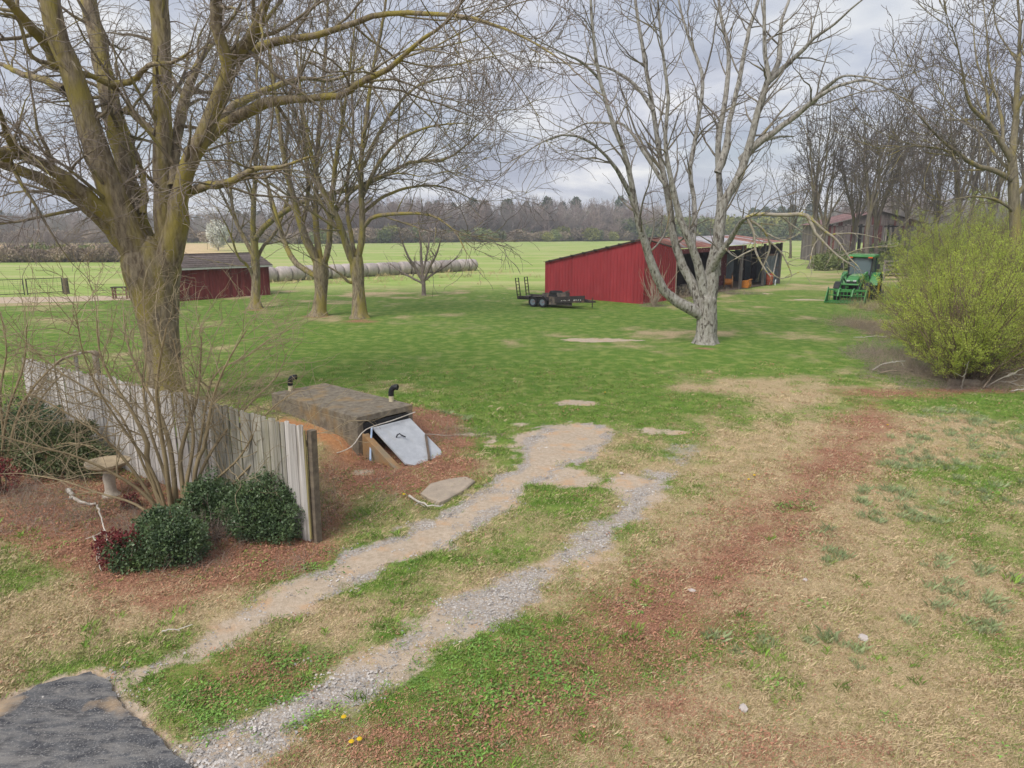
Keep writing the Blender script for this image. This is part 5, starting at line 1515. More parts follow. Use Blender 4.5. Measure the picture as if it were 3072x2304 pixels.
# the flowering pear in the field
pe = gp(655, 752)
r7 = np.random.default_rng(130)
pear = empty('pear_tree', pe, 0, 'white flowering pear tree far across the field', 'tree')
tag(link('crown', far_leafy(131, 2.7, 6.6, 6500, .30, False), m_fwht, pear, (0, 0, .3)), kind='stuff')
MB().tube([(0, 0, -.1), (.05, 0, 1.6), (0, .05, 4.5)], [.16, .12, .04], 7).build('trunk', m_fbare, pear)
# ================================================================== BUILT THINGS
def RZ(a):
    return Matrix.Rotation(a, 3, 'Z')


def dirang(v):
    return math.atan2(v[1], v[0])


# ---- weathered plank fence
FA, FB = np.array([-10.55, 15.05]), np.array([-2.90, 9.55])
fd = FB - FA; FL = float(np.linalg.norm(fd)); fd = fd / FL; fang = dirang(fd)
fence = empty('plank_fence', (FA[0], FA[1], hz(FA)), fang, 'long weathered grey plank privacy fence at left', 'fence')
m_plank = mat('fence_plank', (.56, .535, .51), (.40, .375, .35), scale=3.0, stretch=(6, 6, .35), rough=.9, vary=.22, bump=.006, bscale=12, c3=(.25, .225, .19), scale3=2.2, lo3=.58, hi3=.75)
m_plank2 = mat('fence_plank_mossy', (.45, .43, .375), (.31, .29, .24), scale=3.0, stretch=(6, 6, .35), rough=.9, vary=.22, bump=.006, bscale=12, c3=(.20, .19, .12), scale3=2.2, lo3=.5, hi3=.7)
m_rail = mat('fence_rail', (.20, .165, .12), (.11, .09, .07), scale=3, stretch=(.3, 4, 4))
pm = []
for k in range(8):
    w = .079 + .012 * random.random(); h = 1.74 + random.uniform(-.025, .02)
    mb = MB().prism([(-w / 2, 0), (w / 2, 0), (w / 2, h - .012 - .01 * random.random()), (w / 2 - .012, h), (-w / 2 + .014, h + random.uniform(-.012, .006)), (-w / 2, h - .012)], 'y', -.009, .009)
    pm.append((mb.mesh('plank'), mb.mesh('plank')))
nb = int(FL / .0885)
for i in range(nb):
    x = (i + .5) * FL / nb
    c = FA + fd * x
    a, b = pm[random.randrange(8)]
    mossy = x > FL * .72 + random.uniform(-1.2, 1.2) and x < FL * .95
    me = b if mossy else a
    o = link('plank', me, m_plank2 if mossy else m_plank, fence, (x, random.uniform(-.006, .006), hz(c) - hz(FA) + .02 + random.uniform(-.012, .015) + .02 * math.sin(x * 2.1)), (random.gauss(0, .006), random.gauss(0, .009), random.gauss(0, .03)))
for z in (.32, .95, 1.5):
    MB().box((FL / 2, .035, z), (FL, .04, .09)).build('rail', m_rail, fence)
for x in np.linspace(.1, FL - 2.4, 4):
    MB().box((x, .10, .78), (.09, .09, 1.72)).build('post', m_rail, fence)
MB().box((FL + .055, .075, .84), (.10, .10, 1.72), Matrix.Rotation(.015, 3, 'Y')).build('post', m_rail, fence)
MB().box((FL + .022, -.012, .90), (.03, .022, 1.62)).build('edge_board', mat('edge_board', (.33, .29, .12), (.19, .155, .09), scale=4, stretch=(4, 4, .4)), fence)

# ---- storm shelter
SA, SB_, SC_, SD = [G(px, py, .86)[:2] for px, py in ((1080, 1247), (1247, 1213), (970, 1149), (801, 1181))]
SM = (SA + SB_ + SC_ + SD) / 4
WID = float(np.linalg.norm(SB_ - SA) + np.linalg.norm(SC_ - SD)) / 2
LEN = float(np.linalg.norm(SD - SA) + np.linalg.norm(SC_ - SB_)) / 2
sa_ = (math.atan2(*(SB_ - SA)[::-1]) + math.atan2(*(SD - SA)[::-1]) - PI / 2) / 2
sx = np.array([math.cos(sa_), math.sin(sa_)]); sy = np.array([-sx[1], sx[0]])
SA = SM - sx * WID / 2 - sy * LEN / 2
print('shelter', SA, SB_, SC_, SD, WID, LEN)
SHZ = 0.0
sang = dirang(sx)
shel = empty('storm_shelter', (SA[0], SA[1], SHZ), sang, 'half buried concrete storm shelter with sloping pale metal door', 'storm shelter')
m_conc = mat('old_concrete', (.26, .225, .17), (.13, .11, .085), scale=7, rough=.95, bump=.015, bscale=40, c3=(.30, .20, .09), scale3=2.2, lo3=.50, hi3=.74)
m_concs = mat('stained_concrete', (.40, .24, .11), (.27, .17, .09), scale=4, rough=.95, bump=.01, bscale=40, c3=(.24, .20, .14), scale3=2, lo3=.5, hi3=.65)
W_, L_ = WID, LEN
mb = MB()
jo, jt = W_ * .13, .86 - .13              # opening inset from the sides, underside of the roof slab
mb.box((W_ / 2, L_ / 2, .795), (W_, L_, .13))
mb.box((jo / 2, L_ / 2, .2), (jo, L_ - .004, 1.06)).box((W_ - jo / 2, L_ / 2, .2), (jo, L_ - .004, 1.06)).box((W_ / 2, L_ - .08, .2), (W_ - 2 * jo, .15, 1.06))
mb.build('concrete_box', m_conc, shel, bevel=.012)
# sloping cheeks either side of the stairs
DH, DR = .56, 1.05                        # height of the door's top, run of the slope
for x0 in (jo * .55, W_ - jo * 1.35):
    MB().prism([(-DR - .1, -.35), (0, -.35), (0, DH - .05), (-DR - .1, -.06)], 'x', x0, x0 + jo * .8).build('cheek_wall', m_concs, shel, bevel=.008)
m_door = mat('galvanised_door', (.47, .49, .52), (.37, .39, .42), scale=5, rough=.55, metal=.0, c3=(.38, .37, .36), scale3=3.2, lo3=.58, hi3=.75, spec=.4)
th = math.atan2(DH + .06, DR + .12)
Rd = Matrix.Rotation(th, 3, 'X')
dl = 1.22
dw = W_ * .68; DX = W_ * .58
dm = MB()
# a bent sheet: flat, its lower corners cut round
poly = [(-dw / 2, 0), (dw / 2, 0), (dw / 2, -dl + .18), (dw / 2 - .07, -dl + .04), (dw / 2 - .22, -dl), (-dw / 2 + .14, -dl), (-dw / 2, -dl + .10)]
V = []
for z in (0, .035):
    for (x, y) in poly:
        v = Rd @ Vector((x, y, z)); V.append((v.x + DX, v.y - .02, v.z + DH))
n = len(poly)
dm.add(V, [tuple(range(n - 1, -1, -1)), tuple(range(n, 2 * n))] + [(i, (i + 1) % n, n + (i + 1) % n, n + i) for i in range(n)])
door = dm.build('door', m_door, shel)


def on_door(x, y, z=.04):
    v = Rd @ Vector((x, -y, z)); return (v.x + DX, v.y - .02, v.z + DH)


m_blk = mat('black_metal', (.022, .023, .027), (.015, .015, .018), scale=8, rough=.45)
MB().tube([on_door(-.19, .42), on_door(-.19, .42, .10), on_door(-.12, .40, .10), on_door(-.10, .47, .10), on_door(-.06, .53, .10)], .014, 7).build('handle', m_blk, door)
MB().box((W_ / 2, -.012, .60), (W_ - 2 * jo + .08, .03, .23)).box((W_ / 2, .03, .50), (W_ - 2 * jo - .01, .03, .2)).build('door_flashing', m_blk, shel)
MB().bar(on_door(.44, .58, .06), on_door(.02, 1.24, .06), .045, .045).build('prop_bar', mat('rusty_bar', (.16, .12, .09), (.09, .07, .055), scale=9), shel)
# the two vents
m_pvc = mat('cream_pipe', (.62, .55, .38), (.50, .44, .30), scale=6, rough=.5)
for k, (px, py, lab) in enumerate([(872, 1172, 'black elbow vent on cream pipe at the back of the shelter roof'), (1174, 1204, 'black elbow vent on cream pipe at the door end of the shelter roof')]):
    g_ = G(px, py, .86)
    v = empty('vent_pipe', (g_[0], g_[1], .858), 0, lab, 'vent pipe', 'shelter vents')
    MB().cyl((0, 0, 0), (0, 0, .13), .052, n=16).build('pipe', m_pvc, v, smooth=True)
    pts = [(0, 0, .125), (0, 0, .20), (.012, -.003, .25), (.05, -.012, .30), (.10, -.02, .318), (.15, -.03, .315)]
    mb = MB().tube(pts, [.058, .058, .058, .058, .060, .064], 14)
    mb.build('elbow', m_blk, v, smooth=True)
    MB().cyl((.1515, -.0305, .315), (.153, -.031, .315), .05, n=14).build('opening', mat('vent_dark', (.006, .006, .006)), v)
# hose, cable
def sh(x, y, z):
    c, s_ = math.cos(sang), math.sin(sang)
    return np.array([SA[0] + x * c - y * s_, SA[1] + x * s_ + y * c, z])


hp = [sh(DX - dw / 2 - .03, -.05, .60), sh(DX - dw / 2 - .10, -.12, .48), sh(DX - dw / 2 - .20, -.22, .30), sh(DX - dw / 2 - .32, -.36, .14), sh(DX - dw / 2 - .38, -.44, .10)]
tag(MB().tube(cat_rom(hp, 14), .020, 8).build('hose', mat('blue_hose', (.32, .46, .68), (.5, .58, .7), scale=14, rough=.5)), 'short light blue hose hanging at the left side of the shelter door', 'hose')
cp = [G(925, 1355, .30), G(955, 1362, .14), G(990, 1364, .12), sh(-.25, -.12, .34), sh(.12, -.10, .60), sh(DX, -.10, .66), sh(W_ + .02, -.05, .70)]
tag(MB().tube(cat_rom(cp, 26), .010, 6).build('cable', mat('white_cable', (.66, .62, .56), (.5, .45, .38), scale=8)), 'slack pale cable running from the fence end to the shelter door', 'cable')
cp = [G(1268, 1302, .25), G(1300, 1303, .12), G(1340, 1306, .05), G(1395, 1304, .03)]
tag(MB().tube(cat_rom(cp, 12), .007, 5).build('cable', MATS['white_cable']), 'thin pale cable lying right of the shelter door', 'cable')
# loose concrete slab
sl = [G(*p)[:2] for p in ((1262, 1490), (1290, 1462), (1345, 1447), (1400, 1440), (1425, 1452), (1395, 1478), (1345, 1506), (1318, 1518), (1285, 1505))]
c0 = np.mean(sl, 0)
mb = MB(); n = len(sl); V = []
for z, s_ in ((-.05, 1.0), (.055, 1.0), (.075, .93)):
    for i, p in enumerate(sl): V.append(((p[0] - c0[0]) * s_, (p[1] - c0[1]) * s_, z))
F = [tuple(range(n - 1, -1, -1)), tuple(range(2 * n, 3 * n))] + [(k * n + i, k * n + (i + 1) % n, (k + 1) * n + (i + 1) % n, (k + 1) * n + i) for k in range(2) for i in range(n)]
mb.add(V, F)
tag(mb.build('concrete_slab', mat('slab_concrete', (.44, .36, .28), (.34, .285, .225), scale=6, bump=.01, bscale=50, c3=(.24, .21, .17), scale3=2, lo3=.6, hi3=.75), None, loc=(c0[0], c0[1], hz(c0))), 'broken flat concrete slab lying below the shelter door', 'slab')


def stick(name, pts, r, m, label, cat='stick', side=3, seed=1):
    r_ = np.random.default_rng(seed)
    W = cat_rom(np.array(pts), 14)
    b = W[0].copy()
    root = empty(name, b, 0, label, cat)
    rr = np.linspace(r, r * .45, 14)
    V, q = tubes((W + r_.normal(0, r * .35, W.shape))[None], rr[None], 7)
    link('stem', mesh_np('stem', V - b, quads=q, smooth=True), m, root)
    for i in range(side):
        A, B = spawn(W[None], rr[None], np.array([1]), r_, 6, (.2, .5), (40, 12), (0, 0, .02), .12, .3, .9, .6, .005, apical=False)
        V, q = tubes(A, B, 5)
        link('side_branch', mesh_np('side_branch', V - b, quads=q, smooth=True), m, root)
    return root


m_pale = mat('bleached_wood', (.60, .56, .50), (.42, .38, .33), scale=7, rough=.9)
m_brnw = mat('brown_wood', (.34, .27, .20), (.21, .165, .12), scale=7, rough=.9)
stick('fallen_stick', [G(1228, 1488, .05), G(1262, 1508, .09), G(1300, 1518, .08), G(1330, 1517, .05)], .022, m_pale, 'crooked pale stick lying against the near edge of the concrete slab', seed=2)
stick('fallen_stick', [G(292, 1515, .10), G(305, 1560, .25), G(318, 1600, .22), G(330, 1640, .10)], .016, m_pale, 'thin pale stick standing in the leaf bed left of the red leaved shrub', side=2, seed=3)
stick('fallen_stick', [G(280, 1610, .02), G(298, 1650, .1), G(296, 1690, .08), G(306, 1716, .02)], .013, m_pale, 'thin crooked pale stick in front of the red leaved shrub', side=1, seed=4)
stick('fallen_branch', [G(205, 1470, .05), G(222, 1492, .06), G(245, 1505, .05), G(290, 1514, .04)], .045, m_pale, 'thick short pale branch lying in the leaf bed below the birdbath', side=1, seed=5)
stick('fallen_stick', [G(485, 1895, .02), G(515, 1888, .05), G(540, 1893, .02)], .010, m_pale, 'short pale twig on the grass left of the wheel rut', side=1, seed=6)
stick('fallen_branch', [G(2618, 1110, .05), G(2650, 1092, .25), G(2690, 1084, .42), G(2716, 1083, .5)], .025, m_pale, 'forked bleached branch poking out of the dead grass left of the nearest shrub', seed=7)
for i, (a, b_, z0, z1, lab) in enumerate([((2960, 1160), (3070, 1105), .05, .75, 'longest bleached branch sloping up through the brush pile at the right edge'), ((3000, 1120), (3072, 1125), .3, .35, 'bleached branch lying level across the brush pile'),
                                          ((2985, 1145), (3090, 1160), .1, .1, 'bleached branch low along the front of the brush pile'), ((3030, 1175), (3110, 1168), .03, .05, 'pale pole lying on the grass at the right edge'),
                                          ((2885, 1165), (2905, 1085), .02, .9, 'single pale dead cane standing in front of the nearest leafing shrub'), ((2950, 1165), (3030, 1060), .05, 1.0, 'brown dead cane leaning right over the brush pile'),
                                          ((2660, 1010), (2560, 1012), .12, .10, 'pale branch lying in the tall dead grass right of the lawn'), ((2640, 1118), (2750, 1112), .06, .12, 'brown branch lying along the shrub edge')]):
    A, B = G(*a, z0), G(*b_, z1)
    stick('brush_branch', [A, A * .66 + B * .34 + [0, 0, .04], A * .33 + B * .67, B], .022, m_pale if 'pale' in lab or 'bleached' in lab else m_brnw, lab, 'branch', 3, 10 + i)
lg = gp(2905, 1158)
tag(MB().tube([(-.55, .05, .09), (-.1, 0, .11), (.3, -.02, .10), (.5, -.03, .09)], [.10, .11, .10, .085], 12).build('log', mat('rotten_log', (.40, .34, .26), (.25, .20, .15), scale=5, stretch=(.4, 3, 3), bump=.02), None, loc=lg), 'rotten grey log at the foot of the nearest leafing shrub', 'log')

# leaning dead branch tied to a stake behind the left end of the fence
lb_ = stick('leaning_branch', [G(85, 1290, .2), P(85, 1230, 14.2), P(125, 1150, 14.3), P(165, 1090, 14.4), P(200, 1068, 14.5), P(250, 1058, 14.6), P(290, 1056, 14.7)], .05, mat('lichen_wood', (.33, .27, .21), (.21, .17, .13), scale=7, c3=(.42, .44, .40), scale3=4), 'dead branch leaning over the left end of the plank fence', 'branch', 4, 21)
sk = np.array([-9.1, 14.6]); 
tag(MB().cyl((0, 0, -.05), (.01, 0, 1.98), .042, .038, 9).build('stake', mat('grey_post', (.40, .375, .34), (.27, .25, .22), scale=4, stretch=(3, 3, .4)), None, loc=(sk[0], sk[1], hz(sk))), 'grey wooden stake standing just above the left part of the fence', 'post')
tk = P(290, 1085, 13.9)
tag(MB().tube([(tk[0], tk[1], hz(tk) - .05), (tk[0] + .02, tk[1], 1.0), (tk[0] - .01, tk[1], tk[2] + .05), (tk[0], tk[1] + .01, tk[2] + .2)], [.06, .055, .06, .075], 9).build('dead_stump', MATS['lichen_wood']), 'tall snapped off dead stem behind the left half of the fence', 'stump')

# ---- birdbath
bb = gp(335, 1492)
bath = empty('birdbath', bb, .3, 'weathered pale stone birdbath in the leaf bed by the fence', 'birdbath')
bath.scale = (.85, .85, .9)
m_bst = mat('birdbath_stone', (.56, .50, .42), (.38, .33, .27), scale=7, rough=.95, bump=.01, bscale=40, c3=(.30, .27, .22), scale3=3, lo3=.55, hi3=.7)
m_bst2 = mat('birdbath_basin', (.44, .35, .23), (.30, .24, .16), scale=6, rough=.95, bump=.01, bscale=40, c3=(.24, .22, .18), scale3=2.5, lo3=.5, hi3=.65)
MB().lathe([(.17, -.03), (.175, .05), (.13, .09), (.105, .14), (.10, .26), (.115, .36), (.105, .44), (.085, .50), (.10, .545), (.12, .56)], n=18, wob=.02).build('pedestal', m_bst, bath, smooth=True)
MB().lathe([(.11, .555), (.20, .57), (.33, .61), (.40, .66), (.405, .70), (.385, .705), (.30, .665), (.16, .64), (.02, .635)], n=26, wob=.035).build('basin', m_bst2, bath, smooth=True)

# ---- small dandelions and pale stones
m_dan = mat('dandelion', (.75, .52, .02), (.62, .40, .02), scale=20)
for i, (px, py, lab) in enumerate([(1032, 2161, 'yellow dandelion left of the right wheel rut foot'), (1055, 2236, 'lower of two yellow dandelions near the bottom edge'), (1079, 2228, 'upper of two yellow dandelions near the bottom edge'), (1212, 1492, 'yellow dandelion on the grass left of the concrete slab'),
                                   (2262, 1437, 'upper yellow dandelion on the lawn in the centre right'), (2245, 1449, 'lower yellow dandelion on the lawn in the centre right'), (2662, 1283, 'yellow dandelion on the bare turf at right'), (1815, 1180, 'yellow dandelion on the green lawn beyond the dirt patch')]):
    d = empty('dandelion', gp(px, py), i, lab, 'flower', 'dandelions')
    MB().lathe([(.006, .045), (.022, .052), (.026, .058), (.018, .066), (.004, .068)], n=9).build('flower_head', m_dan, d)
    MB().cyl((0, 0, -.01), (0, 0, .05), .003, n=5).build('stalk', m_grn, d)
m_wst = mat('white_stone', (.62, .56, .52), (.48, .42, .38), scale=12)
for i, (px, py, s_, lab) in enumerate([(2590, 1910, .05, 'flat pale stone in the dry grass at lower right'), (2075, 1768, .035, 'pale stone on the reddish litter in the centre right'), (2415, 1740, .03, 'small pale stone in the dry turf at right'), (1864, 1420, .03, 'small white stone between the two wheel ruts'), (2230, 2120, .045, 'pinkish pale stone near the bottom of the dry turf')]):
    V = []; F = []
    r_ = np.random.default_rng(200 + i)
    mb = MB()
    mb.lathe([(s_ * .6, -.01), (s_, .008), (s_ * .85, .022), (s_ * .4, .03)], n=7)
    mb.V = [(v[0] * 1.5 + r_.normal(0, s_ * .1), v[1] + r_.normal(0, s_ * .1), v[2]) for v in mb.V]
    tag(mb.build('stone', m_wst, None, loc=gp(px, py), rot=(0, 0, r_.uniform(0, 3))), lab, 'stone', 'loose pale stones')

# ================================================================== the red shed
A2, B2, C2, D2 = (G(1637, 890), G(1926, 912), G(2037, 898), G(2337, 850))
for v in (A2, B2, C2, D2): v[2] = 0
dcd = (D2 - B2)[:2]; dcd /= np.linalg.norm(dcd)
C2[:2] = B2[:2] + dcd * ((C2 - B2)[:2] @ dcd)
print('shed', A2, B2, C2, D2)
zA, zB, zC, zD = 2.32, P(1943, 716, B2[1])[2], P(2035, 745, C2[1])[2], P(2340, 724, D2[1])[2]
print('heights', zB, zC, zD)
back = np.array([-dcd[1], dcd[0]])
E2 = np.array([*(D2[:2] + back * 4.2), 0]); zE = P(2215, 705, E2[1])[2]
F2 = np.array([*(E2[:2] + (A2 - B2)[:2]), 0]); zF = 2.3
shed = empty('red_shed', (B2[0], B2[1], 0), 0, 'red metal clad open fronted shed with rusty roof', 'shed')
o2 = np.array([B2[0], B2[1], 0])
m_red_metal = mat('red_siding', (.345, .038, .047), (.27, .03, .037), scale=1.1, rough=.55, vary=.09, spec=.35, c3=(.39, .065, .07), scale3=1.8, lo3=.6, hi3=.9, stretch=(1, 1, .4))


def ribbed_wall(a, b, za, zb, npan, ribs, parent, name='wall_panel', m=None, z0=-.04):
    """ribbed sheet panels side by side from a to b, their tops following za..zb"""
    m = m or m_red_metal
    d = (b - a)[:2]; L = np.linalg.norm(d); d = d / L; nrm = np.array([d[1], -d[0]])
    for i in range(npan):
        mb = MB(); V = []; F = []
        xs = []
        w = L / npan
        for k in range(ribs):
            x0 = i * w + k * w / ribs; rw = w / ribs
            xs += [(x0 - .002, .0), (x0 + rw * .36, .0), (x0 + rw * .42, .026), (x0 + rw * .56, .026), (x0 + rw * .62, 0.0)]
        xs += [((i + 1) * w + .004, 0.0)]
        off = .003 * (i % 2)
        for (x, h) in xs:
            p = a[:2] + d * x + nrm * (h + off)
            zt = za + (zb - za) * x / L
            V += [(p[0] - o2[0], p[1] - o2[1], z0), (p[0] - o2[0], p[1] - o2[1], zt)]
        n = len(xs)
        F = [(2 * k, 2 * k + 2, 2 * k + 3, 2 * k + 1) for k in range(n - 1)]
        mb.add(V, F)
        mb.build(name, m, parent)


ribbed_wall(A2, B2, zA, zB - .06, 10, 3, shed)
ribbed_wall(B2, C2, zB - .06, zC - .06, 5, 3, shed)
for p, zt in ((A2, zA), (B2, zB - .06), (C2, zC - .05)):
    MB().box((p[0] - o2[0], p[1] - o2[1] + .02, zt / 2), (.11, .11, zt)).build('corner_trim', m_red_metal if p is not C2 else mat('pale_trim', (.40, .33, .27), (.29, .23, .18), scale=4), shed)
m_rust = mat('rusty_roof', (.33, .15, .115), (.22, .10, .08), scale=1.2, rough=.8, vary=.25, c3=(.36, .33, .33), scale3=.9, lo3=.55, hi3=.7, stretch=(1, 1, 1))
m_tin = mat('grey_tin_roof', (.42, .42, .45), (.33, .32, .34), scale=1.0, rough=.5, vary=.2, c3=(.31, .19, .15), scale3=1.2, lo3=.55, hi3=.68)


def roof_sheets(a, b, c, d, n, parent, pick, over=.18, name='roof_sheet'):
    """corrugated sheets filling the quad a-b (eave) c-d (ridge; c above b, d above a)"""
    a, b, c, d = [np.array(v, float) for v in (a, b, c, d)]
    for i in range(n):
        t0, t1 = i / n - .004, (i + 1) / n + .004
        V = []; F = []
        ns = 9
        up = np.array([0, 0, 1.0])
        sl = random.uniform(-.05, .08)
        for k in range(ns):
            t = t0 + (t1 - t0) * k / (ns - 1)
            lo, hi = a + (b - a) * t, d + (c - d) * t
            e = (lo - hi) / np.linalg.norm(lo - hi)
            lo = lo + e * (over + sl)
            h = .022 * (k % 2) + .004 * (i % 2)
            V += [lo + up * h - [0, 0, .0], hi + up * h]
        V = [tuple(v - o2) for v in V]
        F = [(2 * k, 2 * k + 2, 2 * k + 3, 2 * k + 1) for k in range(ns - 1)]
        MB().add(V, F).build(name, pick(i / n), parent)


def v3(p, z): return np.array([p[0], p[1], z])


roof_sheets(v3(C2, zC), v3(D2, zD), v3(E2, zE), v3(B2, zB) + np.array([*(back * .15), 0.03]), 22, shed, lambda t: m_rust if (t < .28 or t > .62 and random.random() < .75) else m_tin, .25)
rb_ = (A2 - B2)[:2] / np.linalg.norm((A2 - B2)[:2])
roof_sheets(v3(F2, zF), v3(A2, zA + .05), v3(B2, zB + .02), v3(E2, zE + .02), 18, shed, lambda t: m_tin if t < .5 else m_rust, .25)
# rake boards with purlin ends
m_darkw = mat('dark_wood', (.085, .07, .06), (.045, .038, .034), scale=4, stretch=(.4, 3, 3))
MB().bar(v3(A2, zA - .02) - o2 + [-.05, -.10, 0], v3(B2, zB - .04) - o2 + [-.05, -.10, 0], .05, .06).build('rake_board', m_darkw, shed)
for t in np.linspace(.06, .9, 8):
    p = v3(A2, zA) * (1 - t) + v3(B2, zB) * t - o2
    MB().box((p[0] - .08, p[1] - .10, p[2] + .02), (.12, .22, .07), RZ(math.radians(45))).build('purlin_end', m_darkw, shed)
MB().bar(v3(B2, zB - .03) - o2 + [.05, -.08, 0], v3(C2, zC - .02) - o2 + [.05, -.08, 0], .05, .07).build('rake_board', m_darkw, shed)
# fascia, posts, inner walls, floor of the open bay
m_fasc = mat('maroon_board', (.19, .045, .05), (.11, .03, .034), scale=3, stretch=(.5, 2, 2), c3=(.42, .36, .33), scale3=3, lo3=.62, hi3=.7)


def along(t): return C2 + (D2 - C2) * t


p0, p1 = along(0), along(.60)
MB().bar(v3(p0, zC - .22) - o2, v3(p1, zC + (zD - zC) * .6 - .25) - o2, .04, .30).build('fascia', m_fasc, shed)
m_post = mat('shed_post', (.16, .145, .135), (.09, .08, .075), scale=4, stretch=(3, 3, .4))
for t, w in ((.31, .16), (.56, .18), (.80, .17), (.995, .15)):
    p = along(t); zt = zC + (zD - zC) * t - .08
    MB().box((p[0] - o2[0], p[1] - o2[1], zt / 2 - .02), (w, w, zt), RZ(.7)).build('post', m_post, shed)
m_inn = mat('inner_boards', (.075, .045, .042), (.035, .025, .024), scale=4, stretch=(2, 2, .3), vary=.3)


def board_wall(a, b, za, zb, n, m, parent, name='wall_board', z0=-.03, gap=.012, rag=0.0):
    d = (b - a)[:2]; L = np.linalg.norm(d); d = d / L; ang = dirang(d)
    for i in range(n):
        w = L / n; x = (i + .5) * w; c = a[:2] + d * x
        zt = za + (zb - za) * x / L + random.uniform(-rag, rag)
        MB().box((c[0] - o2[0], c[1] - o2[1], (zt + z0) / 2), (w - gap, .025 + .01 * (i % 2), zt - z0), RZ(ang)).build(name, m[random.randrange(len(m))] if isinstance(m, list) else m, parent)


BK = (A2 - B2)[:2] / np.linalg.norm((A2 - B2)[:2]) * 4.6
Ci, Di = C2 + np.array([*BK, 0]), D2 + np.array([*BK, 0])
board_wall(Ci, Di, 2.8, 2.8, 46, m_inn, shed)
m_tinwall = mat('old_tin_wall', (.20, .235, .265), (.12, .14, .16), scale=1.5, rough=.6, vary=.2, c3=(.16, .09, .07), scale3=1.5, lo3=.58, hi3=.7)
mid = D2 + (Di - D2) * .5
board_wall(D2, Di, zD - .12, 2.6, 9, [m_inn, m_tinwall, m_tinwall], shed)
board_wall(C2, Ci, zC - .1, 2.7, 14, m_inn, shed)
# short partition of tin and red boards seen under the roof at the far end
pa, pb_ = along(.82) + np.array([*(BK * .06), 0]), along(.985) + np.array([*(BK * .06), 0])
ribbed_wall(pa, pb_, 2.35, 2.35, 3, 2, shed, 'tin_panel', m_tinwall)
MB().bar(v3(pa, 2.42) - o2, v3(pb_, 2.42) - o2, .06, .14).build('cross_rail', mat('brown_rail', (.22, .13, .10), (.14, .085, .065), scale=3), shed)
pa, pb_ = along(.62) + np.array([*(BK * .55), 0]), along(.80) + np.array([*(BK * .55), 0])
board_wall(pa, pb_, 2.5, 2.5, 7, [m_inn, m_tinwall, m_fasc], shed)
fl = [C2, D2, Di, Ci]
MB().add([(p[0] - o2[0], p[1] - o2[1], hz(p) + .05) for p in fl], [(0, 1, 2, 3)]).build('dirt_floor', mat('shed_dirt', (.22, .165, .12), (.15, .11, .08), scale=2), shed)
# lamp on the near corner
lp = v3(B2, zB - .32)
lampo = empty('barn_lamp', (lp[0] + .02, lp[1] - .16, lp[2]), 0, 'unlit pale yard lamp fixed near the peak of the red shed', 'lamp')
MB().lathe([(.05, .18), (.055, .08), (.10, .02), (.19, -.06), (.185, -.07)], n=16).build('shade', mat('lamp_shade', (.62, .60, .58), (.5, .48, .46)), lampo, smooth=True)
MB().tube([(0, .16, .22), (0, .05, .24), (0, 0, .17)], .022, 8).build('bracket', m_blk, lampo)


# things kept in the open bay
def at_bay(t, k):
    p = along(t) + np.array([*(BK * k), 0]); return np.array([p[0], p[1], hz(p) + .05])


m_orange = mat('orange_paint', (.60, .22, .03), (.42, .15, .03), scale=4, rough=.5, c3=(.25, .12, .05), scale3=4, lo3=.6, hi3=.75)
bo = at_bay(.63, .02)
bk = empty('loader_bucket', bo, dirang(dcd) + .2, 'orange loader bucket standing beside the middle shed post', 'bucket')
MB().prism([(-.3, 0), (.32, 0), (.38, .25), (.28, .52), (-.3, .60), (-.36, .3)], 'x', -.5, .5).build('shell', m_orange, bk, bevel=.02)
MB().box((0, -.33, .62), (1.06, .12, .06)).build('top_lip', m_orange, bk)
for x in (-.35, -.12, .12, .35): MB().box((x, .30, .03), (.05, .16, .05)).build('tooth', m_blk, bk)
rl = at_bay(.52, .14)
rol = empty('cable_reel', rl, dirang(dcd) + .5, 'rusty orange wooden reel half hidden behind the grey tree trunk', 'reel')
for y in (-.28, .28): MB().cyl((0, y - .03, .52), (0, y + .03, .52), .50, n=22).build('flange', mat('reel_wood', (.38, .20, .09), (.24, .13, .06), scale=4), rol)
MB().cyl((0, -.25, .52), (0, .25, .52), .24, n=16).build('core', m_orange, rol)
tn = at_bay(.86, -.03)
tk_ = empty('red_drum', tn, 0, 'rusty red orange drum standing in front of the far shed bay', 'drum')
MB().lathe([(.27, 0), (.28, .02), (.28, .42), (.29, .44), (.29, .47), (.28, .49), (.28, .90), (.265, .92), (.25, .91)], n=20).build('barrel', mat('drum_red', (.38, .085, .045), (.24, .06, .035), scale=4), tk_, smooth=True)
MB().cyl((.1, .1, .91), (.1, .1, .935), .03, n=8).build('bung', m_blk, tk_)
pl0, pl1 = along(.905) + np.array([-.1, -.25, .02]), along(.955) + np.array([0, .05, 2.55])
tag(MB().bar((0, 0, 0), pl1 - pl0, .09, .035).build('leaning_board', m_pale, None, loc=pl0), 'pale board leaning on the tin wall of the far shed bay', 'board')
pp_ = at_bay(.885, -.10)
tag(MB().tube([(0, 0, -.05), (0, 0, .30), (.05, .02, .40)], .045, 9).build('standpipe', mat('white_pvc', (.72, .76, .78), (.6, .66, .7)), None, loc=pp_), 'short white standpipe in front of the red drum', 'pipe')
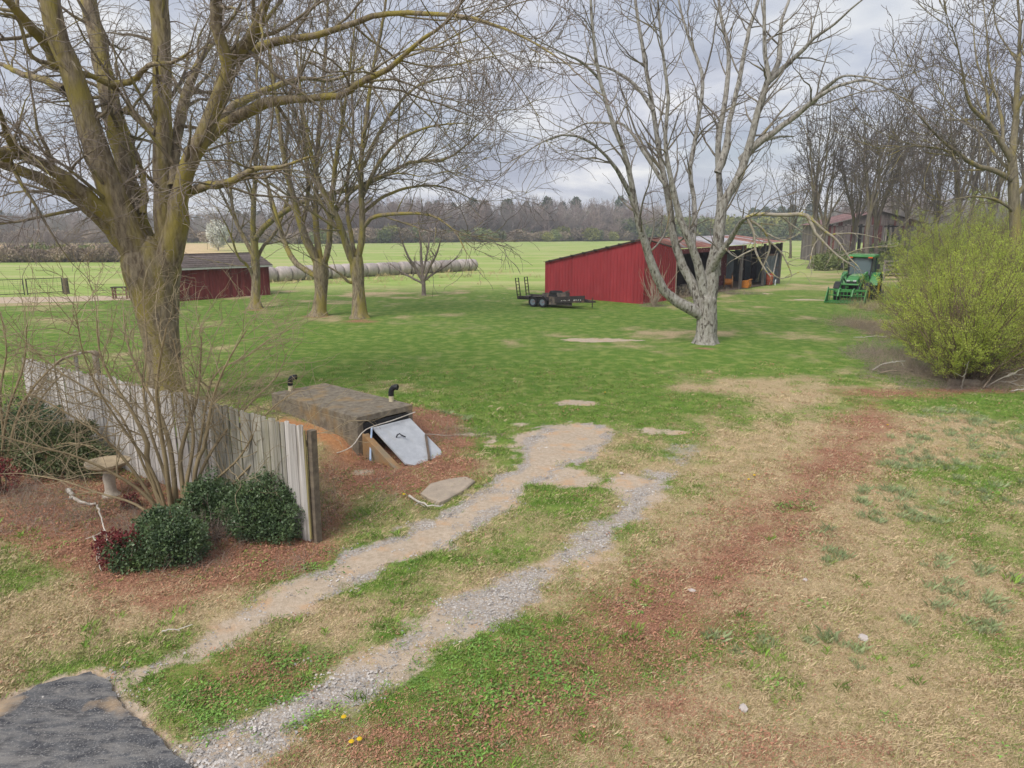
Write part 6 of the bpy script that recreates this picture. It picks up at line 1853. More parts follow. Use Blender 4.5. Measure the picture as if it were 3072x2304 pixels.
for i in range(3):
    q = at_bay(.16 + .09 * i, .25 + .1 * (i % 2))
    h = empty('firewood_stack', q, .6 + i, ['brushy heap of split logs just inside the shed mouth behind the grey tree', 'second heap of split logs deeper in the shed mouth', 'third heap of split logs beside the first shed post'][i], 'firewood', 'heaps of logs in the shed')
    r_ = np.random.default_rng(300 + i)
    for k in range(14):
        x, z = (k % 5) * .2 - .4, .1 + .19 * (k // 5)
        MB().cyl((x, -.35 + r_.normal(0, .05), z), (x + r_.normal(0, .03), .35, z), .095, .085, n=8).build('log', MATS['rotten_log'], h)

# ================================================================== utility trailer
ta = np.array([.84, -.545]); ta /= np.linalg.norm(ta)
wl = G(1611, 921)
trail = empty('utility_trailer', (wl[0], wl[1], hz(wl)), dirang(ta), 'old black tandem axle trailer with raised ramps in front of the red shed', 'trailer')
trail.scale = (.9, .9, .9)
# local: x forward, y to the far side, the near wheels at y=0
m_trl = mat('trailer_steel', (.055, .045, .045), (.028, .024, .026), scale=4, rough=.7, c3=(.14, .085, .06), scale3=3, lo3=.55, hi3=.7)
m_deck = mat('trailer_deck', (.17, .145, .125), (.09, .078, .07), scale=4, stretch=(.4, 4, 4), vary=.25)
m_tyre = mat('tyre', (.028, .028, .030), (.018, .018, .02), scale=10, rough=.85)
m_rimb = mat('blue_rim', (.13, .22, .32), (.20, .21, .23), scale=9, rough=.5, c3=(.25, .10, .08), scale3=7, lo3=.55, hi3=.65)
TW = 2.0
m_scrap0 = mat('panel_steel', (.12, .10, .095), (.055, .046, .044), scale=3, c3=(.19, .15, .12), scale3=4, lo3=.5, hi3=.65)


def wheel(parent, c, R, w, mt, mr, axis='y', lug=0, rimr=.6, dish=.0):
    prof = [(R * rimr, -w * .42), (R * .90, -w * .5), (R * .97, -w * .40), (R, -w * .25), (R, w * .25), (R * .97, w * .40), (R * .90, w * .5), (R * rimr, w * .42)]
    wh = empty('wheel', c); wh.parent = parent
    mb = MB().lathe(prof, n=28, axis=axis, cap=False)
    if lug:
        for i in range(lug):
            a = 2 * PI * i / lug
            for s in (-1, 1):
                u = Vector((math.cos(a), 0, math.sin(a))); q = Vector((math.cos(a + .12), 0, math.sin(a + .12)))
                A, B = u * (R * 1.0) + Vector((0, s * w * .04, 0)), q * (R * .985) + Vector((0, s * w * .47, 0))
                mb.bar(A, B, .045, R * .07, up=u)
    mb.build('tyre', mt, wh, smooth=False)
    MB().lathe([(R * rimr * 1.02, -w * .34), (R * rimr, -w * .36), (R * rimr * .92, -w * .28), (R * rimr * .45, -w * (.22 - dish)), (R * .16, -w * (.26 - dish)), (R * .14, -w * (.32 - dish)), (.01, -w * (.33 - dish)),
                (.01, w * .2), (R * rimr * 1.02, w * .3)], n=24, axis=axis).build('rim', mr, wh, smooth=True)
    return wh


for y in (.12, TW - .12):
    for x in (-.36, .36): wheel(trail, (x, y, .33), .33, .20, m_tyre, m_rimb)
    MB().prism([(-.76, .50), (-.62, .70), (-.40, .78), (.40, .78), (.62, .70), (.76, .50), (.70, .50), (.57, .66), (.38, .73), (-.38, .73), (-.57, .66), (-.70, .50)], 'y', y - .13, y + .15).build('mudguard', m_trl, trail)
for y in (.33, TW - .33): MB().box((.45, y, .50), (4.1, .07, .14)).build('frame_rail', m_trl, trail)
MB().box((.45, .24, .60), (4.1, .05, .14)).build('side_rail', m_trl, trail)
MB().box((1.62, .20, .47), (1.70, .03, .52)).build('side_panel', m_scrap0, trail)
MB().box((.45, TW - .24, .60), (4.1, .05, .14)).build('side_rail', m_trl, trail)
for i in range(9):
    MB().box((.45, .37 + i * (TW - .74) / 8, .585), (4.1, .145, .04)).build('deck_plank', m_deck, trail)
for x in (-.36, .36): MB().cyl((x, .1, .33), (x, TW - .1, .33), .04, n=8).build('axle', m_trl, trail)
for s in (0, 1):
    MB().bar((2.5, .33 + s * (TW - .66), .50), (3.55, TW / 2, .46), .07, .12).build('tongue', m_trl, trail)
MB().cyl((3.5, TW / 2, .10), (3.5, TW / 2, .72), .035, n=8).box((3.62, TW / 2, .47), (.2, .09, .1)).build('coupler', m_trl, trail)
MB().bar((-1.62, .26, .50), (-1.62, TW - .26, .50), .10, .14).build('rear_bar', m_trl, trail)
for y in (.44, TW - .44):
    rp = empty('ramp', (-1.66, y, .52)); rp.parent = trail; rp.rotation_euler = (0, math.radians(-8), 0)
    for s in (-.19, .19): MB().box((0, s, .62), (.05, .045, 1.40)).build('ramp_rail', m_trl, rp)
    for k in range(7): MB().box((0, 0, .0 + k * .215), (.035, .36, .035)).build('rung', m_trl, rp)
# boards and scrap lying on it
jb = trail.location
m_scrap = mat('scrap', (.19, .165, .14), (.09, .08, .07), scale=3, c3=(.26, .17, .12), scale3=2)


def on_tr(x, y, z):
    c, s = ta; x, y, z = x * .9, y * .9, z * .9; return (jb.x + x * c - y * s, jb.y + x * s + y * c, jb.z + z)


sg = empty('side_board', on_tr(2.1, .10, .34), dirang(ta) + .02, 'long dark board with smeared white paint along the front of the trailer', 'board')
MB().prism([(-.75, .0), (1.15, .12), (1.18, .52), (-.72, .36)], 'y', -.03, .03).build('panel', m_trl, sg)
r_ = np.random.default_rng(77); mb = MB()
for i in range(26):
    x = r_.uniform(-.4, .95); z = .14 + .075 * (x + .75) + r_.normal(0, .025); s_ = r_.uniform(.02, .06)
    mb.box((x, -.033, z), (s_, .008, s_ * r_.uniform(.4, 1.3)), Matrix.Rotation(r_.uniform(-.6, .6), 3, 'Y'))
tag(mb.build('paint_smear', mat('white_smear', (.62, .60, .58), (.45, .43, .42), scale=20), sg), kind='stuff')
for i, (x, y, z, r0, h, lab) in enumerate([(.95, .75, .61, .42, .22, 'lower old tyre lying flat on the trailer deck'), (.97, .78, .83, .40, .20, 'upper old tyre stacked on the trailer deck')]):
    t_ = empty('scrap_tyre_stack', on_tr(x, y, z), 0, lab, 'tyre', 'tyres on the trailer')
    MB().lathe([(r0 * .55, 0), (r0 * .9, 0), (r0, h * .3), (r0, h * .7), (r0 * .9, h), (r0 * .55, h), (r0 * .6, h * .5)], n=22).build('casing', m_tyre, t_, smooth=True)
    MB().lathe([(r0 * .56, h * .42), (r0 * .5, h * .46), (.02, h * .46), (.02, h * .4), (r0 * .56, h * .38)], n=18).build('rim', m_trl, t_)
for i, (x, y, sz, lab) in enumerate([(1.55, .7, (.55, .5, .34), 'dark battered crate on the trailer deck ahead of the tyres'), (.25, 1.1, (.6, .7, .22), 'low scrap box on the trailer deck above the wheels')]):
    c_ = empty('scrap_crate', on_tr(x, y, .61), dirang(ta) + .2 * i, lab, 'crate')
    for sx_ in (-1, 1):
        MB().box((sx_ * sz[0] / 2, 0, sz[2] / 2), (.03, sz[1], sz[2])).build('side', m_scrap, c_)
        MB().box((0, sx_ * (sz[1] / 2 - .017), sz[2] / 2), (sz[0] - .034, .03, sz[2] - .01)).build('side', m_scrap, c_)
    MB().box((0, 0, .02), (sz[0] - .05, sz[1] - .08, .03)).build('bottom', m_scrap, c_)
    for k in range(4): MB().bar((-sz[0] * .45, -.2 + .13 * k, sz[2] * .6), (sz[0] * .6, -.15 + .1 * k, sz[2] + .1), .06, .05).build('scrap_bar', m_scrap, c_)

# ================================================================== tractor with front loader
gt = G(2530, 913)
th_ = np.array([-.60, -.80]); th_ /= np.linalg.norm(th_)        # the way it faces
rear = gt[:2] - th_ * 4.05 * 1.12
trac = empty('tractor', (rear[0], rear[1], hz(rear)), dirang(th_), 'green cab tractor with yellow wheels and front loader grapple', 'tractor')
trac.scale = (1.12, 1.12, 1.12)
# local: x forward, y left, origin on the ground under the rear axle
m_jg = mat('tractor_green', (.06, .25, .065), (.045, .20, .05), scale=2.5, rough=.42, spec=.45, c3=(.09, .17, .07), scale3=2, lo3=.62, hi3=.85)
m_jl = mat('faded_green', (.20, .36, .17), (.15, .29, .12), scale=3, rough=.5)
m_jy = mat('wheel_yellow', (.62, .40, .02), (.50, .31, .02), scale=5, rough=.45)
m_jd = mat('tractor_dark', (.03, .032, .033), (.02, .02, .022), scale=5, rough=.6)
m_gl = bpy.data.materials.new('cab_glass'); m_gl.use_nodes = True
b_ = m_gl.node_tree.nodes['Principled BSDF']; b_.inputs['Base Color'].default_value = (.16, .22, .235, 1); b_.inputs['Roughness'].default_value = .08
sock(b_, 'Transmission Weight', .4); sock(b_, 'IOR', 1.45); sock(b_, 'Specular IOR Level', .8)
for s in (-1, 1):
    wheel(trac, (0, s * .78, .72), .72, .42, m_tyre, m_jy, lug=18, rimr=.56, dish=.1 if s > 0 else .1).rotation_euler = (0, 0, PI if s > 0 else 0)
    wheel(trac, (2.12, s * .76, .50), .50, .30, m_tyre, m_jy, lug=16, rimr=.54, dish=.1).rotation_euler = (0, 0, PI if s > 0 else 0)
    # rear mudguards
    pts = []
    for k in range(9):
        a = math.radians(10 + 150 * k / 8); pts.append((.84 * math.cos(a), .72 + .84 * math.sin(a)))
    inner = [(x * .95, .72 + (z - .72) * .95) for x, z in reversed(pts)]
    MB().prism(pts + inner, 'y', s * .56, s * 1.0).build('rear_fender', m_jg, trac)
    pts = []
    for k in range(7):
        a = math.radians(25 + 120 * k / 6); pts.append((2.12 + .60 * math.cos(a), .50 + .60 * math.sin(a)))
    inner = [(2.12 + (x - 2.12) * .94, .5 + (z - .5) * .94) for x, z in reversed(pts)]
    MB().prism(pts + inner, 'y', s * .60, s * .92).build('front_fender', m_jd, trac)
MB().box((1.0, 0, .72), (2.3, .42, .36)).box((2.1, 0, .52), (.22, 1.3, .16)).box((.0, 0, .72), (.5, 1.2, .34)).build('chassis', m_jd, trac)
# hood: sloping nose
MB().add([(.75, -.36, .92), (2.55, -.33, .92), (2.55, .33, .92), (.75, .36, .92), (.75, -.36, 1.46), (1.9, -.33, 1.40), (1.9, .33, 1.40), (.75, .36, 1.46), (2.62, -.29, 1.20), (2.62, .29, 1.20), (2.45, -.30, 1.30), (2.45, .30, 1.30)],
         [(3, 2, 1, 0), (4, 5, 6, 7), (5, 10, 11, 6), (10, 8, 9, 11), (8, 1, 2, 9), (0, 1, 8, 10, 5, 4), (7, 6, 11, 9, 2, 3), (0, 4, 7, 3)]).build('hood', m_jg, trac, bevel=.035)
MB().add([(.80, -.31, 1.478), (1.88, -.29, 1.420), (1.88, .29, 1.420), (.80, .31, 1.478), (.80, -.31, 1.465), (1.88, -.29, 1.408), (1.88, .29, 1.408), (.80, .31, 1.465)], [(0, 1, 2, 3), (7, 6, 5, 4), (0, 4, 5, 1), (1, 5, 6, 2), (2, 6, 7, 3), (3, 7, 4, 0)]).build('hood_top_panel', m_jl, trac)
MB().box((2.615, 0, 1.03), (.05, .52, .24)).build('grille', m_jd, trac)
for s in (-1, 1): MB().box((2.63, s * .17, 1.185), (.03, .16, .07)).build('headlight', mat('lens', (.7, .72, .72), (.5, .52, .52), rough=.2), trac)
MB().cyl((1.45, -.46, 1.2), (1.45, -.46, 2.1), .04, n=10).build('exhaust', m_jd, trac)
# cab
cab = empty('cab', (0, 0, 0)); cab.parent = trac
MB().box((.12, 0, 1.12), (1.15, 1.02, .50)).build('cab_floor', m_jg, cab)
cz0, cz1 = 1.30, 2.40
for s in (-1, 1):
    MB().bar((.76, s * .56, cz0), (.62, s * .60, cz1), .06, .06).build('pillar', m_jd, cab)
    MB().bar((-.10, s * .66, cz0), (-.12, s * .64, cz1), .05, .05).build('pillar', m_jd, cab)
    MB().bar((-.62, s * .60, cz0 + .1), (-.58, s * .60, cz1), .06, .06).build('pillar', m_jg, cab)
    MB().add([(.75, s * .575, cz0), (-.08, s * .655, cz0), (-.10, s * .638, cz1), (.615, s * .60, cz1), (.75, s * .565, cz0), (-.08, s * .645, cz0), (-.10, s * .628, cz1), (.615, s * .59, cz1)], [(0, 1, 2, 3), (7, 6, 5, 4), (0, 4, 5, 1), (1, 5, 6, 2), (2, 6, 7, 3), (3, 7, 4, 0)]).build('door_window', m_gl, cab)
    MB().add([(-.13, s * .655, cz0 + .1), (-.60, s * .60, cz0 + .1), (-.57, s * .60, cz1), (-.14, s * .638, cz1), (-.13, s * .645, cz0 + .1), (-.60, s * .59, cz0 + .1), (-.57, s * .59, cz1), (-.14, s * .628, cz1)], [(0, 1, 2, 3), (7, 6, 5, 4), (0, 4, 5, 1), (1, 5, 6, 2), (2, 6, 7, 3), (3, 7, 4, 0)]).build('side_window', m_gl, cab)
MB().add([(.77, -.54, cz0 + .14), (.77, .54, cz0 + .14), (.63, .58, cz1), (.63, -.58, cz1), (.755, -.54, cz0 + .14), (.755, .54, cz0 + .14), (.615, .58, cz1), (.615, -.58, cz1)], [(0, 1, 2, 3), (7, 6, 5, 4), (0, 4, 5, 1), (1, 5, 6, 2), (2, 6, 7, 3), (3, 7, 4, 0)]).build('windscreen', m_gl, cab)
MB().add([(-.63, -.57, cz0 + .2), (-.63, .57, cz0 + .2), (-.59, .57, cz1), (-.59, -.57, cz1), (-.62, -.57, cz0 + .2), (-.62, .57, cz0 + .2), (-.58, .57, cz1), (-.58, -.57, cz1)], [(0, 1, 2, 3), (7, 6, 5, 4), (0, 4, 5, 1), (1, 5, 6, 2), (2, 6, 7, 3), (3, 7, 4, 0)]).build('rear_window', m_gl, cab)
MB().prism([(-.72, 2.40), (.78, 2.40), (.86, 2.44), (.80, 2.52), (.55, 2.56), (-.6, 2.56), (-.74, 2.50)], 'y', -.70, .70).build('roof', m_jg, cab, bevel=.03)
MB().box((.02, 0, 2.566), (1.22, 1.2, .03)).build('roof_top', m_jl, cab, bevel=.012)
MB().box((.15, 0, 1.55), (.45, .50, .14)).box((-.10, 0, 1.86), (.12, .48, .55)).build('seat', m_jd, cab)
MB().tube([(.55, 0, 1.35), (.48, 0, 1.68)], .03, 7).cyl((.475, 0, 1.68), (.46, 0, 1.70), .18, n=14).build('steering_column', m_jd, cab)
for s in (-1, 1):
    MB().box((.86, s * .52, 2.41), (.07, .22, .07)).build('marker_light', mat('amber_lens', (.75, .16, .03), (.55, .10, .02), rough=.3), cab)
    mr_ = MB().tube([(.70, s * .60, 2.25), (.80, s * .85, 2.20), (.80, s * .92, 2.05)], .015, 6).box((.80, s * .94, 1.92), (.05, .17, .28)).build('mirror', m_jd, cab)
    MB().box((-.28, s * .80, 1.46), (.14, .10, .10)).build('rear_lamp', MATS['amber_lens'], cab)
# loader: arms, cross tube, grapple bucket
ld = empty('loader', (0, 0, 0)); ld.parent = trac
for s in (-1, 1):
    MB().bar((1.30, s * .50, .62), (1.30, s * .50, 1.56), .10, .16).build('mast', m_jg, ld)
    MB().bar((1.24, s * .50, 1.56), (2.30, s * .50, 1.42), .09, .17).build('boom', m_jg, ld)
    MB().bar((2.26, s * .50, 1.46), (3.36, s * .50, .44), .09, .17).build('boom', m_jg, ld)
    MB().bar((1.40, s * .50, .92), (2.25, s * .50, 1.30), .05, .06).build('cylinder', m_jd, ld)
    MB().bar((2.42, s * .50, 1.40), (3.38, s * .50, .74), .05, .06).build('cylinder', m_jd, ld)
MB().cyl((2.75, -.5, .98), (2.75, .5, .98), .055, n=10).build('cross_tube', m_jg, ld)
MB().bar((1.36, -.5, .74), (1.36, .5, .74), .08, .10).build('mount_bar', m_jg, ld)
bkx = 3.45
gr = empty('bucket', (0, 0, 0)); gr.parent = ld
BW = .98
MB().bar((bkx - .05, -BW, .72), (bkx - .05, BW, .72), .06, .10).bar((bkx - .12, -BW, .10), (bkx - .12, BW, .10), .07, .08).bar((bkx - .07, -BW, .42), (bkx - .07, BW, .42), .05, .05).build('back_frame', m_jg, gr)
for s in (-1, 1):
    MB().prism([(bkx - .18, .05), (bkx + .60, .03), (bkx + .62, .10), (bkx + .35, .42), (bkx + .02, .86), (bkx - .10, .84)], 'y', s * BW - .02, s * BW + .02).build('side_plate', m_jg, gr)
for i in range(11):
    y = -BW + .09 + i * (2 * BW - .18) / 10
    MB().bar((bkx - .10, y, .70), (bkx - .12, y, .10), .03, .045).build('back_bar', m_jg, gr)
    MB().bar((bkx - .12, y, .07), (bkx + .62, y, .045), .03, .05).build('tine', m_jg, gr)
MB().bar((bkx + .48, -BW, .07), (bkx + .48, BW, .07), .05, .035).build('front_bar', m_jg, gr)
for s in (-.35, .35):
    MB().bar((bkx - .06, s, .78), (bkx + .30, s, .72), .08, .09).bar((bkx + .28, s, .74), (bkx + .50, s, .40), .07, .08).build('grapple_arm', m_jg, gr)
MB().bar((bkx + .30, -.55, .66), (bkx + .30, .55, .66), .05, .05).build('grapple_bar', m_jg, gr)
# mower deck behind
rmw = rear - th_ * 1.85
mow = empty('rotary_mower', (rmw[0], rmw[1], hz(rmw)), dirang(th_), 'low weathered rotary mower hitched behind the tractor', 'mower')
MB().prism([(-.85, .22), (.6, .22), (.75, .36), (.7, .46), (-.8, .46), (-.95, .36)], 'y', -.95, .95).build('deck', m_scrap, mow, bevel=.02)
MB().bar((.55, .0, .46), (1.3, 0, .70), .08, .08).build('hitch_bar', m_scrap, mow)
MB().box((-.05, 0, .54), (.35, .35, .18)).build('gearbox', m_scrap, mow)
w_ = empty('tail_wheel', (-1.15, 0, .2)); w_.parent = mow
MB().lathe([(.05, -.07), (.19, -.07), (.2, 0), (.19, .07), (.05, .07)], n=16, axis='y').build('tyre', m_tyre, w_)
for s in (-1, 1): MB().box((-.1, s * .93, .14), (1.4, .05, .22)).build('skid', m_scrap, mow)

# ================================================================== hay bales
R0, R1 = G(1412, 812)[:2], G(806, 846)[:2]
nbale = 19
bd = (R1 - R0); BL = np.linalg.norm(bd) / (nbale - 1); bd /= np.linalg.norm(bd)
m_bale = mat('bale_wrap', (.47, .415, .395), (.32, .275, .26), scale=2.2, rough=.85, vary=.2, stretch=(3.0, 1, 1), c3=(.27, .22, .20), scale3=1.2, lo3=.58, hi3=.75)
m_bend = mat('bale_end', (.30, .235, .18), (.20, .155, .12), scale=5, rough=.95)
BR = .68
prof = [(BR * .5, -BL / 2 + .035), (BR * .82, -BL / 2 + .06), (BR * .96, -BL / 2 + .17)] + [(BR * (1 + .012 * math.sin(k * 2.1)), -BL / 2 + .17 + k * (BL - .34) / 5) for k in range(1, 5)] + [(BR * .96, BL / 2 - .17), (BR * .82, BL / 2 - .06), (BR * .5, BL / 2 - .035)]
bme = MB().lathe(prof, n=26, axis='x').mesh('wrap', smooth=True)
ende = MB().cyl((-BL / 2 + .03, 0, 0), (-BL / 2 + .06, 0, 0), BR * .78, n=24).cyl((BL / 2 - .06, 0, 0), (BL / 2 - .03, 0, 0), BR * .78, n=24).mesh('end')
ords = ['first', 'second', 'third', 'fourth', 'fifth', 'sixth', 'seventh', 'eighth', 'ninth', 'tenth', 'eleventh', 'twelfth', 'thirteenth', 'fourteenth', 'fifteenth', 'sixteenth', 'seventeenth', 'eighteenth', 'nineteenth']
for i in range(nbale):
    c = R0 + bd * BL * i + np.random.default_rng(i).normal(0, .05, 2)
    lab = 'rightmost round hay bale of the long row, its end showing' if i == 0 else ('leftmost round hay bale in view, beside the small dark red shed' if i == nbale - 1 else ords[i] + ' round hay bale from the right end of the row')
    o = empty('hay_bale', (c[0], c[1], hz(c) + BR - .06), dirang(bd) + random.gauss(0, .03), lab, 'hay bale', 'row of wrapped round hay bales')
    w1 = link('wrap', bme, m_bale, o); w1.rotation_euler = (random.uniform(0, 6), 0, 0)
    if i in (0, 12): link('end', ende, m_bend, o)

# ================================================================== small dark red shed at left
q1, q0 = G(808, 884)[:2], G(585, 900)[:2]
wd = q1 - q0; wd /= np.linalg.norm(wd)
q0 = q1 - wd * 6.6
nrm = np.array([-wd[1], wd[0]])
sang2 = dirang(wd)
bsh = empty('small_shed', (q0[0], q0[1], 0), sang2, 'low dark red wooden shed with dark shingle roof behind the mossy trunk', 'shed')
SLn, SWd, Hh = 6.6, 3.6, 2.0
m_bred = mat('barn_red_board', (.22, .045, .045), (.145, .032, .033), scale=3, stretch=(3, 3, .4), vary=.18, rough=.85, c3=(.30, .12, .10), scale3=2, lo3=.6, hi3=.75)
m_shing = mat('shingle', (.16, .13, .12), (.095, .078, .072), scale=5, rough=.95, vary=.2)
m_wtrim = mat('white_trim', (.62, .62, .60), (.48, .47, .45), scale=4)


def local_boards(parent, x0, y0, x1, y1, h0, h1, n, m):
    L = math.hypot(x1 - x0, y1 - y0); a = math.atan2(y1 - y0, x1 - x0)
    for i in range(n):
        t = (i + .5) / n
        h = h0 + (h1 - h0) * t if not callable(h1) else h1(t)
        MB().box((x0 + (x1 - x0) * t, y0 + (y1 - y0) * t, h / 2 - .02), (L / n - .012, .025 + .008 * (i % 2), h + .04), RZ(a)).build('wall_board', m, parent)


local_boards(bsh, 0, 0, SLn, 0, Hh, Hh, 30, m_bred)
local_boards(bsh, SLn, .02, SLn, SWd, 0, lambda t: Hh + .75 * (1 - abs(2 * t - 1)), 16, m_bred)
local_boards(bsh, 0, SWd, 0, .02, 0, lambda t: Hh + .75 * (1 - abs(2 * t - 1)), 16, m_bred)
local_boards(bsh, 0, SWd, SLn, SWd, Hh, Hh, 20, m_bred)
MB().box((SLn + .02, -.02, Hh / 2), (.10, .06, Hh)).build('corner_board', m_bred, bsh)
MB().box((SLn / 2, -.26, Hh + .0), (SLn + .5, .03, .13)).build('fascia', m_wtrim, bsh)
rz_ = .80
for side in (0, 1):
    y_e, y_r = (-.28, SWd / 2) if side == 0 else (SWd + .28, SWd / 2)
    nrow = 7
    for k in range(nrow):
        t0, t1 = k / nrow, (k + 1) / nrow + .03
        ya, yb = y_e + (y_r - y_e) * t0, y_e + (y_r - y_e) * min(t1, 1.0)
        za, zb = Hh + .06 + rz_ * t0, Hh + .06 + rz_ * min(t1, 1.0)
        MB().add([(-.25, ya, za + .03), (SLn + .25, ya, za + .03), (SLn + .25, yb, zb), (-.25, yb, zb), (-.25, ya, za), (SLn + .25, ya, za), (SLn + .25, yb, zb - .03), (-.25, yb, zb - .03)],
                 [(0, 1, 2, 3), (7, 6, 5, 4), (0, 4, 5, 1), (1, 5, 6, 2), (2, 6, 7, 3), (3, 7, 4, 0)]).build('shingle_course', m_shing, bsh)
MB().box((SLn / 2, SWd / 2, Hh + .06 + rz_ + .01), (SLn + .5, .22, .04)).build('ridge_cap', m_shing, bsh)
MB().box((1.9, -.03, .98), (.95, .03, 1.92)).build('door', m_bred, bsh)

# ---- grill table
tb_ = gp(365, 896)
tbl = empty('work_table', tb_, .15, 'small dark wooden table standing on the lawn left of the mossy trunk', 'table')
MB().box((0, 0, .74), (1.05, .6, .06)).build('table_top', m_darkw, tbl)
m_legw = mat('table_leg', (.24, .13, .085), (.15, .08, .055), scale=4, stretch=(3, 3, .4))
for x in (-.42, .42):
    for y in (-.22, .22): MB().box((x, y, .345), (.09, .09, .73)).build('leg', m_legw, tbl)
MB().bar((-.42, -.22, .30), (.42, -.22, .30), .04, .07).build('stretcher', m_legw, tbl)
for s in (-1, 1): MB().bar((s * .40, -.24, .45), (s * .15, -.24, .70), .04, .05).build('brace', m_legw, tbl)

# ---- wire gates and corner post
m_gp = mat('gate_post', (.17, .14, .10), (.10, .085, .065), scale=5, stretch=(3, 3, .4))
gp0 = gp(201, 882)
tag(MB().lathe([(.19, -.05), (.175, .5), (.17, 1.08), (.15, 1.12)], n=12, wob=.03).build('gate_post', m_gp, None, loc=gp0), 'thick dark wooden gate post at the field edge on the left', 'post')
for i, (xa, ya, xb, yb, lab) in enumerate([(190, 880, 84, 886, 'wire panel gate next to the thick wooden post at left'), (74, 886, -60, 893, 'wire panel gate cut off by the left edge of the photograph')]):
    a, b = gp(xa, ya), gp(xb, yb)
    d = b - a; L = float(np.linalg.norm(d[:2]))
    gt_ = empty('wire_gate', a, dirang(d), lab, 'gate', 'wire gates at the field edge')
    m_wire = mat('gate_steel', (.10, .09, .08), (.06, .055, .05), scale=5)
    MB().box((0, 0, .55), (.06, .06, 1.15)).build('upright', m_wire, gt_)
    MB().box((L, 0, .55), (.06, .06, 1.15)).build('upright', m_wire, gt_)
    MB().box((L / 2, 0, 1.10), (L - .06, .045, .045)).build('top_rail', m_wire, gt_)
    MB().box((L / 2, 0, .12), (L - .06, .045, .045)).build('bottom_rail', m_wire, gt_)
    mb = MB()
    for z in np.linspace(.27, .96, 6): mb.box((L / 2, 0, z), (L - .06, .008, .008))
    for x in np.linspace(.3, L - .3, 8): mb.box((x, .009, .61), (.008, .008, .94))
    tag(mb.build('wire_mesh', m_wire, gt_), kind='stuff')

# ================================================================== the old barn
bl, br = G(2478, 789)[:2], G(2752, 789)[:2]
bwv = br - bl; BWd = float(np.linalg.norm(bwv)); bwv /= BWd
bang = dirang(bwv) - .12
ob = empty('old_barn', (bl[0], bl[1], 0), bang, 'weathered grey and maroon plank barn with rusty roof behind the tractor', 'barn')
BDp, EH, AH = 13.0, P(2473, 672, bl[1])[2], P(2640, 634, bl[1])[2]
print('old barn', bl, BWd, EH, AH)
m_ob1 = mat('barn_plank_grey', (.24, .20, .195), (.13, .105, .10), scale=3, stretch=(3, 3, .35), vary=.3, rough=.95)
m_ob2 = mat('barn_plank_red', (.19, .065, .062), (.115, .045, .043), scale=3, stretch=(3, 3, .35), vary=.3, rough=.95)
m_obr = mat('barn_roof', (.25, .145, .135), (.16, .09, .085), scale=1.5, rough=.8, vary=.25, c3=(.30, .26, .25), scale3=1, lo3=.6, hi3=.75)
m_dk = mat('barn_dark', (.05, .042, .038), (.03, .026, .024), scale=3)
npl = 44
for i in range(npl):
    t = (i + .5) / npl; x = t * BWd
    zt = EH + (AH - EH) * (1 - abs(2 * t - 1)) - .12
    lowr = EH * (.97 + .02 * math.sin(i)) + random.uniform(-.05, .05)
    mm = m_ob2 if random.random() < (.55 if t > .72 else .25) else m_ob1
    MB().box((x, 0, (zt + lowr) / 2), (BWd / npl - .02, .03 + .01 * (i % 2), zt - lowr), Matrix.Rotation(random.gauss(0, .006), 3, 'Y')).build('gable_plank', mm, ob)
for i in range(npl):
    t = (i + .5) / npl; x = t * BWd
    if .30 < t < .36 or .56 < t < .70: continue
    z0 = -.05 if t < .56 else EH * random.uniform(.50, .62)
    zt = EH * .96
    mm = m_ob2 if random.random() < .3 else m_ob1
    MB().box((x, .05, (zt + z0) / 2), (BWd / npl - .025, .03 + .01 * (i % 2), zt - z0), Matrix.Rotation(random.gauss(0, .008), 3, 'Y')).build('wall_plank', mm, ob)
for x in np.linspace(.1, BWd - .1, 7):
    MB().box((x, .16, EH / 2), (.2, .2, EH)).build('post', m_dk, ob)
    MB().box((x, BDp - .1, EH / 2), (.2, .2, EH)).build('post', m_dk, ob)
MB().box((BWd / 2, .14, EH * .94), (BWd, .10, .22)).build('beam', m_dk, ob)
for z in (1.0, 1.7): MB().box((BWd * .78, .16, z), (BWd * .42, .05, .16)).build('stall_rail', m_ob1, ob)
for i in range(26):
    MB().box((.0, .3 + (i + .5) * (BDp - .3) / 26, EH / 2), (.03 + .008 * (i % 2), BDp / 26 - .03, EH)).build('side_plank', m_ob1, ob)
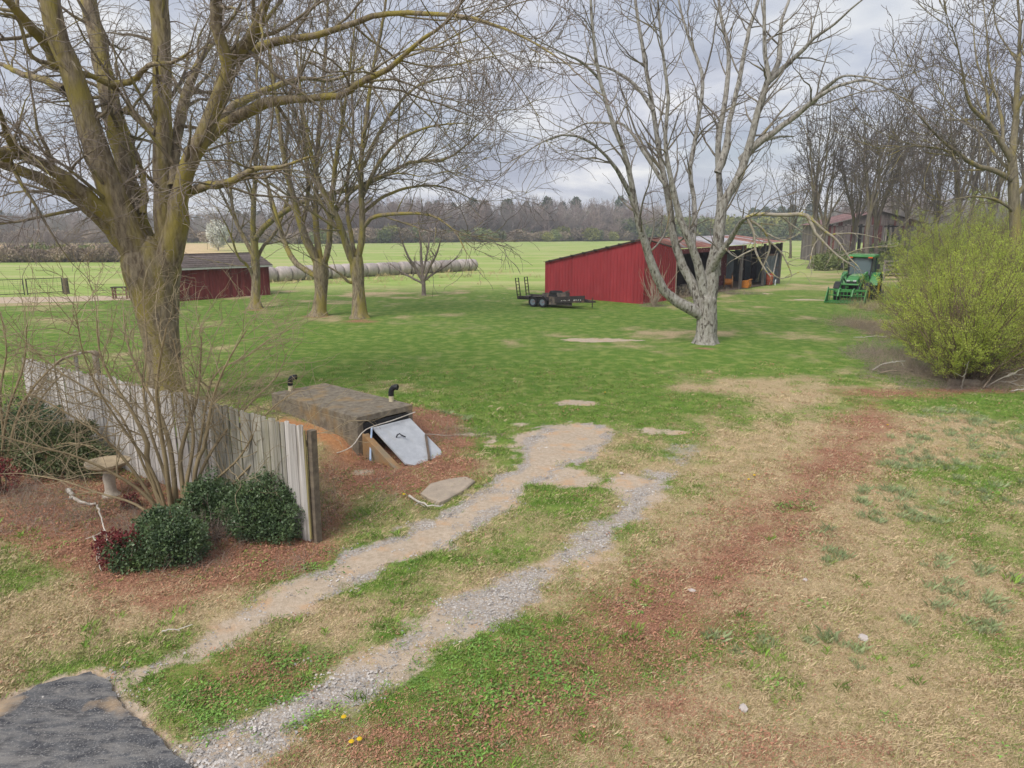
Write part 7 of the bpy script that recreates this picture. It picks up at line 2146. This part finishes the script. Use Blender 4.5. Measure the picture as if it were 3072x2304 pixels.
for s in (0, 1):
    for i in range(16):
        y0, y1 = -.5 + i * (BDp + .9) / 16, -.5 + (i + 1) * (BDp + .9) / 16 + .06
        xe, xr = (-.55, BWd / 2) if s == 0 else (BWd + .55, BWd / 2)
        ze = EH - .1; h = .012 * (i % 2)
        V = []
        for k in range(5):
            y = y0 + (y1 - y0) * k / 4; b2 = .02 * (k % 2) + h
            V += [(xe, y, ze + b2), (xr, y, AH + .05 + b2)]
        MB().add(V, [(2 * k, 2 * k + 2, 2 * k + 3, 2 * k + 1) for k in range(4)]).build('roof_sheet', m_obr, ob)
# board fence by the old barn
fz0, fz1 = gp(2650, 842), gp(2750, 838)
dv = (fz1 - fz0)[:2]; dv /= np.linalg.norm(dv)
bf = empty('board_fence', fz0, dirang(dv), 'old grey board fence right of the tractor cab', 'fence')
m_bf = mat('old_board', (.30, .27, .24), (.19, .17, .15), scale=3, stretch=(.4, 3, 3), vary=.2)
bfl = float(np.linalg.norm((fz1 - fz0)[:2]))
for x in (0, bfl, bfl * 2): MB().box((x, 0, .85), (.17, .17, 1.9)).build('post', m_bf, bf)
for z in (.55, .95, 1.35, 1.7):
    MB().box((bfl / 2, -.11, z), (bfl, .03, .14), Matrix.Rotation(random.gauss(0, .012), 3, 'Y')).build('board', m_bf, bf)
    MB().box((bfl * 1.5, -.112, z), (bfl - .02, .03, .13), Matrix.Rotation(random.gauss(0, .012), 3, 'Y')).build('board', m_bf, bf)

# ================================================================== the air over the fields
hzm = bpy.data.materials.new('haze'); hzm.use_nodes = True
hn = hzm.node_tree.nodes; hn.clear()
ho = hn.new('ShaderNodeOutputMaterial'); hv = hn.new('ShaderNodeVolumePrincipled')
hv.inputs['Color'].default_value = (.80, .86, .95, 1); hv.inputs['Density'].default_value = .0007
hzm.node_tree.links.new(hv.outputs[0], ho.inputs['Volume'])
hzo = MB().box((0, 600, 14), (5600, 8200, 34)).build('haze', hzm)
tag(hzo, 'thin spring haze over the fields', 'haze', None, 'stuff')
